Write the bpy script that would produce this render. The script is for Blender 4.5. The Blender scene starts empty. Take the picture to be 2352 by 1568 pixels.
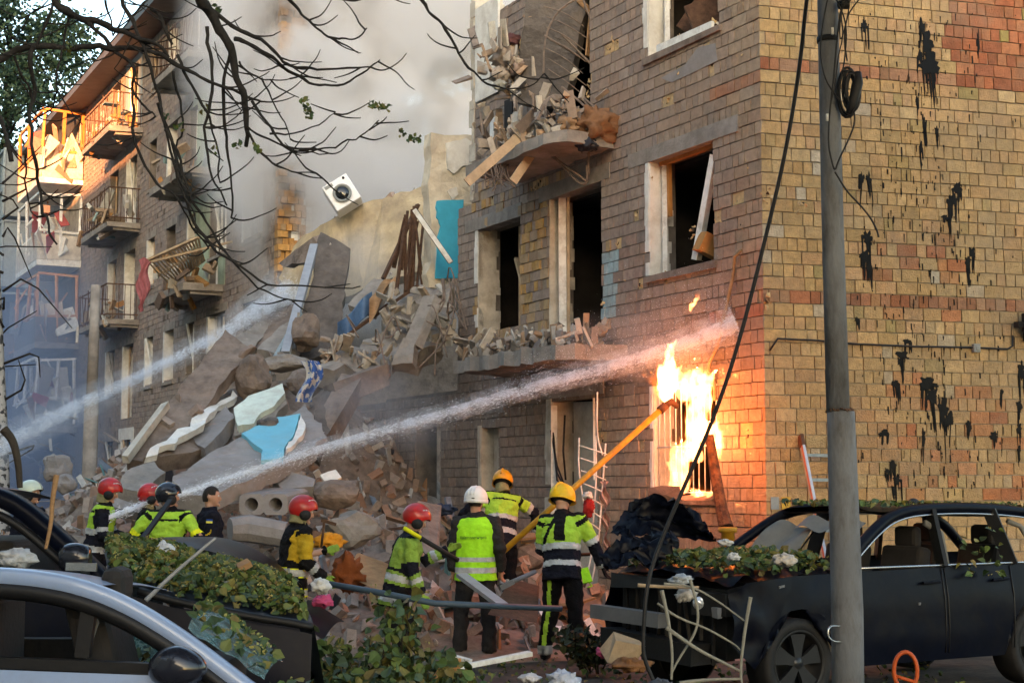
import bpy, bmesh, math, random
from mathutils import Vector, Matrix, Euler, noise
from math import sin, cos, tan, atan, atan2, pi, sqrt, radians
V = Vector
sc = bpy.context.scene
col = sc.collection
rnd = random.Random(11)

# ---------------------------------------------------------------- camera
FOC, PW, PH, HORIZON, EYE = 3600.0, 2352.0, 1568.0, 1110.0, 1.85
PITCH = atan((HORIZON - PH / 2) / FOC)
cam_data = bpy.data.cameras.new('camera')
cam = bpy.data.objects.new('camera', cam_data)
col.objects.link(cam)
cam.location = (0, 0, EYE)
cam.rotation_euler = (pi / 2 + PITCH, 0, 0)
cam_data.sensor_width = 36
cam_data.lens = 36 * FOC / PW
cam_data.clip_start = 0.1
cam_data.clip_end = 2000
sc.camera = cam

# ---------------------------------------------------------------- world, sun, exposure
SUN_AZ = radians(-170)      # measured from +Y towards +X: the sun stands low behind the camera
SUN_EL = radians(9)
SKY_STRENGTH = 0.15
SUN_STRENGTH = 4.5
EXPOSURE = 2.66
world = bpy.data.worlds.new('World')
sc.world = world
world.use_nodes = True
wn = world.node_tree.nodes
bg = wn['Background']
sky = wn.new('ShaderNodeTexSky')
sky.sky_type = 'NISHITA'
sky.sun_disc = False
sky.sun_elevation = SUN_EL
sky.sun_rotation = SUN_AZ
sky.dust_density = 2.0
sky.air_density = 1.0
sky.ozone_density = 1.0
bg.inputs['Strength'].default_value = SKY_STRENGTH
world.node_tree.links.new(sky.outputs[0], bg.inputs['Color'])
sun_data = bpy.data.lights.new('sun', 'SUN')
sun = bpy.data.objects.new('sun', sun_data)
col.objects.link(sun)
sun_data.energy = SUN_STRENGTH
sun_data.color = (1.0, 0.38, 0.14)
sun_data.angle = radians(0.5)
SUN_DIR = V((sin(SUN_AZ) * cos(SUN_EL), cos(SUN_AZ) * cos(SUN_EL), sin(SUN_EL)))
sun.rotation_euler = (-SUN_DIR).to_track_quat('-Z', 'Y').to_euler()
sc.view_settings.view_transform = 'Standard'
sc.view_settings.look = 'None'
sc.view_settings.gamma = 1
sc.view_settings.use_curve_mapping = False
sc.view_settings.exposure = EXPOSURE
sc.view_settings.use_white_balance = True          # the camera was balanced for open shade
sc.view_settings.white_balance_temperature = 6800
sc.view_settings.white_balance_tint = 9
sc.cycles.max_bounces = 8
sc.cycles.transparent_max_bounces = 12
sc.cycles.volume_bounces = 5
sc.cycles.use_denoising = True
sc.cycles.volume_step_rate = 2.0
sc.cycles.volume_max_steps = 96

# ---------------------------------------------------------------- helpers: where a sight line meets a real surface
FWD = V((0, cos(PITCH), sin(PITCH)))
UPV = V((0, -sin(PITCH), cos(PITCH)))
EYEP = V((0, 0, EYE))
def ray(x, y):
    return FWD + V((1, 0, 0)) * ((x - PW / 2) / FOC) + UPV * ((PH / 2 - y) / FOC)
def P(x, y, Y):
    d = ray(x, y)
    return EYEP + d * (Y / d.y)
def G(x, y, z=0.0):
    d = ray(x, y)
    return EYEP + d * ((z - EYE) / d.z)
class Frame:
    """an upright plane: s runs along it, z is up, o is the distance in front of it"""
    def __init__(self, origin, d, n):
        self.o = V((origin[0], origin[1], 0)); self.d = V((d[0], d[1], 0)).normalized(); self.n = V((n[0], n[1], 0)).normalized()
    def pt(self, s, z, o=0.0):
        return self.o + self.d * s + self.n * o + V((0, 0, z))
    def hit(self, x, y, o=0.0):
        d = ray(x, y)
        k = ((self.o + self.n * o) - EYEP).dot(self.n) / d.dot(self.n)
        p = EYEP + d * k
        return ((p - self.o).dot(self.d), p.z)
    def shifted(self, s=0.0, o=0.0):
        return Frame(self.o + self.d * s + self.n * o, self.d, self.n)
CORNER = (2.86, 17.7)
FRONT = Frame(CORNER, (-0.4424, 0.8968), (-0.8968, -0.4424))   # long street front, s runs away to the left
GABLE = Frame(CORNER, (0.953, 0.303), (0.303, -0.953))         # gable wall, s runs to the right
def CROSS(s):                                                  # a cross wall inside the house at s, looking back to the camera
    return Frame(FRONT.pt(s, 0), (0.8968, 0.4424), (0.4424, -0.8968))

def jit(a):
    return rnd.uniform(-a, a)
def frame_matrix(x, y, z, loc=(0, 0, 0)):
    m = Matrix((x, y, z)).transposed().to_4x4()
    m.translation = V(loc)
    return m

# ---------------------------------------------------------------- mesh collector
class MB:
    def __init__(self):
        self.v = []; self.f = []; self.m = []; self.c = []; self.sm = []
    def add(self, verts, faces, mi=0, c=(1, 1, 1), smooth=False):
        b = len(self.v)
        self.v += [tuple(p) for p in verts]
        self.c += [c] * len(verts)
        for f in faces:
            self.f.append([b + i for i in f]); self.m.append(mi); self.sm.append(smooth)
        return self
    def box(self, mat, h, mi=0, c=(1, 1, 1), taper=1.0, jt=0.0):
        vs = []
        for z in (-1, 1):
            t = taper if z > 0 else 1
            for y in (-1, 1):
                for x in (-1, 1):
                    p = V((x * h[0] * t, y * h[1] * t, z * h[2]))
                    if jt: p += V((jit(jt), jit(jt), jit(jt)))
                    vs.append(mat @ p)
        return self.add(vs, [(0, 2, 3, 1), (4, 5, 7, 6), (0, 1, 5, 4), (2, 6, 7, 3), (1, 3, 7, 5), (0, 4, 6, 2)], mi, c)
    def fbox(self, fr, s0, s1, z0, z1, o0, o1, mi=0, c=(1, 1, 1), jt=0.0):
        vs = []
        for o in (o0, o1):
            for z in (z0, z1):
                for s in (s0, s1):
                    vs.append(fr.pt(s + jit(jt), z + jit(jt), o + (jit(jt) * .4 if o == o1 else 0)))
        return self.add(vs, [(0, 2, 3, 1), (4, 5, 7, 6), (0, 1, 5, 4), (2, 6, 7, 3), (1, 3, 7, 5), (0, 4, 6, 2)], mi, c)
    def bar(self, a, b, w, h=None, mi=0, c=(1, 1, 1), up=(0, 0, 1), jt=0.0):
        a = V(a); b = V(b); d = b - a
        L = d.length
        if L < 1e-6: return self
        x = d / L
        y = V(up).cross(x)
        if y.length < 1e-3: y = V((1, 0, 0)).cross(x)
        y.normalize(); z = x.cross(y)
        return self.box(frame_matrix(x, y, z, (a + b) / 2), (L / 2, w / 2, (h or w) / 2), mi, c, jt=jt)
    def tube(self, pts, r, n=8, mi=0, c=(1, 1, 1), caps=True, smooth=True):
        pts = [V(p) for p in pts]
        k = len(pts)
        rs = r if isinstance(r, (list, tuple)) else [r] * k
        vs = []; prev = None
        for i in range(k):
            t = (pts[min(i + 1, k - 1)] - pts[max(i - 1, 0)])
            if t.length < 1e-9: t = V((0, 0, 1))
            t.normalize()
            if prev is None:
                a = V((0, 0, 1)) if abs(t.z) < .9 else V((1, 0, 0))
                u = a.cross(t).normalized()
            else:
                u = prev - t * prev.dot(t)
                if u.length < 1e-6: u = V((1, 0, 0)).cross(t)
                u.normalize()
            prev = u; w = t.cross(u)
            for j in range(n):
                a = 2 * pi * j / n
                vs.append(pts[i] + (u * cos(a) + w * sin(a)) * rs[i])
        fs = []
        for i in range(k - 1):
            for j in range(n):
                fs.append((i * n + j, i * n + (j + 1) % n, (i + 1) * n + (j + 1) % n, (i + 1) * n + j))
        if caps:
            fs.append(tuple(reversed(range(n)))); fs.append(tuple(range((k - 1) * n, k * n)))
        return self.add(vs, fs, mi, c, smooth)
    def lathe(self, mat, prof, n=16, mi=0, c=(1, 1, 1), smooth=True, a0=0, a1=2 * pi):
        full = abs(a1 - a0 - 2 * pi) < 1e-6
        cnt = n if full else n + 1
        vs = []
        for (r, z) in prof:
            for j in range(cnt):
                a = a0 + (a1 - a0) * j / n
                vs.append(mat @ V((r * cos(a), r * sin(a), z)))
        fs = []
        for i in range(len(prof) - 1):
            for j in range(n):
                fs.append((i * cnt + j, i * cnt + (j + 1) % cnt, (i + 1) * cnt + (j + 1) % cnt, (i + 1) * cnt + j))
        return self.add(vs, fs, mi, c, smooth)
    def grid(self, fn, nu, nv, mi=0, c=(1, 1, 1), smooth=True):
        vs = [fn(i / nu, j / nv) for j in range(nv + 1) for i in range(nu + 1)]
        fs = [(j * (nu + 1) + i, j * (nu + 1) + i + 1, (j + 1) * (nu + 1) + i + 1, (j + 1) * (nu + 1) + i) for j in range(nv) for i in range(nu)]
        return self.add(vs, fs, mi, c, smooth)
    def prism(self, top, depth_vec, mi=0, c=(1, 1, 1), side_mi=None):
        """polygon 'top' (list of Vectors) pushed along depth_vec"""
        n = len(top)
        d = V(depth_vec)
        vs = [V(p) for p in top] + [V(p) + d for p in top]
        self.add(vs, [tuple(range(n)), tuple(reversed(range(n, 2 * n)))], mi, c)
        b = len(self.v) - 2 * n
        for i in range(n):
            j = (i + 1) % n
            self.f.append([b + j, b + i, b + n + i, b + n + j]); self.m.append(mi if side_mi is None else side_mi); self.sm.append(False)
        return self
    def rock(self, mat, h, mi=0, c=(1, 1, 1), n=12, rg=None):
        g = rg or rnd
        bm = bmesh.new()
        for i in range(n):
            p = V((g.uniform(-1, 1), g.uniform(-1, 1), g.uniform(-1, 1)))
            k = max(abs(p.x), abs(p.y), abs(p.z))
            p /= k ** .75
            bm.verts.new((p.x * h[0], p.y * h[1], p.z * h[2]))
        r = bmesh.ops.convex_hull(bm, input=bm.verts)
        junk = [e for e in r['geom_interior'] if isinstance(e, bmesh.types.BMVert)]
        bmesh.ops.delete(bm, geom=junk, context='VERTS')
        bm.verts.index_update()
        self.add([mat @ v.co for v in bm.verts], [[v.index for v in f.verts] for f in bm.faces], mi, c)
        bm.free()
        return self
    def mesh(self, bm, mat=Matrix(), mi=None, c=(1, 1, 1)):
        bm.verts.index_update()
        b = len(self.v)
        self.v += [tuple(mat @ v.co) for v in bm.verts]; self.c += [c] * len(bm.verts)
        for f in bm.faces:
            self.f.append([b + v.index for v in f.verts]); self.m.append(f.material_index if mi is None else mi); self.sm.append(f.smooth)
        return self
    def build(self, name, mats, parent=None, bevel=0, subsurf=0, smooth_all=False):
        me = bpy.data.meshes.new(name)
        me.from_pydata(self.v, [], self.f)
        if not isinstance(mats, (list, tuple)): mats = [mats]
        for m in mats: me.materials.append(m)
        me.polygons.foreach_set('material_index', self.m)
        me.polygons.foreach_set('use_smooth', [True] * len(self.f) if smooth_all else self.sm)
        at = me.color_attributes.new('tint', 'FLOAT_COLOR', 'POINT')
        flat = []
        for c in self.c: flat += [c[0], c[1], c[2], 1.0]
        at.data.foreach_set('color', flat)
        me.update()
        o = bpy.data.objects.new(name, me)
        col.objects.link(o)
        if parent is not None:
            o.parent = parent
            o.matrix_parent_inverse = Matrix()
            if parent.type == 'EMPTY' or True:
                # geometry is written in world space: bring it into the parent's space
                me.transform(world_of(parent).inverted())
        if bevel:
            b = o.modifiers.new('bevel', 'BEVEL'); b.width = bevel; b.segments = 2; b.limit_method = 'ANGLE'
        if subsurf:
            s = o.modifiers.new('sub', 'SUBSURF'); s.levels = subsurf; s.render_levels = subsurf
        return o
def world_of(o):
    m = o.matrix_basis.copy()
    while o.parent is not None:
        o = o.parent
        m = o.matrix_basis @ m
    return m
def tag(o, label=None, cat=None, group=None, kind=None):
    if label: o['label'] = label
    if cat: o['category'] = cat
    if group: o['group'] = group
    if kind: o['kind'] = kind
    return o
def thing(name, loc, label, cat, group=None, rot=(0, 0, 0)):
    o = bpy.data.objects.new(name, None)
    o.empty_display_size = .2
    col.objects.link(o)
    o.location = loc; o.rotation_euler = rot
    return tag(o, label, cat, group)
def solo(mb, name, mats, label, cat, group=None, kind=None, origin=None, **kw):
    """a thing that is one mesh; its origin goes to the base of its geometry"""
    if origin is None:
        xs = [v[0] for v in mb.v]; ys = [v[1] for v in mb.v]; zs = [v[2] for v in mb.v]
        origin = V(((min(xs) + max(xs)) / 2, (min(ys) + max(ys)) / 2, min(zs)))
    o = mb.build(name, mats, **kw)
    o.data.transform(Matrix.Translation(-V(origin)))
    o.location = origin
    return tag(o, label, cat, group, kind)

# ---------------------------------------------------------------- materials
def mat(name, base, rough=.85, var=.25, scale=6.0, bump=.25, bscale=40.0, metal=0.0, tint=False, dirt=None, dirt_amt=.5, dirt_scale=2.5, spec=.3, detail=6, alpha=1.0, trans=0.0, coat=0.0, stretch=None, sheen=0.0):
    m = bpy.data.materials.new(name)
    m.use_nodes = True
    nt = m.node_tree; N = nt.nodes; L = nt.links
    b = N['Principled BSDF']
    tc = N.new('ShaderNodeTexCoord')
    src = tc.outputs['Object']
    if stretch:
        mp = N.new('ShaderNodeMapping'); mp.inputs['Scale'].default_value = stretch
        L.new(src, mp.inputs[0]); src = mp.outputs[0]
    nz = N.new('ShaderNodeTexNoise'); nz.inputs['Scale'].default_value = scale; nz.inputs['Detail'].default_value = detail; nz.inputs['Roughness'].default_value = .65
    L.new(src, nz.inputs['Vector'])
    mr = N.new('ShaderNodeMapRange'); mr.inputs['From Min'].default_value = .3; mr.inputs['From Max'].default_value = .7
    mr.inputs['To Min'].default_value = 1 - var; mr.inputs['To Max'].default_value = 1 + var
    L.new(nz.outputs[0], mr.inputs[0])
    mx = N.new('ShaderNodeMix'); mx.data_type = 'RGBA'; mx.blend_type = 'MULTIPLY'; mx.inputs[0].default_value = 1
    mx.inputs[6].default_value = (*base, 1)
    L.new(mr.outputs[0], mx.inputs[7])
    out = mx.outputs[2]
    if tint:
        at = N.new('ShaderNodeAttribute'); at.attribute_name = 'tint'
        m2 = N.new('ShaderNodeMix'); m2.data_type = 'RGBA'; m2.blend_type = 'MULTIPLY'; m2.inputs[0].default_value = 1
        L.new(out, m2.inputs[6]); L.new(at.outputs['Color'], m2.inputs[7]); out = m2.outputs[2]
    if dirt:
        n2 = N.new('ShaderNodeTexNoise'); n2.inputs['Scale'].default_value = dirt_scale; n2.inputs['Detail'].default_value = 8; n2.inputs['Roughness'].default_value = .7
        L.new(src, n2.inputs['Vector'])
        r2 = N.new('ShaderNodeMapRange'); r2.inputs['From Min'].default_value = .45; r2.inputs['From Max'].default_value = .65; r2.inputs['To Max'].default_value = dirt_amt
        L.new(n2.outputs[0], r2.inputs[0])
        m3 = N.new('ShaderNodeMix'); m3.data_type = 'RGBA'; L.new(r2.outputs[0], m3.inputs[0]); L.new(out, m3.inputs[6]); m3.inputs[7].default_value = (*dirt, 1)
        out = m3.outputs[2]
    L.new(out, b.inputs['Base Color'])
    b.inputs['Roughness'].default_value = rough
    b.inputs['Metallic'].default_value = metal
    b.inputs['Specular IOR Level'].default_value = spec
    if coat: b.inputs['Coat Weight'].default_value = coat; b.inputs['Coat Roughness'].default_value = .08
    if sheen: b.inputs['Sheen Weight'].default_value = sheen
    if alpha < 1: b.inputs['Alpha'].default_value = alpha
    if trans: b.inputs['Transmission Weight'].default_value = trans
    if bump:
        n3 = N.new('ShaderNodeTexNoise'); n3.inputs['Scale'].default_value = bscale; n3.inputs['Detail'].default_value = 5
        L.new(src, n3.inputs['Vector'])
        bp = N.new('ShaderNodeBump'); bp.inputs['Strength'].default_value = bump; bp.inputs['Distance'].default_value = .02
        L.new(n3.outputs[0], bp.inputs['Height']); L.new(bp.outputs[0], b.inputs['Normal'])
    return m
M = {}
M['brick'] = mat('brick', (1, 1, 1), .92, .26, 13, .6, 50, tint=True, dirt=(.25, .185, .125), dirt_amt=.5, dirt_scale=1.1)
M['dusty_brick'] = mat('dusty_brick', (1, 1, 1), .95, .26, 11, .6, 45, tint=True, dirt=(.31, .255, .21), dirt_amt=.5, dirt_scale=1.0)
M['mortar'] = mat('mortar', (.25, .21, .165), .95, .25, 8, .4, 60)
M['dark_mortar'] = mat('dark_mortar', (.165, .14, .12), .95, .3, 5, .4, 50)
M['concrete'] = mat('concrete', (.27, .24, .21), .93, .3, 3, .6, 30, dirt=(.14, .11, .09), dirt_amt=.5)
M['concrete_tint'] = mat('concrete_tint', (1, 1, 1), .93, .3, 4, .7, 30, tint=True, dirt=(.15, .12, .10), dirt_amt=.4, dirt_scale=3)
M['brown_concrete'] = mat('brown_concrete', (.17, .13, .105), .95, .4, 5, 1.0, 18, dirt=(.30, .235, .19), dirt_amt=.65, dirt_scale=2.2)
M['dark_concrete'] = mat('dark_concrete', (.105, .09, .08), .95, .35, 4, .9, 20, dirt=(.20, .165, .14), dirt_amt=.5, dirt_scale=2.5)
M['grey_slab'] = mat('grey_slab', (.27, .25, .24), .9, .2, 2.5, .4, 35, dirt=(.17, .14, .12), dirt_amt=.5, dirt_scale=2)
M['plaster'] = mat('plaster', (.55, .50, .42), .9, .2, 3, .35, 30, dirt=(.30, .24, .18), dirt_amt=.7, dirt_scale=2.5)
M['white_plaster'] = mat('white_plaster', (.72, .70, .65), .85, .12, 4, .3, 30, dirt=(.45, .40, .33), dirt_amt=.6, dirt_scale=3)
M['beige_plaster'] = mat('beige_plaster', (.46, .36, .22), .9, .25, 2, .35, 30, dirt=(.2, .15, .11), dirt_amt=.6, dirt_scale=1.2)
M['pale_wall'] = mat('pale_wall', (.62, .55, .43), .9, .2, 3, .5, 20, dirt=(.36, .29, .22), dirt_amt=.6, dirt_scale=2)
M['blue_paint'] = mat('blue_paint', (.05, .38, .56), .7, .12, 4, .2, 30)
M['light_blue_paint'] = mat('light_blue_paint', (.16, .47, .60), .7, .1, 4, .2, 30, dirt=(.25, .42, .48), dirt_amt=.4)
M['pale_green_paint'] = mat('pale_green_paint', (.62, .70, .62), .8, .12, 5, .25, 30, dirt=(.40, .38, .33), dirt_amt=.5, dirt_scale=4)
M['green_wall'] = mat('green_wall', (.33, .40, .29), .85, .2, 4, .3, 30, dirt=(.25, .23, .18), dirt_amt=.6)
M['white_paint'] = mat('white_paint', (.75, .74, .70), .6, .12, 8, .15, 40, dirt=(.36, .30, .24), dirt_amt=.6, dirt_scale=5)
M['wood'] = mat('wood', (.33, .19, .09), .8, .3, 4, .3, 30, stretch=(1, 1, 6))
M['pale_wood'] = mat('pale_wood', (.42, .31, .20), .85, .3, 4, .3, 30)
M['orange_wood'] = mat('orange_wood', (.44, .19, .05), .7, .25, 4, .2, 30)
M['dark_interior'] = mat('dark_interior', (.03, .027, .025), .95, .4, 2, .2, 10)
M['teal_interior'] = mat('teal_interior', (.06, .12, .12), .9, .2, 2, .1, 10)
M['rust'] = mat('rust', (.10, .055, .035), .85, .4, 12, .4, 60, metal=.2)
M['steel_rod'] = mat('steel_rod', (.20, .15, .12), .7, .3, 12, .2, 60, metal=.3)
M['roof_metal'] = mat('roof_metal', (.07, .075, .085), .6, .25, 3, .2, 20, metal=.4)
M['black_rubber'] = mat('black_rubber', (.012, .012, .013), .7, .3, 12, .15, 50)
M['black_tar'] = mat('black_tar', (.006, .006, .006), .6, .2, 12, .15, 50, spec=.12)
M['cable'] = mat('cable', (.014, .014, .016), .6, .2, 12, 0)
M['cloth_tint'] = mat('cloth_tint', (1, 1, 1), .9, .2, 12, .4, 60, tint=True)
M['leaf'] = None
# ================================================================ the ground
def ground_h(x, y):
    return 0.03 * noise.noise(V((x * .7, y * .7, 0))) + .015 * noise.noise(V((x * 3, y * 3, 4)))
gm = MB()
xs = [-300, -120, -60, -40] + [-30 + i * .6 for i in range(70)] + [14, 20, 40, 120, 300]
ys = [-60, -20, 0, 4] + [6 + i * .6 for i in range(75)] + [54, 60, 80, 120, 300, 600]
gv = [V((x, y, ground_h(x, y) - .03)) for y in ys for x in xs]
gf = [(j * len(xs) + i, j * len(xs) + i + 1, (j + 1) * len(xs) + i + 1, (j + 1) * len(xs) + i) for j in range(len(ys) - 1) for i in range(len(xs) - 1)]
gm.add(gv, gf, smooth=True)
M['ground'] = mat('ground', (.055, .047, .04), .95, .4, 1.5, .7, 12, dirt=(.11, .09, .07), dirt_amt=.6, dirt_scale=3)
tag(gm.build('ground', M['ground']), 'dark bare ground of the yard littered with debris', 'ground', kind='structure')

# ================================================================ walls with openings
def wall_cells(mb, fr, s0, s1, z0, z1, holes, thick, mi=0, o=0.0):
    ss = sorted({s0, s1} | {min(max(h[i], s0), s1) for h in holes for i in (0, 1)})
    zz = sorted({z0, z1} | {min(max(h[i], z0), z1) for h in holes for i in (2, 3)})
    ns, nz_ = len(ss) - 1, len(zz) - 1
    def solid(i, j):
        if i < 0 or j < 0 or i >= ns or j >= nz_: return False
        cs = (ss[i] + ss[i + 1]) / 2; cz = (zz[j] + zz[j + 1]) / 2
        return not any(h[0] < cs < h[1] and h[2] < cz < h[3] for h in holes)
    for i in range(ns):
        for j in range(nz_):
            if not solid(i, j): continue
            a, b, c, d = ss[i], ss[i + 1], zz[j], zz[j + 1]
            q = [fr.pt(a, c, o), fr.pt(b, c, o), fr.pt(b, d, o), fr.pt(a, d, o)]
            r = [fr.pt(a, c, o - thick), fr.pt(b, c, o - thick), fr.pt(b, d, o - thick), fr.pt(a, d, o - thick)]
            fs = [(0, 1, 2, 3), (7, 6, 5, 4)]
            if not solid(i - 1, j): fs.append((0, 3, 7, 4))
            if not solid(i + 1, j): fs.append((1, 5, 6, 2))
            if not solid(i, j - 1): fs.append((0, 4, 5, 1))
            if not solid(i, j + 1): fs.append((3, 2, 6, 7))
            mb.add(q + r, fs, mi)
def brick_list(s0, s1, z0, z1, holes, course=.15, head=.13, stretch=.262, joint=.013, phase=0, stretch_rows=None):
    """rows of bricks as (s0,s1,z0,z1,row); rows of stretchers and rows of headers take turns"""
    out = []
    k0 = int(math.floor(z0 / course)); k1 = int(math.ceil(z1 / course))
    for k in range(k0, k1):
        a = max(z0, k * course); b = min(z1, (k + 1) * course)
        if b - a < .03: continue
        w = stretch if (k + phase) % 2 else head
        s = s0 - (w * .5 if k % 4 in (1, 2) else 0)
        while s < s1:
            ww = w * rnd.uniform(.93, 1.07)
            if rnd.random() < .10: ww = head if w == stretch else stretch
            segs = [(max(s, s0), min(s + ww, s1))]
            for h in holes:
                if h[2] < (a + b) / 2 < h[3]:
                    ns = []
                    for (p, q) in segs:
                        if q <= h[0] or p >= h[1]: ns.append((p, q)); continue
                        if p < h[0]: ns.append((p, h[0]))
                        if q > h[1]: ns.append((h[1], q))
                    segs = ns
            for (p, q) in segs:
                if q - p > .035: out.append((p + joint / 2, q - joint / 2, a + joint / 2, b - joint / 2, k))
            s += ww
    return out
def mixc(a, b, t):
    return tuple(a[i] * (1 - t) + b[i] * t for i in range(3))
def varc(c, a=.12):
    k = 1 + jit(a); h = jit(a * .3)
    return (c[0] * k * (1 + h), c[1] * k, c[2] * k * (1 - h))

STOREY = 2.84
# ---- the near block
house = thing('apartment_building', FRONT.pt(0, 0), 'shattered yellow brick apartment block with tar splashed gable and a burning ground floor window', 'building')
s_ = lambda x, y: FRONT.hit(x, y)
def rect(x0, y0, x1, y1):
    """opening given by its far-left-top and near-right-bottom corners on the front"""
    a = FRONT.hit(x0, y0); b = FRONT.hit(x1, y1)
    return [min(a[0], b[0]), max(a[0], b[0]), min(a[1], b[1]), max(a[1], b[1])]
# (s0, s1, z0, z1)
FIRE = rect(1500, 880, 1650, 1140); FIRE[2] = 1.68; FIRE[3] = 3.08
WIN2 = [FIRE[0] + .03, FIRE[1] + .05, 4.5, 5.98]
WIN3 = [FIRE[0] - .12, FIRE[1] + .05, 7.34, 8.8]
DOOR1 = [s_(1372, 1000)[0], s_(1268, 1000)[0], .25, 3.05]
NARROW1 = [s_(1146, 1050)[0], s_(1106, 1050)[0], .9, 2.75]
DARK1 = [s_(1012, 1050)[0], s_(955, 1050)[0], .6, 2.9]
DOOR2 = [s_(1382, 560)[0], s_(1262, 560)[0], 3.85, 5.95]
LEFT2 = [s_(1196, 620)[0], s_(1098, 620)[0], 4.2, 5.85]
DOOR3 = [DOOR2[0] + .3, DOOR2[1] + .1, 6.65, 8.8]
END_LOW = s_(1052, 600)[0]
END_TOP = s_(1085, 200)[0]
END_GROUND = s_(885, 1000)[0]
near_holes = [FIRE, WIN2, WIN3, DOOR1, NARROW1, DARK1, DOOR2, LEFT2, DOOR3]
ZTOP = 9.2
edge_holes = [[END_LOW, 60, 3.35, 20], [END_TOP, 60, 6.3, 20]]
wm = MB()
wall_cells(wm, FRONT, 0.0, END_GROUND, -.05, ZTOP, near_holes + edge_holes, .38, o=-.012)
wall_front = wm.build('front_wall', M['dark_mortar'], house)
wm = MB()
wall_cells(wm, GABLE, 0.0, 9.0, -.05, ZTOP, [], .38, o=-.012)
wall_gable = wm.build('gable_wall', M['mortar'], house)

TAN = [(.45, .28, .118), (.48, .31, .14), (.41, .245, .098), (.44, .25, .12), (.37, .24, .098), (.48, .33, .165)]
RED = [(.33, .115, .052), (.29, .10, .048), (.35, .14, .065)]
OLIVE = (.30, .225, .075)
PALE = (.47, .42, .33)
def gable_colour(s, z, row):
    x = s; c = rnd.choice(TAN)
    r = rnd.random()
    if r < .05: c = OLIVE
    elif r < .09: c = PALE
    if 2.86 > z > 2.0 and s > .9: c = mixc(c, rnd.choice(RED), .75 if rnd.random() < .45 else .12)
    if 1.6 < z < 3.15 and s > 1.55 + .2 * noise.noise(V((z * 3, 0, 0))) and rnd.random() < .36 + .5 * noise.noise(V((s * 1.6, z * 2.2, 3))): return varc(mixc(rnd.choice(RED), rnd.choice(TAN), rnd.uniform(0, .55)), .15)
    if 3.75 < z < 4.75 and 1.3 < s < 2.55 and rnd.random() < .5: return varc(mixc(rnd.choice(RED), rnd.choice(TAN), rnd.uniform(0, .5)), .15)
    if z > 6.62 and s > 2.5: return varc(rnd.choice(RED), .2) if rnd.random() < .9 else OLIVE
    if 5.2 < z < 6.2 and s > .9: c = mixc(c, (.34, .22, .09), .4)
    if s > 2.3 and z < 6.4: c = mixc(c, (.37, .25, .12), .4)
    if z < 3.4: c = mixc(c, (.30, .22, .12), .35)
    if row in BAND_ROWS: return varc(mixc(rnd.choice(RED), (.26, .17, .10), rnd.uniform(0, .7)), .2)
    return varc(mixc(mixc(c, rnd.choice(TAN), .12), (.36, .245, .125), .28), .12)
BAND_ROWS = {int(7.0 / .15) - 1, int(4.05 / .15)}
BAND_ROWS = {44, 26}
gb = brick_list(-.01, 6.0, 0, ZTOP, [], phase=0)
brick_list_visible = []
stuffm = MB()
def brick_obj(fr, b, c, mname, parent, proud, name='brick', deep=.06):
    m = MB()
    m.fbox(fr, b[0], b[1], b[2], b[3], -deep, proud, 0, c, jt=.004)
    return m.build(name, M[mname], parent)
n_ind = 0
for b in gb:
    cs, cz = (b[0] + b[1]) / 2, (b[2] + b[3]) / 2
    c = gable_colour(cs, cz, b[4])
    pr = .004 + abs(jit(.007))
    seen = 1.55 < cz < 7.6 and cs < 3.9
    near = cz < 4.9 and cs < 2.6 and seen
    if near and n_ind < 200:
        brick_obj(GABLE, b, c, 'brick', wall_gable, pr); n_ind += 1
    else:
        stuffm.fbox(GABLE, b[0], b[1], b[2], b[3], -.06, pr, 0, c, jt=.004)
tag(stuffm.build('brick', M['brick'], wall_gable), kind='stuff')

PINK = [(.285, .20, .15), (.31, .225, .17), (.265, .185, .145), (.30, .20, .145), (.25, .185, .15)]
WARM = [(.36, .24, .14), (.33, .22, .13)]
CRATERS = []
for (x, y) in [(1405, 98), (1400, 115), (1417, 97), (1628, 107), (1633, 150), (1700, 128), (1715, 385), (1760, 445), (1838, 470), (1462, 490), (1590, 530),
               (1352, 190), (1350, 215), (1468, 655), (1530, 640), (1560, 90), (1640, 60), (1245, 430), (1235, 425), (1225, 435), (1130, 455), (1758, 690), (1700, 520),
               (1690, 460), (1385, 700), (1380, 985), (1480, 1020), (1383, 1010), (1490, 410), (1560, 165), (1530, 235), (1418, 560), (1430, 640), (1240, 415), (1650, 505),
               (1715, 1000), (1395, 960), (1690, 760)]:
    CRATERS.append(FRONT.hit(x, y))
def front_colour(s, z):
    c = rnd.choice(PINK)
    if s < 2.2 and z > 4.2: c = mixc(c, rnd.choice(WARM), .5)
    if s < .55: c = mixc(c, rnd.choice(TAN), .35)
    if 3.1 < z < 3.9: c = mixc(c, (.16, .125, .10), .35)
    if z < 3.2 and s < 5: c = mixc(c, rnd.choice(TAN), .35)
    if z < 1.4 and 4 < s < 8: c = mixc(c, (.36, .17, .11), .5)
    if s > 7.0: c = mixc(c, (.22, .19, .17), .4)
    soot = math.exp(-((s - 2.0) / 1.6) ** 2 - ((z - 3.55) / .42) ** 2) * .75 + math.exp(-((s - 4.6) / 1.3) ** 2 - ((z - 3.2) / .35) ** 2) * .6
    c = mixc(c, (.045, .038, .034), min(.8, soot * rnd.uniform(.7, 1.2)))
    g = (c[0] + c[1] + c[2]) / 3; c = mixc(c, (g * 1.04, g, g * .95), .22)
    return varc(c, .12)
fb = brick_list(-.01, END_GROUND, 0, ZTOP, near_holes + edge_holes, phase=1)
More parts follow.
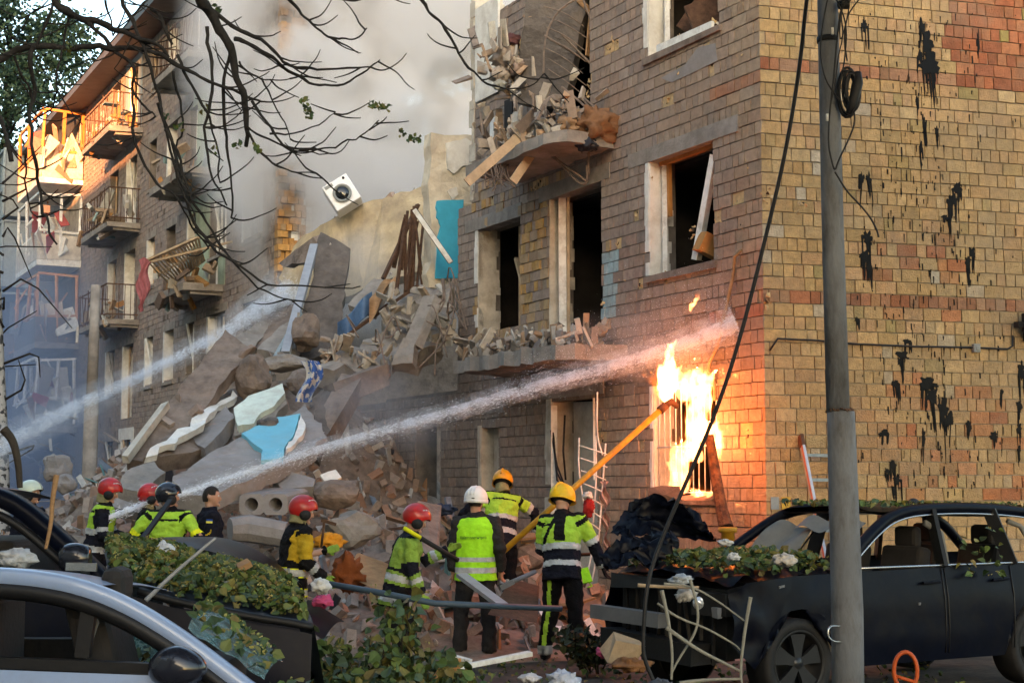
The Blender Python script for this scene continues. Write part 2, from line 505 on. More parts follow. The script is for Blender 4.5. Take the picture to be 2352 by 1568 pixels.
rubbed = [  # torn strips where the facing has come away and the yellow core shows: s0,s1,z0,z1,chance
    (DOOR2[1] - .02, LEFT2[0] + .02, 3.9, 6.0, .75), (LEFT2[1] - .35, LEFT2[1] + .1, 3.7, 4.9, .6), (DOOR2[0] - .35, DOOR2[0] + .05, 3.9, 5.2, .35),
    (DOOR2[0], LEFT2[1], 3.55, 4.15, .6), (6.4, 8.0, 5.9, 6.6, .35), (4.8, 6.2, 6.2, 8.5, .35)]
stuffm = MB(); n_ind = 0
for b in fb:
    cs, cz = (b[0] + b[1]) / 2, (b[2] + b[3]) / 2
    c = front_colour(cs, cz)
    pr = .004 + abs(jit(.008)); 
    if b[4] in (43, 25) and cs < 1.1: c = mixc(rnd.choice(RED), c, .3)
    torn = any(r[0] < cs < r[1] and r[2] < cz < r[3] and rnd.random() < r[4] for r in rubbed)
    if torn:
        c = varc(rnd.choice([(.42, .27, .11), (.36, .24, .13), (.30, .22, .15), (.46, .27, .08)]), .2)
        pr = rnd.uniform(-.009, .03)
    hitc = any(abs(cs - q[0]) < .085 and abs(cz - q[1]) < .08 for q in CRATERS)
    if hitc:
        c = varc((.52, .36, .18), .1); pr = -.008
    if 4.0 < cz < 4.9 and DOOR2[0] - .42 < cs < DOOR2[0] - .04: c = varc((.30, .40, .42), .1)
    near = cz < 6.2 and cs < 1.35
    if near and n_ind < 95 and cz > 1.5:
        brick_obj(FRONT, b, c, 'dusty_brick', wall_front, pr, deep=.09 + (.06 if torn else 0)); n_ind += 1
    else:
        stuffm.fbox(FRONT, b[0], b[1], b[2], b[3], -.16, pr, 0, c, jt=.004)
tag(stuffm.build('brick', M['dusty_brick'], wall_front), kind='stuff')

# little ragged pits left by shrapnel: near-black lump coloured as the hole's shade, torn pale rim
pm = MB()
for (s, z) in CRATERS:
    for k in range(6):
        a = rnd.uniform(0, 2 * pi); r = rnd.uniform(.02, .085)
        q = FRONT.pt(s + cos(a) * r, z + sin(a) * r * 1.2, rnd.uniform(-.03, .006))
        pm.rock(Matrix.Translation(q) @ Matrix.Rotation(rnd.uniform(0, 6), 4, 'Y'), (rnd.uniform(.012, .03), rnd.uniform(.01, .02), rnd.uniform(.012, .035)), 0, varc((.50, .35, .18), .2), 8)
    q = FRONT.pt(s, z, -.02)
    pm.rock(Matrix.Translation(q), (.022, .035, .03), 0, (.03, .02, .015), 9)
tag(pm.build('shrapnel_pit', M['brick'], house), kind='stuff')

# ---- inside of the rooms: floors and partition walls that one sees through the openings
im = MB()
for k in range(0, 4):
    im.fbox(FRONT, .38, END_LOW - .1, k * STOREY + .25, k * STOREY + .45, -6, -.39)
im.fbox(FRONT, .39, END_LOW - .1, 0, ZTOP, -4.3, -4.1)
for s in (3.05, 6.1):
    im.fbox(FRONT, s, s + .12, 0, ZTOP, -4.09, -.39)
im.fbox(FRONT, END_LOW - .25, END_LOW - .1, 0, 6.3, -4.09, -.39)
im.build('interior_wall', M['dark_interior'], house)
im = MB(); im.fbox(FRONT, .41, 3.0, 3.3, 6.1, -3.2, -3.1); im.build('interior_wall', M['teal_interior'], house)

# ---- lintels
def lintel(x0, x1, z, h=.19, proud=.02, m='concrete'):
    l = MB(); l.fbox(FRONT, x0, x1, z, z + h, -.2, proud, jt=.008); return l.build('lintel', M[m], house)
lintel(WIN2[0] - .55, WIN2[1] + .5, WIN2[3] - .01)
lintel(DOOR2[0] - .25, DOOR2[1] + .3, DOOR2[3] - .01, .22)
lintel(LEFT2[0] - .05, LEFT2[1] + .45, LEFT2[3] - .01, .2)
lintel(FIRE[0] - .3, FIRE[1] + .35, FIRE[3] + .0, .17, m='brown_concrete')
lintel(DOOR1[0] - .2, DOOR1[1] + .3, DOOR1[3] - .0, .2)
lintel(NARROW1[0] - .2, DARK1[1] + .3, 2.92, .18)
lintel(WIN3[0] - .4, WIN3[1] + .4, WIN3[3] - .01)
def sill(h, m='brown_concrete'):
    l = MB(); l.fbox(FRONT, h[0] - .08, h[1] + .08, h[2] - .09, h[2] - .005, -.3, .05, jt=.01); return l.build('sill', M[m], house)
sill(FIRE); sill(WIN2); sill(WIN3)
# white plaster reveals on the far jambs (they face the camera), with rough torn edges
def reveal(h, side=1, m='white_plaster', w=.30, z0=None, z1=None, strip=.10):
    r = MB()
    z0 = h[2] if z0 is None else z0; z1 = h[3] if z1 is None else z1
    s = h[1] if side > 0 else h[0]
    d = -1 if side > 0 else 1
    zz = z0
    while zz < z1 - .02:
        hh = min(rnd.uniform(.08, .22), z1 - zz)
        r.fbox(FRONT, min(s, s + d * .022), max(s, s + d * .022), zz, zz + hh, -w - jit(.05), .006 + jit(.004))
        if strip and rnd.random() < .9:
            st = strip * rnd.uniform(.75, 1.1)
            r.fbox(FRONT, min(s, s - d * st), max(s, s - d * st), zz, zz + hh, -.03, .016 + jit(.003))
        zz += hh
    return r.build('plaster_reveal', M[m], house)
reveal(WIN2); reveal(WIN3, strip=.12); reveal(FIRE, strip=.07)
reveal(LEFT2, m='white_plaster', w=.05, z0=5.0, strip=.11); reveal(LEFT2, m='white_plaster', w=.05, z0=4.3, z1=4.62, strip=.10)
reveal(LEFT2, m='plaster', w=.34, strip=0)
reveal(DOOR2, m='plaster', w=.36, strip=0)
reveal(DOOR1, m='plaster', w=.36, strip=.2); reveal(NARROW1, m='plaster', w=.3, strip=.12)
# window frames: what is left of them
def frame_piece(pts, w=.06, m='white_paint', name='window_frame'):
    f = MB()
    for a, b in zip(pts[:-1], pts[1:]): f.bar(a, b, w, w * .9, jt=.004)
    return f.build(name, M[m], house)
frame_piece([FRONT.pt(WIN2[1] - .09, WIN2[2] + .02, -.17), FRONT.pt(WIN2[1] - .09, WIN2[3] - .02, -.17)], .07)
frame_piece([FRONT.pt(WIN2[1] - .17, WIN2[3] - .05, -.19), FRONT.pt(WIN2[1] - .17, WIN2[2] + .75, -.2)], .05, 'orange_wood')
frame_piece([FRONT.pt(WIN2[1] - .05, WIN2[3] - .03, -.15), FRONT.pt(WIN2[0] + .05, WIN2[3] - .03, -.15)], .06, 'orange_wood')
frame_piece([FRONT.pt(WIN2[0] + .48, WIN2[2] + .08, -.06), FRONT.pt(WIN2[0] + .17, WIN2[3] - .15, -.14)], .09)
frame_piece([FRONT.pt(WIN3[1] - .22, WIN3[2], -.15), FRONT.pt(WIN3[1] - .22, WIN3[3], -.15)], .07)
frame_piece([FRONT.pt(WIN3[1] - .25, WIN3[2] + .05, -.02), FRONT.pt(WIN3[0] + .1, WIN3[2] + .03, -.02)], .11)
frame_piece([FRONT.pt(DOOR2[1] - .17, DOOR2[2] - .15, -.12), FRONT.pt(DOOR2[1] - .17, DOOR2[3] + .0, -.12)], .12, 'white_paint', 'door_post')
frame_piece([FRONT.pt(DOOR2[1] - .28, DOOR2[2] - .1, -.16), FRONT.pt(DOOR2[1] - .28, DOOR2[3] + .0, -.16)], .05, 'pale_wood', 'door_post')
frame_piece([FRONT.pt(LEFT2[0] + .05, 4.35, -.2), FRONT.pt(LEFT2[0] + .65, 5.3, -.25)], .06, 'pale_wood')
frame_piece([FRONT.pt(LEFT2[0] + .62, 4.2, -.3), FRONT.pt(LEFT2[0] + .62, 5.8, -.3)], .05, 'pale_wood')
frame_piece([FRONT.pt(DOOR1[1] - .12, 1.2, .03), FRONT.pt(DOOR1[1] - .12, 2.95, .03)], .1, 'white_paint', 'drain_pipe')
frame_piece([FRONT.pt(DOOR1[0] + .05, 1.9, .02), FRONT.pt(DOOR1[0] + .05, 3.0, .02)], .035, 'white_paint', 'door_post')
frame_piece([FRONT.pt(NARROW1[0] + .06, .9, -.1), FRONT.pt(NARROW1[0] + .06, 2.75, -.1)], .05, 'pale_wood')
l = MB(); l.fbox(FRONT, NARROW1[0], NARROW1[1], .9, 2.75, -.26, -.2, jt=.02); l.build('boarded_panel', M['plaster'], house)
l = MB(); l.fbox(FRONT, DOOR1[0] + .42, DOOR1[1] - .1, .3, 3.0, -.38, -.3, jt=.02); l.build('boarded_panel', M['plaster'], house)
l = MB()
for k in range(3): l.tube([FRONT.pt(DOOR1[1] - .08 - .03 * k, 2.6, .06), FRONT.pt(DOOR1[1] - .3, 2.1 - .1 * k, .08), FRONT.pt(DOOR1[1] - .55, 1.7, .04), FRONT.pt(DOOR1[1] - .6, 1.2, .06)], .014, 5)
l.tube([FRONT.pt(DOOR1[1] - .5, 2.8, .06), FRONT.pt(DOOR1[1] - .45, 2.3, .06), FRONT.pt(DOOR1[1] - .52, 1.9, .06)], .015, 5)
l.build('torn_cable', M['cable'], house)
# wood box / drawer hanging in the second storey window
l = MB(); c = FRONT.pt(WIN2[0] + .27, WIN2[2] + .19, -.22)
l.box(Matrix.Translation(c) @ Matrix.Rotation(.42, 4, 'Y') @ Matrix.Rotation(.3, 4, 'Z'), (.25, .11, .12))
solo(l, 'drawer', M['orange_wood'], 'orange wooden drawer jammed askew in the second floor window', 'drawer')
l = MB(); c = FRONT.pt(WIN3[0] + .55, WIN3[2] + .28, -.2)
l.box(Matrix.Translation(c) @ Matrix.Rotation(-.35, 4, 'Y'), (.22, .03, .22))
l.box(Matrix.Translation(FRONT.pt(WIN3[0] + .9, WIN3[2] + .6, -.5)) @ Matrix.Rotation(.6, 4, 'Y'), (.2, .02, .5))
solo(l, 'cupboard_panel', M['rust'], 'red brown cupboard panels tipped over inside the topmost window', 'panel')
# grille in front of the burning window
gl = MB()
for k in range(11):
    s = FIRE[0] + .08 + (FIRE[1] - FIRE[0] - .16) * k / 10
    gl.tube([FRONT.pt(s, FIRE[2] + .05, -.04), FRONT.pt(s, FIRE[3] - .04, -.04)], .009, 6)
for z in (FIRE[2] + .06, FIRE[2] + .62, FIRE[3] - .06):
    gl.tube([FRONT.pt(FIRE[0] + .03, z, -.035), FRONT.pt(FIRE[1] - .03, z, -.035)], .011, 6)
gl.build('window_grille', M['white_paint'], house)
# patch of repaired render below the top window, and thin gas pipe
l = MB(); o = [FRONT.pt(s, z, .017) for s, z in [FRONT.hit(x, y) for x, y in [(1520, 180), (1575, 150), (1605, 110), (1645, 100), (1650, 140), (1600, 165), (1545, 190)]]]
l.prism(o, FRONT.n * -.02); l.build('render_patch', M['grey_slab'], house)
l = MB(); l.tube([FRONT.pt(*FRONT.hit(x, y), .06) for x, y in [(1712, 575), (1697, 590), (1692, 640), (1672, 730), (1660, 790), (1640, 830), (1638, 850), (1650, 870), (1652, 920)]], .022, 8)
M['pipe_paint'] = mat('pipe_paint', (.30, .20, .11), .6, .3, 10, .2, 50)
l.build('gas_pipe', M['pipe_paint'], house)

# ---- gable: tar splashes, junction box, cable, lamp, notice
tm = MB()
def splat(x, y, w, h, drips=4, lean=0.0):
    s, z = GABLE.hit(x, y); k = 1 / 203.
    w *= k; h *= k
    pts = []
    n = 34; sd = rnd.uniform(0, 40)
    for i in range(n):
        a = 2 * pi * i / n
        r = .95 + .75 * noise.noise(V((cos(a) * 1.6 + sd, sin(a) * 1.6, 0))) + .35 * noise.noise(V((cos(a) * 5, sin(a) * 5 + sd, 2))) + jit(.08)
        pts.append(GABLE.pt(s + cos(a) * w * .5 * r, z + sin(a) * h * .5 * r, .016))
    tm.prism(pts, GABLE.n * -.012)
    for i in range(drips):
        ds = s + jit(w * .5); L = h * rnd.uniform(.6, 2.6); ww = rnd.uniform(.004, .016)
        dl = lean * L
        pts = [GABLE.pt(ds - ww, z, .0155), GABLE.pt(ds + ww, z, .0155), GABLE.pt(ds + ww * .8 + dl, z - L * .8, .0155), GABLE.pt(ds + dl, z - L, .0155), GABLE.pt(ds - ww * .8 + dl, z - L * .8, .0155)]
        tm.prism(pts, GABLE.n * -.012)
for a in [(1985, 60, 18, 25, 4), (2117, 60, 16, 30, 5), (2128, 95, 30, 50, 8), (2112, 130, 14, 30, 3), (2135, 150, 50, 50, 10), (1978, 410, 14, 30, 4), (1994, 410, 13, 28, 4), (2197, 435, 24, 26, 5),
          (2190, 460, 18, 30, 4), (2180, 470, 14, 40, 3), (2170, 500, 20, 12, 4), (1990, 545, 28, 30, 5), (1985, 590, 26, 26, 6), (1996, 610, 12, 36, 3), (2232, 580, 18, 30, 4), (2222, 600, 16, 28, 4), (1968, 735, 14, 10, 3),
          (2085, 785, 24, 12, 3), (2072, 815, 34, 18, 4), (2065, 830, 12, 24, 3), (2130, 880, 48, 30, 6), (2140, 905, 36, 40, 6), (2165, 940, 26, 50, 6), (2180, 965, 24, 30, 5), (2055, 880, 20, 20, 4), (2345, 850, 18, 40, 4),
          (2030, 995, 26, 14, 5), (2050, 1065, 16, 18, 5), (2060, 1100, 20, 22, 4), (2035, 1080, 10, 12, 4), (2120, 1000, 10, 30, 3), (2280, 1000, 20, 16, 4), (2225, 980, 10, 30, 3), (2300, 900, 10, 18, 3), (2105, 230, 10, 16, 3),
          (2120, 280, 8, 30, 4), (2150, 300, 10, 20, 4), (2115, 340, 10, 24, 4), (2245, 100, 8, 60, 0), (2340, 930, 14, 26, 3), (2340, 985, 14, 24, 3), (1900, 425, 8, 30, 1), (2340, 1030, 10, 18, 3), (2050, 1120, 8, 12, 3)]:
    splat(*a, lean=jit(.08))
for i in range(420):
    x = rnd.gauss(2120, 75) if rnd.random() < .75 else rnd.uniform(1960, 2345); y = rnd.uniform(20, 1130)
    if x < 1955: continue
    s, z = GABLE.hit(x, y); L = rnd.uniform(.01, .10); w = rnd.uniform(.003, .009)
    tm.prism([GABLE.pt(s - w, z, .014), GABLE.pt(s + w, z, .014), GABLE.pt(s + w * .6 + jit(.01), z - L, .014), GABLE.pt(s - w * .6, z - L, .014)], GABLE.n * -.012)
tag(tm.build('tar_stain', M['black_tar'], house), kind='stuff')
l = MB()
l.tube([GABLE.pt(*GABLE.hit(x, y), .035) for x, y in [(1765, 805), (1783, 778), (1870, 782), (1960, 790), (2100, 796), (2225, 798), (2310, 802), (2322, 795), (2322, 770)]], .012, 6)
l.build('wall_cable', M['cable'], house)
l = MB(); s, z = GABLE.hit(2237, 800); l.fbox(GABLE, s - .045, s + .045, z - .05, z + .05, .017, .07); M['grey_plastic'] = mat('grey_plastic', (.22, .23, .22), .5, .1, 10, .05, 40)
l.fbox(GABLE, s - .02, s + .03, z - .025, z + .02, .07, .08); l.build('junction_box', M['grey_plastic'], house, bevel=.005)
lamp = thing('flood_lamp', GABLE.pt(*GABLE.hit(2345, 760), .02), 'black floodlight box fixed to the gable at the right edge', 'lamp')
l = MB(); s, z = GABLE.hit(2342, 745); l.fbox(GABLE, s - .05, s + .3, z - .11, z + .12, .1, .24, jt=.006); l.build('lamp_housing', M['black_rubber'], lamp, bevel=.01)
l = MB(); l.fbox(GABLE, s + .03, s + .2, z - .2, z - .1, .02, .12); l.fbox(GABLE, s - .12, s - .04, z - .05, z + .02, .05, .15); l.build('lamp_bracket', M['black_rubber'], lamp)
l = MB(); l.fbox(GABLE, s + .03, s + .06, z + .01, z + .035, .24, .246); M['yellow_dot'] = mat('yellow_dot', (.6, .5, .05), .5, 0, 10, 0); l.build('yellow_mark', M['yellow_dot'], lamp)
# small notices by the corner
note = thing('wall_notice', GABLE.pt(*GABLE.hit(1803, 1172), .02), 'small yellow notice with dark handwriting on the gable beside the ladder', 'notice')
l = MB(); s, z = GABLE.hit(1804, 1155); l.fbox(GABLE, s - .055, s + .055, z - .07, z + .07, .016, .022); M['yellow_sheet'] = mat('yellow_sheet', (.52, .34, .05), .7, .15, 10, .05, 40); l.build('notice_sheet', M['yellow_sheet'], note)
def stroke(mb, fr, pts, s, z, o, w):
    for (a, b) in zip(pts[:-1], pts[1:]):
        p = V((a[0], a[1])); q = V((b[0], b[1])); t = (q - p).normalized() * w; n_ = V((-t.y, t.x))
        mb.add([fr.pt(s + k.x, z + k.y, o) for k in (p - n_ - t, q - n_ + t, q + n_ + t, p + n_ - t)], [(0, 1, 2, 3)])
l = MB()
for pts in ([(-.035, .04), (-.02, .045)], [(-.028, .045), (-.028, .02)], [(-.014, .02), (-.01, .04), (-.004, .02)], [(.002, .02), (.002, .042), (.012, .03), (.002, .03)], [(.018, .02), (.018, .042), (.03, .042)], [(-.03, 0), (-.03, -.02)], [(-.03, 0), (-.01, 0)], [(.0, 0), (.018, 0), (.01, -.01), (.018, -.025), (.004, -.03)], [(-.005, -.05), (.01, -.045)]):
    stroke(l, GABLE, pts, s, z, .0235, .0025)
l.build('notice_writing', M['black_rubber'], note)
l = MB(); s, z = GABLE.hit(1778, 1155)
l.fbox(GABLE, s - .05, s + .05, z - .07, z + .07, .016, .021)
M['bluegrey_paint'] = mat('bluegrey_paint', (.24, .29, .31), .7, .2, 10, .1, 40)
solo(l, 'house_plate', M['bluegrey_paint'], 'small faded blue grey plate on the gable right at the corner', 'plate')
# ================================================================ the far wing of the block
FAR0 = FRONT.hit(640, 300)[0]
FAR1 = 41.0
FAR2 = 56.0
wing = thing('apartment_building', FRONT.pt(FAR0, 0), 'long grey brick wing with balconies and blown out windows beyond the collapsed section', 'building')
cols = [(245, 264), (335, 351), (378, 399), (428, 446), (478, 516), (556, 600)]
dcols = [(284, 306)]
far_holes = []
FW = [(FRONT.hit(b, 800)[0], FRONT.hit(a, 800)[0]) for a, b in cols]
FD = [(FRONT.hit(b, 800)[0], FRONT.hit(a, 800)[0]) for a, b in dcols]
BAL_A = (FRONT.hit(515, 650)[0], FRONT.hit(425, 650)[0])
BAL_B = (FRONT.hit(322, 650)[0], FRONT.hit(255, 650)[0])
for k in range(5):
    for i, (a, b) in enumerate(FW):
        if k == 0 and i == 4: a, b = a, b - .6
        far_holes.append([a, b, 1.75 + STOREY * k, 3.15 + STOREY * k])
    for (a, b) in FD: far_holes.append([a, b, .95 + STOREY * k, 3.15 + STOREY * k])
    if k: far_holes.append([BAL_A[0] + .5, BAL_A[0] + 1.35, .95 + STOREY * k, 3.15 + STOREY * k])
ZFAR = 14.75
wm = MB(); wall_cells(wm, FRONT, FAR0, FAR2, -.05, ZFAR, far_holes, .4, o=-.012)
far_wall = wm.build('front_wall', M['dark_mortar'], wing)
FARPINK = [(.25, .205, .18), (.275, .225, .195), (.23, .19, .17), (.26, .20, .17)]
sm = MB(); n_ind = 0
for b in brick_list(FAR0, FAR1 + 1.5, 0, ZFAR, far_holes, stretch=.30, head=.15):
    c = varc(rnd.choice(FARPINK), .12)
    if rnd.random() < .015: c = (.12, .09, .07)
    pr = .004 + abs(jit(.01))
    if b[0] < FAR0 + .7 and rnd.random() < .4: c = varc((.36, .24, .12), .2); pr = -.03 - abs(jit(.04))
    if b[0] < FAR0 + 2.2 and 6.5 < b[2] < 12.5 and n_ind < 150:
        brick_obj(FRONT, b, c, 'dusty_brick', far_wall, pr); n_ind += 1
    else: sm.fbox(FRONT, b[0], b[1], b[2], b[3], -.07, pr, 0, c, jt=.006)
tag(sm.build('brick', M['dusty_brick'], far_wall), kind='stuff')
# the torn end of the wing: yellow core bricks stepping in and out, and the party wall behind
CX = CROSS(FAR0)
sm = MB()
for b in brick_list(-.02, .62, 5.4, ZFAR, [], phase=1):
    c = varc(rnd.choice([(.46, .25, .08), (.42, .22, .07), (.38, .22, .10), (.30, .2, .11)]), .18)
    x = jit(.09)
    q = FRONT.pt(FAR0, 0)
    if n_ind < 260:
        brick_obj(CX, b, c, 'brick', far_wall, .06 + x, deep=.15); n_ind += 1
    else: sm.fbox(CX, b[0], b[1], b[2], b[3], -.1, .06 + x, 0, c, jt=.01)
tag(sm.build('brick', M['brick'], far_wall), kind='stuff')
low = MB(); wall_cells(low, CX, .63, 14, 0, 6.0, [], .3); low.build('party_wall', M['brown_concrete'], wing)  # lower part in darker material, the void's shade put into the wall colour
rag = [[1.2 + .13 * i, 1.2 + .13 * (i + 1) + .001, ZFAR - .7 * i - rnd.random() * .8, 30] for i in range(8)] + [[2.23, 2.24, 8.9, 30], [2.24, 2.9, 8.5, 30], [2.9, 3.8, 7.9, 30], [3.8, 20, 7.4, 30]]
pw = MB(); wall_cells(pw, CX, .63, 14, 6.01, ZFAR + 1, rag, .3)
pw.build('party_wall', M['beige_plaster'], wing)
pw = MB()
for k in range(1, 5): pw.fbox(CX, .63, 11 if k < 2 else 1.4 - .1 * k, .55 + STOREY * k, .78 + STOREY * k, .002, .25 + rnd.random() * .3, jt=.05)
tag(pw.build('broken_floor_edge', M['brown_concrete'], wing), kind='stuff')
# tiles left on the party wall, one by one
tl = MB(); M['tile'] = mat('tile', (.72, .72, .69), .25, .05, 6, .03, 30, dirt=(.45, .42, .38), dirt_amt=.4)
s0, z0 = CX.hit(668, 552)
tile_mb = None
for j in range(6):
    for i in range(7):
        if (i, j) in ((0, 5), (4, 5), (5, 5), (6, 5), (6, 4), (3, 5), (5, 4), (2, 5)): continue
        m = MB(); m.fbox(CX, s0 + i * .165, s0 + i * .165 + .155, z0 + j * .155, z0 + j * .155 + .146, .0, .03 + jit(.004))
        m.build('tile', M['tile'], wing)
# interiors: a dark back wall and floors
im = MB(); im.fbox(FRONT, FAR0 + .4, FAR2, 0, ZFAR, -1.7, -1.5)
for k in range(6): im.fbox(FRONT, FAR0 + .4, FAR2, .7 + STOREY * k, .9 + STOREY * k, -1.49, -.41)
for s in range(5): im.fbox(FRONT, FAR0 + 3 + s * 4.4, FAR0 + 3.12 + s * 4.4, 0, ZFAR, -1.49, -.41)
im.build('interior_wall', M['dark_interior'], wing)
# roof: a thick eave
rm = MB()
rm.fbox(FRONT, FAR0 + .5, FAR2, ZFAR + .0, ZFAR + .22, -8, .85)
rm.build('roof_eave', M['roof_metal'], wing)
rm = MB()
rm.add([FRONT.pt(FAR0 + .5, ZFAR + .23, .88), FRONT.pt(FAR2, ZFAR + .23, .88), FRONT.pt(FAR2, ZFAR + 2, -5), FRONT.pt(FAR0 + .5, ZFAR + 2, -5)], [(0, 1, 2, 3), (3, 2, 1, 0)])
rm.build('roof', M['roof_metal'], wing)
# torn roof sheet rearing up at the far end
rm = MB()
def sheet(pts, t=.03, mb=None, mi=0, c=(1, 1, 1)):
    n = (pts[1] - pts[0]).cross(pts[2] - pts[0]).normalized()
    mb.prism([p + n * t / 2 for p in pts], n * -t, mi, c)
Yf = FRONT.pt(40, 0).y
sheet([P(172, 208, Yf), P(205, 250, Yf - .5), P(190, 262, Yf), P(150, 330, Yf + 1), P(118, 372, Yf + 2), P(140, 290, Yf + 1)], .06, rm)
sheet([P(172, 208, Yf), P(205, 250, Yf - .5), P(186, 240, Yf - .6)], .05, rm)
rm.build('torn_roof_sheet', M['roof_metal'], wing)
# window leftovers in the openings
def far_frame(h, m, w=.05, diag=False):
    f = MB(); o = -.18
    f.bar(FRONT.pt(h[1] - .06, h[2], o), FRONT.pt(h[1] - .06, h[3], o), w)
    f.bar(FRONT.pt(h[0] + .06, h[2], o), FRONT.pt(h[0] + .06, h[3], o), w)
    f.bar(FRONT.pt(h[0] + .03, h[2] + .03, o), FRONT.pt(h[1] - .03, h[2] + .03, o), w)
    f.bar(FRONT.pt((h[0] + h[1]) / 2, h[2], o), FRONT.pt((h[0] + h[1]) / 2 + (.3 if diag else 0), h[3], o + (.2 if diag else 0)), w)
    f.build('window_frame', M[m], wing)
for i, h in enumerate(far_holes):
    if rnd.random() < .75: far_frame(h, rnd.choice(['white_paint', 'white_paint', 'pale_wood', 'plaster']), diag=rnd.random() < .4)
    l = MB()
    if h[2] > 1.6 and abs(h[3] - h[2] - 1.4) < .02:
        l.fbox(FRONT, h[0] - .06, h[1] + .06, h[2] - .08, h[2] - .004, -.2, .06); l.build('sill', M['concrete'], wing)
        l = MB()
    l.fbox(FRONT, h[0] - .2, h[1] + .2, h[3] + .002, h[3] + .2, -.2, .017); l.build('lintel', M['concrete'], wing)
    if rnd.random() < .55:
        l = MB(); l.fbox(FRONT, h[1] - .02, h[1] + .003, h[2], h[3], -.3, .02); l.fbox(FRONT, h[1] + .004, h[1] + .12, h[2], h[3], -.02, .02); l.build('plaster_reveal', M['white_plaster'], wing)
# coloured patches of wall round the balcony doors
for (s0, s1, k, m) in [(BAL_A[0] - .1, BAL_A[1] - .6, 2, 'green_wall'), (BAL_A[0] - .1, BAL_A[1] - .6, 3, 'green_wall'), (FD[0][0] - .5, FD[0][1] + .4, 4, 'bluegrey_paint'), (FD[0][0] - .35, FD[0][1] + .35, 0, 'white_plaster')]:
    l = MB(); wall_cells(l, FRONT, s0, s1, .95 + STOREY * k, 3.5 + STOREY * k, far_holes, .02, o=.024); tag(l.build('painted_wall_patch', M[m], wing), kind='stuff')
l = MB(); l.fbox(FRONT, FD[0][0] + .05, FD[0][1] - .3, .95, 3.1, -.2, -.15); M['blue_door'] = mat('blue_door', (.05, .20, .32), .6, .15, 5, .1, 30); l.build('door', M['blue_door'], wing)
# balconies
def balcony(b, k, tilt=0, stuff=True, rail=True):
    z = .95 + STOREY * k
    s0, s1 = b
    l = MB()
    l.fbox(FRONT, s0, s1, z - .16, z, .02, 1.0, jt=.025)
    l.fbox(FRONT, s0 + .1, s0 + .3, z - .24, z - .162, .02, .8, jt=.02); l.fbox(FRONT, s1 - .3, s1 - .1, z - .24, z - .162, .02, .8, jt=.02)
    sl = l.build('balcony_slab', M['concrete'], wing)
    if rail:
        l = MB()
        hgt = 1.0
        P0 = lambda s, o, zz: FRONT.pt(s, z + zz, o + tilt * zz)
        for zz in (.12, hgt):
            l.bar(P0(s0, .05, zz), P0(s0, .95, zz), .035); l.bar(P0(s0, .95, zz), P0(s1, .95, zz), .035); l.bar(P0(s1, .95, zz), P0(s1, .05, zz), .035)
        n = 16
        for i in range(n + 1):
            s = s0 + (s1 - s0) * i / n
            l.bar(P0(s + jit(.03), .95, .0), P0(s + jit(.14), .95 + jit(.12), hgt + jit(.1)), .018)
        for i in range(5):
            o = .1 + .85 * i / 5
            for s in (s0, s1): l.bar(P0(s, o, 0), P0(s + jit(.04), o, hgt), .018)
        l.build('balcony_railing', M['rust'], sl)
    if stuff:
        l = MB()
        for i in range(30):
            c = FRONT.pt(rnd.uniform(s0 + .05, s1 - .05), z + rnd.uniform(-.25, .75), rnd.uniform(.2, 1.08))
            m = Matrix.Translation(c) @ Euler((rnd.uniform(0, 6), rnd.uniform(0, 6), rnd.uniform(0, 6))).to_matrix().to_4x4()
            l.box(m, (rnd.uniform(.05, .35), rnd.uniform(.02, .12), rnd.uniform(.02, .05)), 0, varc(rnd.choice([(.3, .22, .15), (.4, .38, .34), (.16, .12, .1), (.2, .27, .26), (.3, .16, .06), (.45, .42, .36)]), .2), jt=.02)
        tag(l.build('balcony_junk', M['cloth_tint'], sl), kind='stuff')
    return sl
for k in (2, 3, 4): balcony(BAL_B, k)
for k in (3, 4): balcony(BAL_A, k, stuff=(k == 3), rail=(k == 4))
balcony(BAL_A, 2, rail=False)
# the big timber slat balustrade torn off balcony A and hanging outwards
l = MB()
a0, a1, b0, b1 = P(338, 598, 37.3), P(455, 545, 36.2), P(398, 655, 38.4), P(470, 600, 37.5)
l.bar(a0, a1, .09, .05); l.bar(a0.lerp(b0, .5), a1.lerp(b1, .55), .06, .04); l.bar(a0 + V((0, 0, -.06)), P(533, 555, 36), .05)
for i in range(17):
    t = i / 16
    p, q = a0.lerp(a1, t), b0.lerp(b1, t)
    mid = p.lerp(q, .5) + V((.12 * sin(t * 3), -.12, -.05))
    l.bar(p, mid, .045, .02); l.bar(mid, q, .045, .02)
l.build('slatted_balustrade', M['pale_wood'], wing)
# pink cloth hanging from it
l = MB(); top = P(335, 598, 37.2)
l.grid(lambda u, v: top + V((-.15 + .3 * u * (1 - .45 * v) + .06 * sin(v * 9 + u * 3), -.1 + .05 * sin(u * 14), -1.2 * v + .06 * sin(u * 6))), 10, 16)
M['pink_cloth'] = mat('pink_cloth', (.30, .10, .11), .95, .25, 10, .3, 40)
solo(l, 'hanging_cloth', M['pink_cloth'], 'dark pink cloth hanging down from the torn wooden balcony slats', 'cloth')
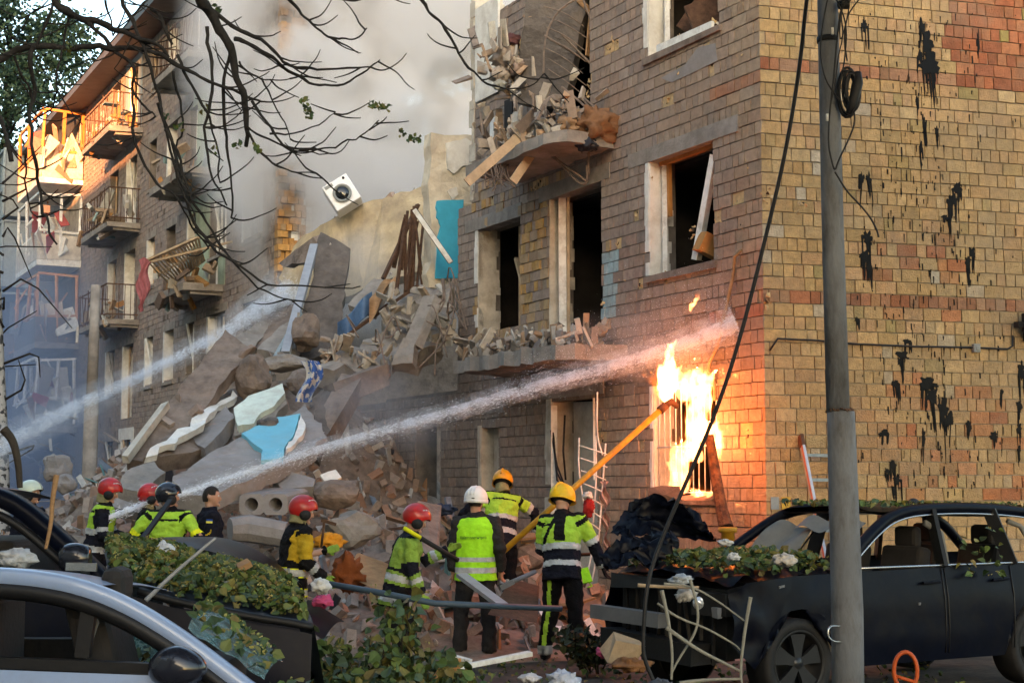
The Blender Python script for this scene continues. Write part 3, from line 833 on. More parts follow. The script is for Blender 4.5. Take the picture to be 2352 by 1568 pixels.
# boarded-in balconies stacked at the far end (they stick out of the front, the uppermost catches the sun)
def glazed(k, s0, s1, depth, wood, panel):
    z = .95 + STOREY * k
    l = MB(); l.fbox(FRONT, s0, s1, z - .2, z, .02, depth, jt=.03)
    sl = l.build('balcony_slab', M['white_paint'] if k > 2 else M['concrete'], wing)
    l = MB()
    for s in (s0 + .04, (s0 + s1) / 2, s1 - .04):
        for o in ((depth - .05,) if s0 + .1 < s < s1 - .1 else (.1, depth / 2, depth - .05)):
            l.bar(FRONT.pt(s, z, o), FRONT.pt(s + jit(.2), z + 2.3, o + jit(.12)), .09)
    for zz in (.95, 2.3):
        l.bar(FRONT.pt(s0, z + zz, depth - .05), FRONT.pt(s1, z + zz + jit(.1), depth - .05), .08)
        l.bar(FRONT.pt(s0, z + zz, .1), FRONT.pt(s0, z + zz + jit(.1), depth - .05), .08)
    for i in range(9):
        a = FRONT.pt(rnd.uniform(s0, s1), z + rnd.uniform(0, 2), rnd.uniform(.1, depth + .1)); b = a + V((jit(.5), jit(.5), rnd.uniform(-.8, .8)))
        l.bar(a, b, .05)
    l.build('balcony_frame', M[wood], sl)
    l = MB(); l.fbox(FRONT, s0 - .02, s1, z, z + .85, depth - .06, depth, jt=.03); l.fbox(FRONT, s0 - .03, s0 + .03, z, z + .85, .05, depth, jt=.03); l.fbox(FRONT, s0 + .3, s1, z, z + 2.4, .03, .06); l.build('parapet', M[panel if k > 2 else 'dark_concrete'], sl)
    l = MB()
    for i in range(16):
        c = FRONT.pt(rnd.choice([s0 + .02, rnd.uniform(s0, s1)]), z + rnd.uniform(.2, 1.6), rnd.uniform(.1, depth))
        m = Matrix.Translation(c) @ Euler((jit(.6), jit(.6), rnd.uniform(0, 6))).to_matrix().to_4x4()
        l.box(m, (rnd.uniform(.1, .5), .02, rnd.uniform(.2, .6)), 0, varc(rnd.choice([(.55, .54, .5), (.48, .42, .34), (.3, .2, .14), (.6, .58, .52), (.35, .07, .06)]), .15), jt=.03)
    tag(l.build('balcony_panel', M['cloth_tint'], sl), kind='stuff')
for k, w in ((1, 'white_paint'), (2, 'orange_wood'), (3, 'white_paint'), (4, 'orange_wood')):
    glazed(k, 40.0, 44.5, 1.5, w, 'plaster')
for k in (1, 2, 3, 4):
    l = MB(); z = .95 + STOREY * k
    l.fbox(FRONT, 48.5, 53.5, z, z + (2.6 if k > 2 else 1.0), .02, 1.4, jt=.05); l.build('enclosed_balcony', M['bluegrey_paint'] if k > 2 else M['dark_concrete'], wing)
    l = MB()
    for s in (48.47, 50, 51.5, 53): l.bar(FRONT.pt(s, z, 1.44), FRONT.pt(s, z + 2.6, 1.44), .09)
    l.bar(FRONT.pt(48.4, z + 1, 1.44), FRONT.pt(53.5, z + 1, 1.44), .08); l.bar(FRONT.pt(48.4, z + 2.6, 1.44), FRONT.pt(53.5, z + 2.6, 1.44), .08); l.bar(FRONT.pt(48.45, z + 2.6, 0), FRONT.pt(48.45, z + 2.6, 1.44), .08)
    l.build('balcony_frame', M['bluegrey_paint'], wing)
# dark lean-to and torn awnings at the foot of the far end
l = MB(); l.fbox(FRONT, 44.8, 54, 0, 5, .02, 1.3, jt=.1); M['dark_red_wall'] = mat('dark_red_wall', (.06, .03, .035), .9, .3, 3, .3, 20); l.build('entrance_porch', M['dark_red_wall'], wing)
l = MB()
for i in range(60):
    a = FRONT.pt(rnd.uniform(34, 46), rnd.uniform(.6, 4.2), rnd.uniform(.2, 2.2)); l.bar(a, a + V((jit(.9), jit(.9), jit(.5))), rnd.uniform(.03, .12), .03, 0, varc(rnd.choice([(.3, .27, .24), (.16, .14, .13), (.45, .43, .4), (.28, .2, .13)]), .2))
tag(solo(l, 'wreckage', M['cloth_tint'], 'tangle of torn boards and awnings at the foot of the far wing', 'wreckage'), kind='stuff')
l = MB(); l.fbox(FRONT, FAR0 + 4, FAR0 + 9.5, 2.2, 2.4, .02, 1.5, jt=.06); l.fbox(FRONT, FAR0 + 4.4, FAR0 + 4.7, 0, 2.2, 1.1, 1.4); l.fbox(FRONT, FAR0 + 8.8, FAR0 + 9.1, 0, 2.2, 1.1, 1.4)
l.build('entrance_canopy', M['concrete'], wing)

# thin street-lamp post in front of the far wing
post = thing('lamp_post', G(197, 1262), 'slim grey concrete post standing before the far wing', 'post')
l = MB(); p = P(200, 1262, 33.5); p.z = 0
l.tube([p, p + V((.02, 0, 3.7))], [.17, .15], 10); l.build('post_base', M['concrete'], post)
l = MB(); l.tube([p + V((.02, 0, 3.7)), p + V((.05, 0, 6.1))], [.12, .1], 10); l.build('post_shaft', M['concrete'], post)

# unseen blocks added, stepped so low sun reaches only the far top corner
blocker = thing('opposite_building', FRONT.pt(0, 0, 34), 'tall pale block added out of view to shade the street', 'building')
for (s0, s1, h_) in ((-120, -42, 19.5), (-41.9, -18, 31), (-17.9, 2, 20.9), (2.1, 130, 41)):
    l = MB(); l.fbox(FRONT, s0, s1, 0, h_, 34, 36.5); l.build('wall', M['plaster'], blocker)
l = MB()
for k in range(5):
    for i in range(27): l.fbox(FRONT, -66 + i * 4, -64.4 + i * 4, 1.5 + k * 2.9, 2.9 + k * 2.9, 33.97, 34.2)
tag(l.build('window', M['dark_interior'], blocker), kind='stuff')
# ================================================================ near balconies
def junk(fn, n, size, cols_, mb=None, thin=True):
    l = mb or MB()
    for i in range(n):
        m = Matrix.Translation(fn()) @ Euler((rnd.uniform(0, 6), rnd.uniform(0, 6), rnd.uniform(0, 6))).to_matrix().to_4x4()
        k = rnd.uniform(.4, 1)
        if rnd.random() < .5: l.rock(m, (size * k, size * k * .7, size * k * .4), 0, varc(rnd.choice(cols_), .2), 9)
        else: l.box(m, (size * k * 1.6, size * k * .5, size * .12), 0, varc(rnd.choice(cols_), .2), jt=size * .1)
    return l
DUST = [(.36, .30, .24), (.42, .36, .30), (.28, .21, .16), (.48, .43, .36), (.33, .22, .14), (.22, .17, .14)]
def rough_slab(pts, t, name, mats, parent=None, label=None, cat=None, rough=.03, sub=3, edge=5, group=None, away=None, kind=None, crack=.0):
    """a broken plate: outline points in space, thickness t away from the viewer, chipped edges and an uneven face"""
    pts = [V(p) for p in pts]
    n = V((0, 0, 0))
    for i in range(len(pts)): n += (pts[i] - pts[0]).cross(pts[(i + 1) % len(pts)] - pts[0])
    n.normalize()
    if n.dot(EYEP - pts[0]) < 0: n = -n
    out = []
    for i, p in enumerate(pts):
        q = pts[(i + 1) % len(pts)]; L = (q - p).length; k = max(1, int(L * edge))
        side = (q - p).normalized().cross(n) if L > 1e-6 else V((0, 0, 0))
        for j in range(k):
            out.append(p.lerp(q, j / k) + side * (jit(rough * 1.5) if j else 0))
    bm = bmesh.new()
    vs = [bm.verts.new(p) for p in out]
    f = bm.faces.new(vs)
    r = bmesh.ops.extrude_face_region(bm, geom=[f])
    new = [e for e in r['geom'] if isinstance(e, bmesh.types.BMVert)]
    bmesh.ops.translate(bm, verts=new, vec=-n * t)
    bmesh.ops.triangulate(bm, faces=bm.faces[:])
    for _ in range(sub):
        long = [e for e in bm.edges if e.calc_length() > .22]
        if not long: break
        bmesh.ops.subdivide_edges(bm, edges=long, cuts=1)
        bmesh.ops.triangulate(bm, faces=[g for g in bm.faces if len(g.verts) > 3])
    sd = rnd.uniform(0, 50)
    for v in bm.verts:
        v.co += n * (noise.noise(v.co * 2.2 + V((sd, 0, 0))) * rough * 1.3 + (.5 - abs(noise.noise(v.co * 4.5 + V((0, sd, 0))))) * rough * 1.1) + V((noise.noise(v.co * 7), noise.noise(v.co * 7 + V((9, 0, 0))), noise.noise(v.co * 7 + V((0, 9, 0))))) * rough * .5
    bmesh.ops.recalc_face_normals(bm, faces=bm.faces[:])
    mb = MB(); mb.mesh(bm); bm.free()
    if parent is not None: return mb.build(name, mats, parent)
    return solo(mb, name, mats, label, cat, group, kind)
def bal_near(x0, x1, z, depth, m, ragged=.03, th=.16):
    s1 = FRONT.hit(x0, 400, depth * .6)[0] if x0 > 60 else x0
    s0 = FRONT.hit(x1, 400, 0)[0]
    o = rough_slab([FRONT.pt(s0, z - th, .015), FRONT.pt(s0 + jit(.1), z - th, depth * .8), FRONT.pt(s0 + .25, z - th, depth), FRONT.pt((s0 + s1) / 2, z - th, depth + jit(ragged)), FRONT.pt(s1 - .05, z - th, depth), FRONT.pt(s1, z - th, .015)], th, 'balcony_slab', M[m], house, rough=ragged * .5, edge=6)
    return o, s0, s1
B3Z = 6.5
slab3, a3, b3 = bal_near(1120, 1412, B3Z, .95, 'concrete')
slab2, a2, b2 = bal_near(1092, 1440, 3.66, .95, 'concrete', .06, .2)
# rubble lying on them
l = junk(lambda: FRONT.pt(rnd.uniform(a3 + .1, b3 - .1), B3Z + abs(rnd.gauss(0, .28)) + .03, rnd.uniform(.1, .9)), 230, .13, DUST)
tag(solo(l, 'balcony_rubble', M['cloth_tint'], 'heap of plaster and broken boards on the third floor balcony', 'rubble'), kind='stuff')
l = junk(lambda: FRONT.pt(rnd.uniform(a2 + .1, b2 - .05), 3.68 + abs(rnd.gauss(0, .13)), rnd.uniform(.1, .95)), 170, .11, DUST)
tag(solo(l, 'balcony_rubble', M['cloth_tint'], 'broken plaster and brick scattered on the lower second floor balcony ledge', 'rubble'), kind='stuff')
# crumpled brown carpet / cloth at the right end of the balcony
l = MB()
cc = P(1365, 290, FRONT.pt((a3 + .3), 0, .6).y)
def crumple(c, r, seed, flat=.7, nu=26, nv=16):
    def f(u, v):
        a = u * 2 * pi; e = (v - .5) * pi
        d = V((cos(a) * cos(e), sin(a) * cos(e), sin(e) * flat))
        k = 1.1 + .5 * noise.noise(d * 2.2 + V((seed, 0, 0))) - .55 * abs(noise.noise(d * 3.6 + V((0, seed, 0)))) - .30 * abs(noise.noise(d * 8 + V((0, 0, seed)))) + .10 * noise.noise(d * 15)
        return c + d * r * k
    return f
l.grid(crumple(cc, .33, 3.1), 30, 18, 0, (.20, .10, .05))
l.grid(crumple(cc + V((-.1, -.1, -.25)), .16, 5.7), 22, 14, 0, (.03, .035, .05))
l.grid(crumple(cc + V((-.35, -.05, -.02)), .2, 8.7), 22, 14, 0, (.30, .18, .10))
solo(l, 'crumpled_carpet', M['cloth_tint'], 'crumpled brown carpet slumped at the right end of the upper balcony', 'carpet')
# bent rails of the balustrade
l = MB()
def rail(pts, r=.016, mb=None):
    # smooth the polyline
    q = [V(p) for p in pts]
    for _ in range(2):
        n_ = [q[0]]
        for a, b in zip(q[:-1], q[1:]): n_ += [a.lerp(b, .25), a.lerp(b, .75)]
        n_.append(q[-1]); q = n_
    (mb or l).tube(q, r, 6)
YB = FRONT.pt(a3 + .8, 0, .9).y
for pts in ([(1215, 310), (1265, 350), (1330, 425), (1350, 420), (1347, 380)], [(1335, 222), (1370, 270), (1390, 320)], [(1335, 220), (1430, 305)], [(1225, 330), (1290, 375), (1345, 415)], [(1360, 310), (1350, 360), (1352, 400)], [(1235, 260), (1290, 300), (1340, 340)], [(1290, 200), (1340, 240), (1395, 300)]):
    rail([P(x, y, YB + (1340 - x) * .004) for x, y in pts], .018)
for i in range(12):
    x = 1240 + i * 13 + jit(10); rail([P(x, 250 + i * 3 + jit(10), YB + jit(.2)), P(x + 20 + jit(15), 290 + jit(20), YB + jit(.2)), P(x + 30 + jit(30), 330 + jit(25), YB + jit(.2))], .009)
for i in range(16):
    x = 1115 + i * 4; rail([P(x + jit(10), 370 + jit(12), YB + .8), P(x + jit(25), 400 + jit(12), YB + .7), P(x + jit(30), 425 + jit(15), YB + .7)], .008)
l.build('bent_railing', M['steel_rod'], house)
# long plank leaning off the balcony
l = MB(); l.bar(P(1178, 418, YB + .2), P(1238, 330, YB + .35), .03, .12); l.bar(P(1072, 420, YB + .1), P(1180, 325, YB + .3), .035, .13); l.bar(P(1180, 325, YB + .3), P(1245, 262, YB + .45), .035, .14)
solo(l, 'plank', M['pale_wood'], 'long splintered plank leaning off the upper balcony debris', 'plank')
# ---- the fourth floor balcony slab hanging vertically
YS = FRONT.pt(b3 - 1.2, 0, .8).y
hs = rough_slab([P(1205, -130, YS), P(1345, -130, YS - .3), P(1345, 30, YS - .3), P(1300, 215, YS - .15), P(1265, 245, YS - .1), P(1172, 232, YS + .2), P(1185, 170, YS + .2), P(1205, 60, YS)], .22, 'hanging_slab', M['dark_concrete'], None, 'dark concrete balcony slab hanging upright from the upper floor', 'slab', .02)
l = MB()
for pts in ([(1380, -20), (1290, 10), (1250, 80), (1248, 170)], [(1340, 0), (1405, 180)], [(1290, 80), (1400, 190)], [(1250, 82), (1330, 130)]): rail([P(x, y, YS - .45) for x, y in pts], .016)
for i in range(7): rail([P(1255 + jit(6), 15 + i * 24, YS - .42), P(1300, 30 + i * 26, YS - .5), P(1345 + jit(6), 62 + i * 27, YS - .42)], .008)
l.build('bent_railing', M['steel_rod'], house)
l = MB()
for a in [((1350, 130), (1362, -10)), ((1372, 120), (1378, -10)), ((1330, 0), (1395, 75)), ((1395, 60), (1370, -30))]: l.bar(P(*a[0], YS - .3), P(*a[1], YS - .2), .03, .09)
solo(l, 'door_frame', M['wood'], 'splintered brown door frame boards dangling beside the hanging slab', 'frame')
# the torn left end: plaster room wall, blocks, pipe, debris stuck under the slab
l = MB()
z = 6.35
while z < ZTOP + .6:
    h = rnd.uniform(.12, .3); l.fbox(FRONT, END_TOP - .05 - rnd.uniform(0, .12), END_TOP + .02 + jit(.06), z, z + h, -.5, .02 + jit(.015)); z += h
l.build('torn_wall_end', M['plaster'], house)
l = MB(); s, z = FRONT.hit(1145, 55); l.fbox(FRONT, s - .1, s + .75, 7.9, 9.4, .02, .05, jt=.02); l.build('painted_wall_patch', M['white_plaster'], house)
l = MB(); s, z = FRONT.hit(1142, 240); l.fbox(FRONT, s - .12, s + .1, 6.55, 7.5, .02, .08); l.build('white_panel', M['white_paint'], house)
l = MB(); s, z = FRONT.hit(1170, 240); l.fbox(FRONT, s - .15, s + .12, 6.5, 7.7, -.2, .03); l.build('opening_shade_box', M['dark_interior'], house)  # near-black box in place of an opening, its shade put into the colour
cc = P(1165, 140, YS + .3)
l = MB()
for i, (dx, dz, r, c) in enumerate([(0, .1, .22, (.36, .29, .24)), (.15, -.1, .17, (.30, .22, .18)), (-.12, -.2, .15, (.38, .32, .27)), (.05, .28, .14, (.12, .05, .05)), (-.1, -.38, .10, (.3, .3, .27))]):
    l.grid(crumple(cc + V((dx, jit(.1), dz)), r, i * 3.3, .8, 24, 14), 24, 14, 0, c)
l = junk(lambda: cc + V((rnd.gauss(0, .2), jit(.3), rnd.gauss(-.05, .3))), 50, .12, DUST, l)
tag(solo(l, 'wedged_debris', M['cloth_tint'], 'bundle of cloth and plaster wedged at the left edge of the hanging slab', 'debris'), kind='stuff')
# ---- the blue-painted cross wall standing free at the break
CW = CROSS(FRONT.hit(992, 500)[0])
def CWp(x, y, o=0.0): s, z = CW.hit(x, y); return CW.pt(s, z, o)
bw = rough_slab([CWp(990, 305), CWp(1086, 310), CWp(1086, 660), CWp(985, 660), CWp(988, 480)], .3, 'free_wall', M['pale_wall'], None, 'free standing plastered wall stub with a bright blue dado at the break', 'wall', .03)
l = MB(); rp = [(1002, 462), (1062, 460), (1058, 500), (1055, 560), (1050, 640), (998, 640), (1002, 560), (1010, 520), (1000, 500)]
def patch(fr_pt, pts, name, m, parent, o=.05, t=.06, k=3):
    l = MB(); q = []
    for i, p in enumerate(pts):
        r = pts[(i + 1) % len(pts)]
        for j in range(k):
            u = j / k; q.append(fr_pt(p[0] + (r[0] - p[0]) * u + (jit(2.2) if j else 0), p[1] + (r[1] - p[1]) * u + (jit(2.2) if j else 0), o))
    nn = (q[1] - q[0]).cross(q[len(q) // 2] - q[0]).normalized()
    if nn.dot(EYEP - q[0]) < 0: nn = -nn
    l.prism(q, -nn * t); return l.build(name, M[m], parent)
patch(CWp, rp, 'blue_paint', 'blue_paint', bw, .055)
patch(CWp, [(1022, 330), (1068, 318), (1085, 330), (1080, 380), (1055, 385), (1040, 400), (1025, 390)], 'white_patch', 'white_plaster', bw, .055)
patch(CWp, [(1025, 440), (1045, 430), (1050, 448), (1035, 460)], 'white_patch', 'white_plaster', bw, .055)
l = MB()
for i in range(14):
    a = P(950 + jit(28), 470 + rnd.uniform(0, 60), 26.5); l.bar(a, a + V((jit(.25), jit(.2), -rnd.uniform(.6, 1.9))), rnd.uniform(.03, .08), .03)
l.bar(P(952, 482, 25.6), P(1035, 602, 25.4), .08)
solo(l, 'splintered_timber', M['rust'], 'dark splintered timbers hanging beside the blue wall stub', 'timber')
l = MB(); l.bar(P(952, 482, 25.3), P(1036, 603, 25.2), .07); solo(l, 'loose_pole', M['white_paint'], 'pale grey pole leaning across the blue wall stub', 'pole')
sheet_mb = MB()
# ---- the great collapsed slabs
def S(pts, t, m, name, label, rough=.05, cat='slab', **kw):
    return rough_slab([P(x, y, Y) for x, y, Y in pts], t, name, M[m], None, label, cat, rough, **kw)
S([(640, 640, 32), (690, 545, 31.8), (760, 505, 30.8), (835, 468, 30.5), (1010, 420, 30), (1020, 600, 28.5), (900, 640, 29), (800, 680, 30), (690, 720, 31)], .25, 'beige_plaster', 'fallen_floor_slab', 'wide dusty beige floor slab sloping down behind the smoke', .024)
S([(736, 532, 27.6), (805, 572, 27.4), (772, 805, 26), (700, 832, 25.8), (682, 800, 25.9)], .3, 'dark_concrete', 'upright_slab', 'dark upright slab standing in the middle of the collapse', .024)
S([(720, 545, 28.6), (738, 538, 28.6), (735, 590, 28.3), (660, 612, 29.5), (640, 605, 30)], .15, 'brown_concrete', 'broken_slab', 'brown slab fragment leaning on the dark upright slab', .024)
big = S([(518, 756, 24.4), (578, 803, 24.0), (430, 985, 22.4), (345, 1062, 21.8), (290, 1052, 21.8)], .22, 'brown_concrete', 'leaning_slab', 'large brown slab leaning up the left side of the rubble', .024)
l = MB(); l.bar(P(287, 1053, 21.6), P(380, 930, 22.6), .13, .1, jt=.02); l.build('pale_edge', M['plaster'], big)
slab_b = S([(545, 888, 24.6), (575, 905, 24.4), (520, 1010, 22.6), (440, 1040, 21.8), (330, 1050, 21.3), (345, 1030, 21.4), (450, 945, 23.2)], .25, 'brown_concrete', 'leaning_slab', 'second brown slab with a chipped white edge below the large one', .024)
S([(334, 1046, 21.0), (345, 1028, 21.2), (440, 965, 22.4), (535, 900, 23.7), (545, 908, 23.6), (450, 985, 22.1)], .10, 'white_plaster', 'plaster_edge', 'broken strip of white plaster along the edge of the second brown slab', .05, cat='plaster edge')
def boulder(x, y, Y, w, h, m, label, name='concrete_boulder', d=None, seed=1.0, group=None, cat='boulder', ns=3):
    k = Y / FOC; c = P(x, y, Y); bm = bmesh.new()
    bmesh.ops.create_icosphere(bm, subdivisions=3, radius=1)
    rot = Euler((seed, seed * 2.1, seed * .7)).to_matrix()
    for v in bm.verts:
        p = v.co.copy(); q = rot @ p
        r = max(abs(q.x), abs(q.y), abs(q.z)) ** -.55
        r *= 1 + .28 * noise.noise(p * 1.3 + V((seed * 5, 0, 0))) + .10 * noise.noise(p * 4 + V((seed, 0, 0)))
        v.co = V((p.x * w * k / 2 * r, p.y * (d or (w + h) / 2) * k / 2 * r, p.z * h * k / 2 * r))
    mb = MB(); mb.mesh(bm, Matrix.Translation(c)); bm.free()
    return solo(mb, name, M[m], label, cat, group)
boulder(582, 866, 23.8, 72, 92, 'brown_concrete', 'rounded brown boulder of masonry below the grey block', seed=1.3)
boulder(705, 765, 25.5, 60, 75, 'brown_concrete', 'brown lump of masonry at the foot of the dark upright slab', seed=2.2)
boulder(655, 834, 24.4, 105, 36, 'concrete', 'long grey concrete block above the boulder', 'concrete_block', seed=0.2, cat='block')
boulder(700, 880, 23.7, 70, 60, 'brown_concrete', 'dark broken lump beside the blue speckled cloth', seed=3.4)
S([(540, 775, 27.3), (600, 735, 28), (625, 752, 28), (575, 800, 26.8)], .15, 'concrete', 'broken_slab', 'pale slab corner poking out above the large brown slab', .024)
S([(560, 740, 28.5), (650, 690, 29), (690, 700, 28.5), (640, 790, 27), (590, 800, 27)], .15, 'brown_concrete', 'broken_slab', 'grey brown slab lying behind the water spray', .024)
ps = S([(534, 948, 22.8), (570, 922, 23), (652, 890, 23.4), (660, 925, 23), (628, 966, 22.5), (600, 985, 22.4), (540, 1002, 22.3)], .16, 'concrete', 'painted_slab', 'concrete slab fragment covered in flaking pale green white paint', .03)
def on_slab(pl):
    """a point on the plane through three sight lines with their depths"""
    a, b, c = [P(*q) for q in pl]; n = (b - a).cross(c - a)
    def f(x, y, o=0.0):
        d = ray(x, y); k = (a - EYEP).dot(n) / d.dot(n)
        nn = n.normalized()
        if nn.dot(EYEP - a) < 0: nn = -nn
        return EYEP + d * k + nn * o
    return f
patch(on_slab([(534, 948, 22.8), (652, 890, 23.4), (600, 985, 22.4)]), [(538, 950), (572, 922), (650, 893), (656, 915), (632, 945), (600, 962), (585, 985), (548, 992)], 'paint_layer', 'pale_green_paint', ps, .10, .12)
gs_pl = [(410, 1095, 19.8), (700, 930, 22.4), (590, 1090, 19.9)]
gf_ = on_slab(gs_pl)
gslab = rough_slab([gf_(x, y) for x, y in [(398, 1095), (480, 1045), (562, 1000), (640, 965), (700, 928), (752, 1000), (700, 1035), (590, 1092), (480, 1140), (405, 1135)]], .22, 'wall_panel', M['grey_slab'], None, 'tilted grey wall panel with a light blue painted patch', 'panel', .03)
patch(gf_, [(555, 1006), (585, 990), (640, 968), (690, 960), (682, 985), (672, 1015), (655, 1035), (650, 1062), (600, 1068), (604, 1045), (590, 1035)], 'blue_paint', 'light_blue_paint', gslab, .07, .09)
patch(gf_, [(691, 962), (702, 985), (695, 1010), (672, 1035), (657, 1045), (660, 1034), (676, 1014), (685, 986)], 'white_patch', 'white_plaster', gslab, .07, .09)
boulder(615, 975, 21.5, 50, 30, 'dark_concrete', 'small dark jagged lump lying on the light blue panel', seed=4.4)
floor = S([(722, 832, 23.5), (790, 795, 24), (865, 772, 24.4), (905, 700, 25.2), (955, 665, 25.8), (1042, 648, 25.6), (1047, 742, 24.8), (985, 808, 24.2), (895, 838, 23.8), (840, 858, 23.5), (765, 862, 23.2)], .3, 'concrete', 'broken_floor', 'great broken concrete floor slab sagging from the blue wall stub', .10, sub=4)
l = junk(lambda: P(rnd.uniform(880, 1045), rnd.uniform(660, 790), 24.3), 60, .13, [(.34, .29, .23), (.40, .35, .28), (.28, .24, .2), (.44, .40, .34)])
l = junk(lambda: P(rnd.uniform(740, 900), rnd.uniform(780, 860), 23.6), 40, .12, [(.34, .29, .23), (.40, .35, .28), (.28, .24, .2)], l)
tag(solo(l, 'masonry_crumbs', M['cloth_tint'], 'crumbling plaster and masonry stuck on the sagging floor slab', 'rubble'), kind='stuff')
l = MB(); l.bar(P(992, 690, 23.9), P(945, 800, 23.5), .28, .16, jt=.05); solo(l, 'concrete_plank', M['concrete'], 'pale concrete plank hanging end down from the sagging floor', 'plank')
S([(930, 780, 23.5), (955, 795, 23.4), (950, 835, 23.2), (900, 838, 23.3), (915, 805, 23.4)], .15, 'concrete', 'concrete_lump', 'pale lump of concrete below the hanging plank', .05, cat='lump')
l = MB(); l.bar(P(880, 862, 23.4), P(760, 905, 22.8), .30, .3, jt=.04); l.bar(P(812, 880, 23.1), P(745, 1012, 22), .30, .3, jt=.04)
solo(l, 'fallen_beam', M['brown_concrete'], 'broken brown concrete beams propping the sagging floor slab', 'beam')
# timber, sheets and rods sticking out of the heap
l = MB()
for a in [((770, 790), (960, 655), 25), ((760, 800), (890, 700), 24.8), ((745, 830), (800, 770), 24), ((880, 640), (960, 470), 26.5)]: l.bar(P(*a[0], a[2]), P(*a[1], a[2] + .4), .09, .05)
solo(l, 'roof_timber', M['rust'], 'charred red brown battens lying across the sagging floor slab', 'timber', kind='stuff')
l = MB(); l.grid(lambda u, v: P(848 + 60 * u, 690 - 60 * u + 40 * v * (1 - u * .5), 25 - .5 * v) + V((0, .15 * sin(u * 7), .1 * sin(v * 5 + u * 4))), 14, 8); solo(l, 'torn_sheet', M['wood'], 'torn brown sheet curling over the upper edge of the rubble', 'sheet')
l = MB(); l.grid(lambda u, v: P(775 + 80 * u, 745 - 70 * u + 38 * v, 25.3) + V((0, .2 * sin(u * 6), .1 * sin(v * 6))), 14, 8); M['blue_sheet'] = mat('blue_sheet', (.08, .15, .27), .5, .3, 5, .2, 20); solo(l, 'torn_sheet', M['blue_sheet'], 'blue plastic sheet among the timbers above the sagging slab', 'sheet')
l = MB(); l.bar(P(722, 565, 27.4), P(656, 812, 25.2), .14, .1); M['pale_metal'] = mat('pale_metal', (.33, .34, .36), .5, .15, 6, .1, 30, metal=.3); solo(l, 'leaning_beam', M['pale_metal'], 'pale grey beam leaning diagonally in front of the dark upright slab', 'beam')
l = MB(); l.bar(P(690, 720, 26), P(600, 880, 24.8), .07); solo(l, 'leaning_pole', M['bluegrey_paint'], 'thin blue grey pole leaning left of the pale beam', 'pole')
S([(590, 800, 25.6), (650, 745, 26.4), (700, 725, 26.6), (690, 790, 25.8), (640, 815, 25.3)], .2, 'concrete', 'broken_slab', 'grey slab wedge left of the lump at the upright slab', .024)
S([(700, 1010, 21.6), (742, 900, 22.8), (790, 880, 23), (775, 960, 22.2), (735, 1035, 21.4)], .25, 'dark_concrete', 'broken_slab', 'dark slab wedge standing right of the light blue panel', .024)
S([(430, 1000, 22.4), (520, 935, 23.2), (545, 955, 22.8), (470, 1030, 21.8)], .2, 'grey_slab', 'broken_slab', 'grey slab lying between the second brown slab and the light blue panel', .024)
S([(800, 700, 25.6), (860, 640, 26.2), (905, 650, 26), (860, 720, 25.2)], .12, 'concrete', 'broken_slab', 'grey plate tilted at the top of the sagging floor', .024)
# blue and white speckled cloth over the edge
l = MB()
l.grid(lambda u, v: P(690 + 40 * u + 12 * sin(v * 5), 828 + 95 * v, 22.6 - .2 * v) + V((0, .1 * sin(u * 8 + v * 3), 0)), 14, 22)
def speckle(name, a, b, scale, thr):
    m = mat(name, a, .9, .15, 10, .3, 40); nt = m.node_tree; n = nt.nodes.new('ShaderNodeTexNoise'); n.inputs['Scale'].default_value = scale; n.inputs['Detail'].default_value = 3
    r = nt.nodes.new('ShaderNodeMath'); r.operation = 'GREATER_THAN'; r.inputs[1].default_value = thr
    tcn = nt.nodes.new('ShaderNodeTexCoord'); nt.links.new(tcn.outputs['Object'], n.inputs['Vector']); nt.links.new(n.outputs[0], r.inputs[0])
    mx = nt.nodes.new('ShaderNodeMix'); mx.data_type = 'RGBA'; mx.inputs[7].default_value = (*b, 1); nt.links.new(r.outputs[0], mx.inputs[0])
    bs = nt.nodes['Principled BSDF']; old = bs.inputs['Base Color'].links[0].from_socket; nt.links.new(old, mx.inputs[6]); nt.links.new(mx.outputs[2], bs.inputs['Base Color'])
    return m
M['speckled_cloth'] = speckle('speckled_cloth', (.04, .10, .30), (.5, .47, .42), 9, .5)
solo(l, 'speckled_cloth', M['speckled_cloth'], 'blue and white speckled cloth draped over a broken slab edge', 'cloth')
# hanging reinforcement wires
l = MB()
for i in range(11):
    x = rnd.uniform(790, 1050); y = rnd.uniform(640, 800); Y = 23.6
    rail([P(x, y, Y), P(x + jit(40), y + rnd.uniform(-60, 70), Y - .2), P(x + jit(60), y + rnd.uniform(-90, 120), Y - .3)], .012, l)
for i in range(6):
    x = rnd.uniform(1010, 1050); rail([P(x, 640, 24), P(x + jit(10), 690, 23.8), P(x + jit(20), rnd.uniform(700, 780), 23.8)], .014, l)
solo(l, 'reinforcement_wire', M['steel_rod'], 'bent reinforcement wires sprouting from the sagging floor slab', 'wire', kind='stuff')
# ruined ground floor wall below the collapse
rl = MB(); wall_cells(rl, FRONT, END_GROUND - .0, 17.5, -.05, 3.3, [[12.2, 14.6, .2, 2.9]], .38, o=-.012)
rl.build('ruined_wall', M['dark_mortar'], house)
sm = MB()
for b in brick_list(END_GROUND + .01, 17.5, 0, 3.2, [[12.2, 14.6, .2, 2.9]]): sm.fbox(FRONT, b[0], b[1], b[2], b[3], -.07, abs(jit(.012)), 0, varc(rnd.choice(FARPINK), .15))
tag(sm.build('brick', M['dusty_brick'], house), kind='stuff')

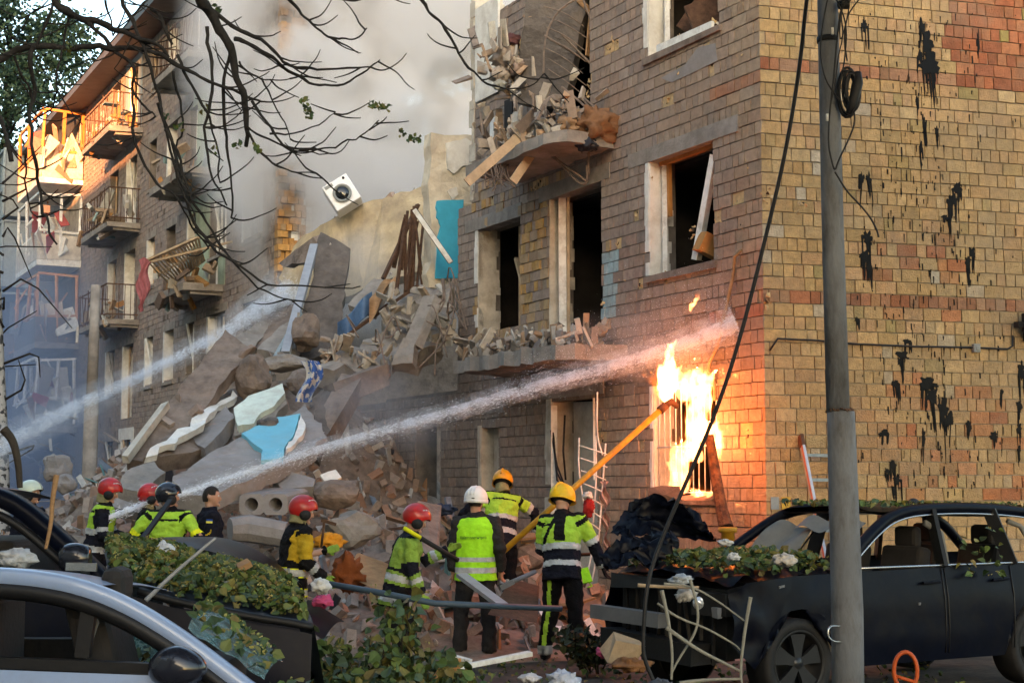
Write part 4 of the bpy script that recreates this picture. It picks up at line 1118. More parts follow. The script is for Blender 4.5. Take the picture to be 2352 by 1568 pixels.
# washing machine caught on the slope
wmroot = thing('washing_machine', P(786, 470, 30.2), 'white front loading washing machine perched tilted on the collapsed slab', 'washing machine')
R_ = Matrix.Translation(P(787, 450, 30.2)) @ Euler((0, radians(-33), 0)).to_matrix().to_4x4() @ Euler((radians(-4), 0, radians(4))).to_matrix().to_4x4()
l = MB(); l.box(R_, (.275, .26, .285)); M['white_enamel'] = mat('white_enamel', (.74, .74, .75), .3, .04, 5, 0, dirt=(.45, .43, .40), dirt_amt=.3); l.build('cabinet', M['white_enamel'], wmroot, bevel=.02)
FRm = R_ @ Matrix.Translation((0, -.282, -.03)) @ Matrix.Rotation(pi / 2, 4, 'X')
l = MB(); l.lathe(FRm, [(.13, .015), (.145, .032), (.175, .04), (.185, .018)], 28); d = l.build('door', M['grey_plastic'], wmroot)
l = MB(); l.lathe(FRm, [(0, .05), (.07, .045), (.115, .03), (.13, .018)], 28); M['dark_glass'] = mat('dark_glass', (.01, .012, .014), .05, .1, 3, 0, spec=.6); l.build('door_glass', M['dark_glass'], d)
l = MB(); l.box(R_ @ Matrix.Translation((-.15, -.264, .225)), (.085, .006, .033)); l.build('detergent_drawer', M['grey_plastic'], wmroot)
l = MB(); l.lathe(R_ @ Matrix.Translation((.18, -.262, .225)) @ Matrix.Rotation(pi / 2, 4, 'X'), [(0, .03), (.022, .03), (.026, 0)], 14); l.build('dial', M['black_rubber'], wmroot)

# ================================================================ rubble heap
def bump_(x, y, cx, cy, sx, sy, h):
    return h * math.exp(-((x - cx) / sx) ** 2 - ((y - cy) / sy) ** 2)
def heap(x, y):
    h = bump_(x, y, -3.4, 23.6, 2.4, 1.8, 1.3) + bump_(x, y, -6.0, 26.5, 3, 3, 1.5) + bump_(x, y, -3.5, 28.0, 3.2, 2.2, 3.0) + bump_(x, y, -1.6, 20.6, 1.9, 1.5, 1.15) + bump_(x, y, .2, 20.2, 1.6, 1.2, .55) + bump_(x, y, -5.5, 21, 2.5, 1.3, .7) + bump_(x, y, -2.0, 18.3, 2.2, .8, .35) + bump_(x, y, .3, 17.6, 2.5, .9, .12)
    k = min(1, h * 1.5)
    return h + k * (.18 * noise.noise(V((x * 1.7, y * 1.7, 0))) + .09 * noise.noise(V((x * 5, y * 5, 3)))) - .08
hm = MB(); x0, x1, y0, y1 = -11, 4, 16, 34; nx, ny = 110, 120
hm.grid(lambda u, v: V((x0 + (x1 - x0) * u, y0 + (y1 - y0) * v, heap(x0 + (x1 - x0) * u, y0 + (y1 - y0) * v))), nx, ny)
M['rubble_soil'] = mat('rubble_soil', (.19, .145, .115), .97, .4, 5, 1.0, 14, dirt=(.32, .25, .20), dirt_amt=.6, dirt_scale=4)
hm.c = [(1, 1, 1)] * len(hm.v)
tag(hm.build('rubble_mound', M['rubble_soil']), 'dusty mound of pulverised masonry below the collapse', 'mound', kind='structure')
RUB = [(.30, .235, .20), (.34, .275, .235), (.26, .19, .155), (.37, .325, .29), (.27, .175, .13), (.23, .195, .17), (.41, .38, .345), (.30, .20, .15)]
COLR = [(.55, .53, .50), (.50, .48, .45), (.16, .20, .26), (.30, .16, .08), (.25, .12, .08), (.45, .44, .42), (.24, .15, .10), (.05, .05, .06), (.30, .20, .13), (.28, .22, .18), (.12, .22, .21)]
def heap_pt(x, y): return V((x, y, max(heap(x, y), ground_h(x, y) - .03)))
l = MB()
N_ = 0
while N_ < 2600:
    x = rnd.uniform(-9, 2.6); y = rnd.uniform(17.3, 27)
    if heap(x, y) < rnd.uniform(-.02, .10): continue
    p = heap_pt(x, y); k = rnd.choice([.04, .06, .06, .08, .1, .13]) * rnd.uniform(.7, 1.2)
    m = Matrix.Translation(p + V((0, 0, k * .4))) @ Euler((rnd.uniform(0, 6), rnd.uniform(0, 6), rnd.uniform(0, 6))).to_matrix().to_4x4()
    r = rnd.random()
    if r < .50: l.rock(m, (k, k * .8, k * .55), 0, varc(rnd.choice(RUB), .2), 9)
    elif r < .78: l.box(m, (.125, .06, .05), 0, varc(rnd.choice([(.31, .235, .185), (.31, .19, .135), (.30, .25, .215), (.36, .31, .27)]), .2), jt=.012)
    else:
        l.box(m, (k * rnd.uniform(1, 3.5), k * .5, .012), 0, varc(rnd.choice(COLR), .2), jt=.015)
    N_ += 1
tag(l.build('rubble', M['cloth_tint']), 'loose bricks, plaster crumbs and scraps covering the mound', 'rubble', kind='stuff')
# the larger chunks one by one
chunk_src = []
for i in range(6):
    l = MB(); l.rock(Matrix(), (1, .8, .55), 0, (1, 1, 1), 16)
    chunk_src.append(l)
nck = 0
while nck < 90:
    x = rnd.uniform(-8, 2.2); y = rnd.uniform(18, 23.5)
    if heap(x, y) < .15: continue
    p = heap_pt(x, y); k = rnd.uniform(.12, .34)
    c = varc(rnd.choice(RUB[:4] + RUB[5:6]), .15)
    l = MB(); s = chunk_src[nck % 6]
    l.v = list(s.v); l.f = [list(f) for f in s.f]; l.m = list(s.m); l.sm = list(s.sm); l.c = [c] * len(s.v)
    o = l.build('concrete_chunk', M['concrete_tint'])
    o.location = p + V((0, 0, k * .15)); o.scale = (k, k, k); o.rotation_euler = (jit(.5), jit(.5), rnd.uniform(0, 6))
    tag(o, 'angular chunk of broken masonry lying in the rubble heap', 'masonry chunk', 'masonry chunks in the rubble heap')
    nck += 1
nck = 0
while nck < 70:
    x = rnd.uniform(-5, 2.2); y = rnd.uniform(17.4, 20.6)
    if heap(x, y) < .02: continue
    p = heap_pt(x, y)
    l = MB(); l.box(Matrix(), (.125, .06, .065), 0, varc(rnd.choice([(.31, .235, .185), (.33, .19, .13), (.33, .27, .23), (.38, .33, .29)]), .15), jt=.01)
    o = l.build('loose_brick', M['concrete_tint']); o.location = p + V((0, 0, .04)); o.rotation_euler = (jit(.6), jit(.6), rnd.uniform(0, 6))
    tag(o, 'single loose brick lying on the rubble heap', 'brick', 'loose bricks on the rubble heap'); nck += 1
nck = 0
while nck < 26:
    x = rnd.uniform(-4.5, 1.8); y = rnd.uniform(17.6, 21)
    p = heap_pt(x, y)
    if p.z < .05: continue
    l = MB(); L = rnd.uniform(.25, .7); l.box(Matrix(), (L, rnd.uniform(.04, .1), .014), 0, (1, 1, 1), jt=.01)
    bm_ = rnd.choice(['wood', 'pale_wood', 'wood', 'white_paint', 'rust']); o = l.build('splintered_board', M[bm_]); o.location = p + V((0, 0, .12)); o.rotation_euler = (jit(.4), jit(.5), rnd.uniform(0, 6))
    tag(o, {'wood': 'brown', 'pale_wood': 'pale bare wood', 'white_paint': 'white painted', 'rust': 'dark rusty'}[bm_] + ' splintered board sticking out of the rubble heap', 'board', {'wood': 'brown', 'pale_wood': 'pale', 'white_paint': 'white', 'rust': 'dark'}[bm_] + ' boards in the rubble heap'); nck += 1
# broken stuff lying on the slabs, dropped straight down onto whatever is there
from mathutils.bvhtree import BVHTree
av = []; af = []; bare = []
for o in list(col.objects):
    if o.type == 'MESH' and o.parent is None and any(k in o.name for k in ('slab', 'floor', 'panel', 'boulder', 'block', 'beam', 'mound')):
        w = world_of(o); b_ = len(av); av += [w @ v.co for v in o.data.vertices]; af += [[b_ + i for i in p.vertices] for p in o.data.polygons]; bare += [o.name.startswith(('leaning', 'wall_panel', 'painted', 'upright', 'broken_slab'))] * len(o.data.polygons)
tree = BVHTree.FromPolygons(av, af)
l = MB(); k_ = 0
while k_ < 1500:
    k_ += 1
    x = rnd.uniform(-8.5, -.6); y = rnd.uniform(20.5, 31)
    if x > -6 + (y - 20) * .62: continue
    h = tree.ray_cast(V((x, y, 14)), V((0, 0, -1)))
    if h[0] is None or h[0].z > 7.6: continue
    if bare[h[2]] and rnd.random() < .93: continue
    if abs(h[1].z) < .6: continue
    k = rnd.choice([.03, .04, .05, .06, .08, .11, .16]) * rnd.uniform(.7, 1.2)
    m = Matrix.Translation(h[0] + V((0, 0, k * .3))) @ Euler((rnd.uniform(0, 6), rnd.uniform(0, 6), rnd.uniform(0, 6))).to_matrix().to_4x4()
    r = rnd.random(); c = varc(mixc(rnd.choice(RUB), (.30, .25, .21), .4), .2)
    if r < .72: l.rock(m, (k, k * .75, k * .5), 0, c, 9)
    elif r < .9: l.box(m, (.125, .06, .05), 0, c, jt=.012)
    else: l.box(m, (k * rnd.uniform(2, 4), k * .4, .012), 0, varc(rnd.choice([(.40, .38, .35), (.24, .16, .11), (.30, .22, .15), (.45, .43, .40)]), .2), jt=.012)
tag(solo(l, 'rubble', M['cloth_tint'], 'crumbs of brick and plaster lying on the fallen slabs', 'rubble'), kind='stuff')
# hollow-core slab end
hc = thing('hollow_core_slab', P(610, 1185, 19.6), 'end of a hollow core concrete slab with two round holes', 'slab')
c = P(605, 1158, 19.6)
l = MB(); n = 20
yv = V((.25, .9, .1)).normalized()
def hole_face(cx, r):  # square with a round hole
    vs = []; 
    for i in range(n):
        a = 2 * pi * i / n; q = max(abs(cos(a)), abs(sin(a)))
        vs.append(c + V((cx + cos(a) * r, 0, sin(a) * r))); vs.append(c + V((cx + cos(a) / q * .15, 0, sin(a) / q * .13)))
    return vs
for cx in (-.15, .15):
    vs = hole_face(cx, .085)
    l.add(vs, [(2 * i, 2 * i + 1, 2 * ((i + 1) % n) + 1, 2 * ((i + 1) % n)) for i in range(n)])
    l.add([v for v in vs[0::2]] + [v + yv * .8 for v in vs[0::2]], [(i, (i + 1) % n, n + (i + 1) % n, n + i) for i in range(n)])
    l.add([v for v in vs[1::2]] + [v + yv * .8 for v in vs[1::2]], [((i + 1) % n, i, n + i, n + (i + 1) % n) for i in range(n)])
l.build('slab_body', M['grey_slab'], hc)
l = MB(); l.tube([P(528, 1215, 18.9), P(570, 1213, 19), P(655, 1228, 19)], [.14, .17, .16], 9, smooth=False); solo(l, 'concrete_log', M['grey_slab'], 'long rounded concrete post lying across the foot of the rubble', 'post')
boulder(770, 1135, 20.3, 95, 60, 'brown_concrete', 'large dark grey boulder behind the red helmet firefighter', seed=5.1)
boulder(810, 1215, 18.9, 120, 70, 'concrete', 'broad pinkish masonry boulder in the middle of the heap', seed=6.3)
boulder(660, 1095, 20.8, 80, 40, 'grey_slab', 'flat pale boulder at the foot of the light blue panel', seed=7.9)
S([(625, 1095, 20.5), (650, 1078, 20.6), (725, 1100, 20.4), (720, 1118, 20.2), (650, 1125, 20.2)], .15, 'grey_slab', 'broken_slab', 'pale slab corner below the light blue panel', .024)
S([(735, 1090, 20.6), (770, 1078, 20.7), (785, 1095, 20.6), (750, 1108, 20.5)], .03, 'white_plaster', 'white_sheet', 'bent white sheet sticking up on top of the heap', .03, cat='sheet')
S([(270, 1120, 20), (300, 1075, 20.5), (355, 1060, 21), (380, 1085, 20.6), (330, 1130, 19.8)], .3, 'concrete', 'broken_slab', 'rough slab end behind the left firefighters', .024)
S([(255, 1165, 19.6), (260, 1140, 19.7), (330, 1158, 19.6), (330, 1178, 19.5)], .2, 'grey_slab', 'broken_slab', 'grey kerb like slab between the two left red helmets', .03)
for (x, y, Y, w, h, sd, lb) in [(135, 1075, 24, 55, 60, 1.9, 'largest pale grey broken lump right of the pale helmet'), (150, 1110, 23.5, 45, 40, 2.7, 'lowest pale grey lump between the pale helmet and the red helmet'), (118, 1060, 24.5, 30, 30, 3.5, 'small pale lump behind the largest lump at the far left')]:
    boulder(x, y, Y, w, h, 'grey_slab', lb, seed=sd, group=None)
# ================================================================ people
def fabric(name, c, rough=.9, var=.25, spec=.12, bump=.5, sheen=0.0): return mat(name, c, rough, var, 14, bump, 40, spec=spec, dirt=tuple(q * .55 + .012 for q in c), dirt_amt=.45, dirt_scale=6)
M['navy_fabric'] = fabric('navy_fabric', (.0085, .0095, .017))
M['black_fabric'] = fabric('black_fabric', (.0075, .0075, .009))
M['grey_trousers'] = fabric('grey_trousers', (.028, .027, .028))
M['hivis'] = fabric('hivis', (.36, .60, .055), .75, .12)
M['hivis_bright'] = mat('hivis_bright', (.36, .80, .02), .75, .10, 12, .5, 30)
M['lime_patch'] = fabric('lime_patch', (.22, .36, .06), .8)
M['band_yellow'] = fabric('band_yellow', (.68, .72, .02), .7, .1)
M['band_silver'] = fabric('band_silver', (.42, .44, .45), .45, .12, .5)
M['mustard'] = fabric('mustard', (.46, .30, .02), .85, .12)
M['olive_cloth'] = fabric('olive_cloth', (.22, .20, .10), .9, .3)
M['skin'] = mat('skin', (.42, .235, .16), .55, .12, 9, .15, 60, spec=.35)
M['hair'] = mat('hair', (.018, .013, .010), .7, .4, 40, .6, 120)
M['red_shell'] = mat('red_shell', (.42, .010, .010), .34, .2, 6, .06, 30, spec=.4, coat=.15, dirt=(.10, .05, .04), dirt_amt=.4, dirt_scale=9)
M['white_shell'] = mat('white_shell', (.72, .72, .71), .35, .06, 6, .04, 30, dirt=(.45, .43, .40), dirt_amt=.35, dirt_scale=8)
M['yellow_shell'] = mat('yellow_shell', (.66, .42, .01), .36, .15, 5, .05, 30, dirt=(.25, .16, .03), dirt_amt=.4, dirt_scale=8)
M['orange_shell'] = mat('orange_shell', (.66, .30, .01), .3, .15, 5, .03, 30, coat=.2)
M['black_shell'] = mat('black_shell', (.012, .013, .02), .18, .2, 5, .03, 30, coat=.4)
M['pale_shell'] = mat('pale_shell', (.55, .62, .50), .3, .08, 5, .03, 30, coat=.3)
M['eye_white'] = mat('eye_white', (.5, .5, .48), .3, .05, 9, 0)
M['lips'] = mat('lips', (.26, .10, .08), .5, .1, 20, 0)
def etube(mb, pts, rad, ref, n=16, mi=0):
    pts = [V(p) for p in pts]; k = len(pts); vs = []; 
    for i in range(k):
        t = (pts[min(i + 1, k - 1)] - pts[max(i - 1, 0)]).normalized()
        u = V(ref) - t * V(ref).dot(t)
        if u.length < 1e-4: u = V((0, 1, 0)) - t * t.y
        u.normalize(); w = t.cross(u)
        a, b = rad[i] if isinstance(rad[i], tuple) else (rad[i], rad[i])
        for j in range(n):
            q = 2 * pi * j / n; vs.append(pts[i] + u * cos(q) * a + w * sin(q) * b)
    fs = [(i * n + j, i * n + (j + 1) % n, (i + 1) * n + (j + 1) % n, (i + 1) * n + j) for i in range(k - 1) for j in range(n)]
    fs += [tuple(reversed(range(n))), tuple(range((k - 1) * n, k * n))]
    return mb.add(vs, fs, mi, (1, 1, 1), True)
lab = bpy.data.scenes.new('lab')
def fused(mb, voxel, smooth=3):
    """one continuous skin round overlapping tubes"""
    me = bpy.data.meshes.new('tmp'); me.from_pydata(mb.v, [], mb.f); o = bpy.data.objects.new('tmp', me); lab.collection.objects.link(o)
    r = o.modifiers.new('r', 'REMESH'); r.mode = 'VOXEL'; r.voxel_size = voxel
    s = o.modifiers.new('s', 'SMOOTH'); s.iterations = smooth; s.factor = .5
    with bpy.context.temp_override(scene=lab, view_layer=lab.view_layers[0]): dg = bpy.context.evaluated_depsgraph_get()
    dg.update()
    out = bpy.data.meshes.new_from_object(o.evaluated_get(dg))
    bpy.data.objects.remove(o); bpy.data.meshes.remove(me)
    out.polygons.foreach_set('use_smooth', [True] * len(out.polygons))
    return out
def give(me, name, mats, parent, fn=None):
    me.name = name
    me.materials.clear()
    for m in mats: me.materials.append(m)
    if fn:
        for p in me.polygons: p.material_index = fn(p.center)
    o = bpy.data.objects.new(name, me); col.objects.link(o); o.parent = parent
    return o
def local(mb, name, mats, parent, **kw):
    o = mb.build(name, mats, None, **kw); o.parent = parent; return o
def peel(me, sel, off, name, m, parent):
    """a strip of cloth lying on the garment: the faces chosen by sel, lifted by off"""
    idx = {}; vs = []; fs = []
    for p in me.polygons:
        if sel(p.center):
            f = []
            for v in p.vertices:
                if v not in idx: idx[v] = len(vs); vs.append(me.vertices[v].co + me.vertices[v].normal * off)
                f.append(idx[v])
            fs.append(f)
    if not fs: return None
    k = MB(); k.add(vs, fs, 0, (1, 1, 1), True)
    return local(k, name, M[m], parent)
def seg_near(p, a, b):
    d = b - a; t = max(0, min(1, (p - a).dot(d) / d.length_squared)); return (p - (a + d * t)).length, t
def person(label, loc, yaw, scale=1.0, lean=0.0, side=0.0, twist=0.0, armL=((.25, .1, -1), (.1, -.3, -1)), armR=((-.25, .1, -1), (-.1, -.3, -1)),
           legL=((.06, -.02, -1), (.02, .05, -1)), legR=((-.06, -.02, -1), (-.02, .05, -1)), head=(0, 0), helmet=None, helm_mats=None,
           jacket='navy_fabric', trousers='black_fabric', paint=None, mats=(), bands=(), glove=None, sleeve=1.0, hem=.80, hair=False, group=None, curl=1.0, guard=None, leg_paint=None, leg_bands=()):
    root = thing('person', loc, label, 'person', group, (0, 0, yaw)); root.scale = (scale,) * 3
    piv = V((0, 0, .95))
    RT = Euler((lean, side, twist), 'XYZ').to_matrix()
    T = lambda p: piv + RT @ (V(p) - piv)
    Ti = lambda p: piv + RT.transposed() @ (V(p) - piv)
    X = RT @ V((1, 0, 0))
    A = {}
    for sd, spec in (('L', armL), ('R', armR)):
        k = 1 if sd == 'L' else -1
        sh = T((k * .185, .0, 1.425)); el = sh + V(spec[0]).normalized() * .295; wr = el + V(spec[1]).normalized() * .255
        A[sd] = (sh, el, wr)
    Lg = {}
    for sd, spec in (('L', legL), ('R', legR)):
        k = 1 if sd == 'L' else -1
        hp = V((k * .095, 0, .93)); kn = hp + V(spec[0]).normalized() * .43; an = kn + V(spec[1]).normalized() * .42
        Lg[sd] = (hp, kn, an)
    low = min(Lg['L'][2].z, Lg['R'][2].z) - .085
    root.location.z -= low * scale
    hc = T((0, -.02, 1.635)); RH = RT @ Euler((head[1], 0, head[0])).to_matrix()
    if helmet is None: pass
    # the body itself, one continuous surface: head, neck, trunk, limbs, hands and feet
    b = MB()
    etube(b, [T((0, 0, z)) for z in (.84, .95, 1.1, 1.3, 1.42, 1.48)], [(.15, .11), (.155, .115), (.145, .105), (.17, .115), (.16, .09), (.06, .06)], X)
    etube(b, [T((0, 0, 1.44)), T((0, -.005, 1.5)), hc + RH @ V((0, .02, -.07))], [.062, .056, .055], X, 12)
    bm = bmesh.new(); bmesh.ops.create_icosphere(bm, subdivisions=3, radius=1)
    for v in bm.verts:
        p = v.co.copy(); x, y, z = p.x * .074, p.y * .097, p.z * .118
        if z < 0: x *= 1 + z * 2.2; y = y * (1 + z * .8) - (.010 if p.y < 0 else 0) * (-z * 8)
        if p.y < -.75: y *= .95
        v.co = V((x, y, z))
    b.mesh(bm, Matrix.Translation(hc) @ RH.to_4x4()); bm.free()
    H = lambda p: hc + RH @ V(p)
    etube(b, [H((0, -.088, .022)), H((0, -.104, -.012)), H((0, -.112, -.026)), H((0, -.09, -.034))], [.008, .012, .014, .010], RH @ V((1, 0, 0)), 8)
    etube(b, [H((-.045, -.078, .03)), H((0, -.092, .032)), H((.045, -.078, .03))], [.008, .01, .008], (0, 0, 1), 8)
    etube(b, [H((-.02, -.083, -.095)), H((.02, -.083, -.095))], [.018, .018], (0, 0, 1), 8)
    for k in (1, -1): etube(b, [H((k * .073, .005, .022)), H((k * .083, .018, .0)), H((k * .075, .008, -.03))], [(.018, .008), (.024, .009), (.012, .007)], RH @ V((0, 1, 0)), 8)
    hands = []
    for sd in 'LR':
        sh, el, wr = A[sd]; k = 1 if sd == 'L' else -1
        etube(b, [sh, el, wr], [.055, .045, .032], (1, 0, 0), 12)
        d = (wr - el).normalized()
        nrm = d.cross(V((0, -1, 0)) if abs(d.y) < .9 else V((0, 0, 1))).normalized() * k   # back of the hand looks outwards
        w = d.cross(nrm).normalized()
        palm = wr + d * .095
        etube(b, [wr, wr + d * .05, palm], [(.026, .022), (.042, .018), (.043, .016)], w, 12)
        for i, (o, L) in enumerate([(.032, .075), (.011, .085), (-.011, .08), (-.031, .062)]):
            q = palm + w * o - d * .012; dd = d; pts = [q]
            for j in range(3):
                dd = (dd - nrm * (.34 * curl * k * k)).normalized(); q = q + dd * L * (.45, .32, .25)[j]; pts.append(q)
            etube(b, pts, [.0115, .0105, .0095, .008], w, 8)
        q = wr + d * .03 + w * .03
        etube(b, [q, q + (w * .8 + d * .7 - nrm * .3).normalized() * .04, q + (w * .55 + d * .95 - nrm * .6).normalized() * .075], [.014, .0125, .009], nrm, 8)
        hands.append((wr, palm + d * .06))
        hp, kn, an = Lg[sd]
        etube(b, [hp, kn, an], [.085, .058, .045], (1, 0, 0), 12)
        toe = V((k * .03, -.17, 0)); 
        etube(b, [an + V((0, .05, -.045)), an + V((0, 0, -.03)), an + toe * .6 + V((0, 0, -.055)), an + toe + V((0, 0, -.06))], [(.04, .04), (.047, .05), (.048, .032), (.036, .024)], (1, 0, 0), 12)
    def bf(c):
        for (w0, w1) in hands:
            dd, t = seg_near(c, w0, w1)
            if dd < .075 and t > .02: return 1
        if c.z < low + .30: return 2
        return 0
    body = give(fused(b, .0115, 2), 'body', [M['skin'], M[glove] if glove else M['skin'], M['black_rubber']], root, bf)
    for k in (1, -1):
        e = MB(); bm = bmesh.new(); bmesh.ops.create_uvsphere(bm, u_segments=10, v_segments=8, radius=.0115); e.mesh(bm, Matrix.Translation(H((k * .031, -.083, .014)))); bm.free()
        e.tube([H((k * .031, -.092, .014)), H((k * .031, -.0955, .014))], .0052, 8, 1); local(e, 'eye', [M['eye_white'], M['black_rubber']], body)
    e = MB(); e.tube([H((-.024, -.088, -.058)), H((0, -.097, -.056)), H((.024, -.088, -.058))], [.003, .006, .003], 6); local(e, 'mouth', M['lips'], body)
    if hair:
        e = MB()
        def hf(u, v):
            a = u * 2 * pi; front = -sin(a)  # a=-pi/2 looks forward (-y)
            lowz = -.05 if -sin(a) < -.2 else (.02 if -sin(a) < .55 else .062)
            lz = lowz / .118
            e0 = math.asin(max(-.9, min(.9, lz))); el_ = e0 + (pi / 2 - e0) * v
            k = 1.055 + .02 * noise.noise(V((a * 6, v * 9, 1)))
            return H((cos(a) * cos(el_) * .074 * k, sin(a) * cos(el_) * .097 * k, sin(el_) * .118 * k))
        e.grid(hf, 36, 12); local(e, 'hair', M['hair'], root)
    # trousers
    t = MB()
    etube(t, [V((0, 0, 1.0)), V((0, 0, .93)), V((0, 0, .85))], [(.165, .12), (.175, .13), (.15, .12)], (1, 0, 0))
    for sd in 'LR':
        hp, kn, an = Lg[sd]
        etube(t, [hp, hp.lerp(kn, .5), kn, kn.lerp(an, .5), an + V((0, 0, .02)), an + V((0, 0, -.03))], [.108, .10, .084, .078, .078, .082], (1, 0, 0), 14)
    tm_ = fused(t, .015, 2)
    for v in tm_.vertices: v.co += v.normal * (.022 * noise.noise(V((v.co.x * 9, v.co.y * 9, v.co.z * 13 + yaw * 7))))
    tr = give(tm_, 'trousers', [M[trousers]], root)
    for (sel, m) in leg_bands: peel(tm_, lambda c: sel(c, Lg), .006, 'reflective_band', m, tr)
    # jacket
    j = MB()
    etube(j, [T((0, 0, hem)), T((0, 0, hem + .1)), T((0, .0, 1.06)), T((0, .0, 1.2)), T((0, 0, 1.34)), T((0, 0, 1.43)), T((0, .0, 1.485)), T((0, .005, 1.53))],
          [(.205, .165), (.20, .158), (.19, .148), (.20, .15), (.212, .152), (.185, .12), (.095, .09), (.082, .08)], X, 22)
    for sd in 'LR':
        sh, el, wr = A[sd]
        inn = T((.11 if sd == 'L' else -.11, 0, 1.42))
        end = wr if sleeve >= 1 else (el.lerp(wr, (sleeve - .5) * 2) if sleeve > .5 else sh.lerp(el, sleeve * 2))
        pts, rs = [inn, sh, sh.lerp(el, .5)], [.085, .084, .075]
        if sleeve > .5: pts += [el]; rs += [.068]
        pts += [end]; rs += [.056 if sleeve > .5 else .082]
        etube(j, pts, rs, (0, 1, 0), 14)
    jm = fused(j, .0135, 2)
    for v in jm.vertices: v.co += v.normal * (.018 * noise.noise(V((v.co.x * 9 + yaw * 3, v.co.y * 9, v.co.z * 15))) + .011 * noise.noise(V((v.co.x * 22, v.co.y * 22, v.co.z * 30))))
    memo = {}
    def where(c):
        k_ = (c.x, c.y, c.z)
        if k_ not in memo: memo[k_] = where_(c)
        return memo[k_]
    def where_(c):
        """('torso'|'upL'|'foL'|..., u along the bone, point in the unbent trunk's own axes)"""
        best = ('torso', 0, 9)
        d, u = seg_near(c, T((0, 0, .8)), T((0, 0, 1.45))); best = ('torso', u, d - .165)
        for sd in 'LR':
            sh, el, wr = A[sd]
            d, u = seg_near(c, sh, el)
            if d - .082 < best[2] and (c - sh).dot(el - sh) > -.004: best = ('up' + sd, u, d - .082)
            d, u = seg_near(c, el, wr)
            if d - .075 < best[2]: best = ('fo' + sd, u, d - .075)
        return best[0], best[1], Ti(c)
    ja = give(jm, 'jacket', [M[jacket]] + [M[m] for m in mats], root, (lambda c: paint(*where(c))) if paint else None)
    for (sel, m) in bands: peel(jm, lambda c: sel(*where(c)), .006, 'reflective_band', m, ja)
    # helmet
    if helmet: make_helmet(helmet, helm_mats, H, RH, root)
    if guard:
        e = MB(); etube(e, [H((0, .02, -.045)), H((0, .02, -.09)), T((0, .015, 1.50))], [(.088, .105), (.085, .098), (.10, .10)], RH @ V((1, 0, 0)), 16)
        m_ = fused(e, .012, 1)
        # leave the face free
        bm = bmesh.new(); bm.from_mesh(m_); bmesh.ops.delete(bm, geom=[f for f in bm.faces if (RH.transposed() @ (f.calc_center_median() - hc)).y < -.045], context='FACES'); bm.to_mesh(m_); bm.free()
        give(m_, 'neck_guard', [M[guard]], root)
    return root, A, T, H
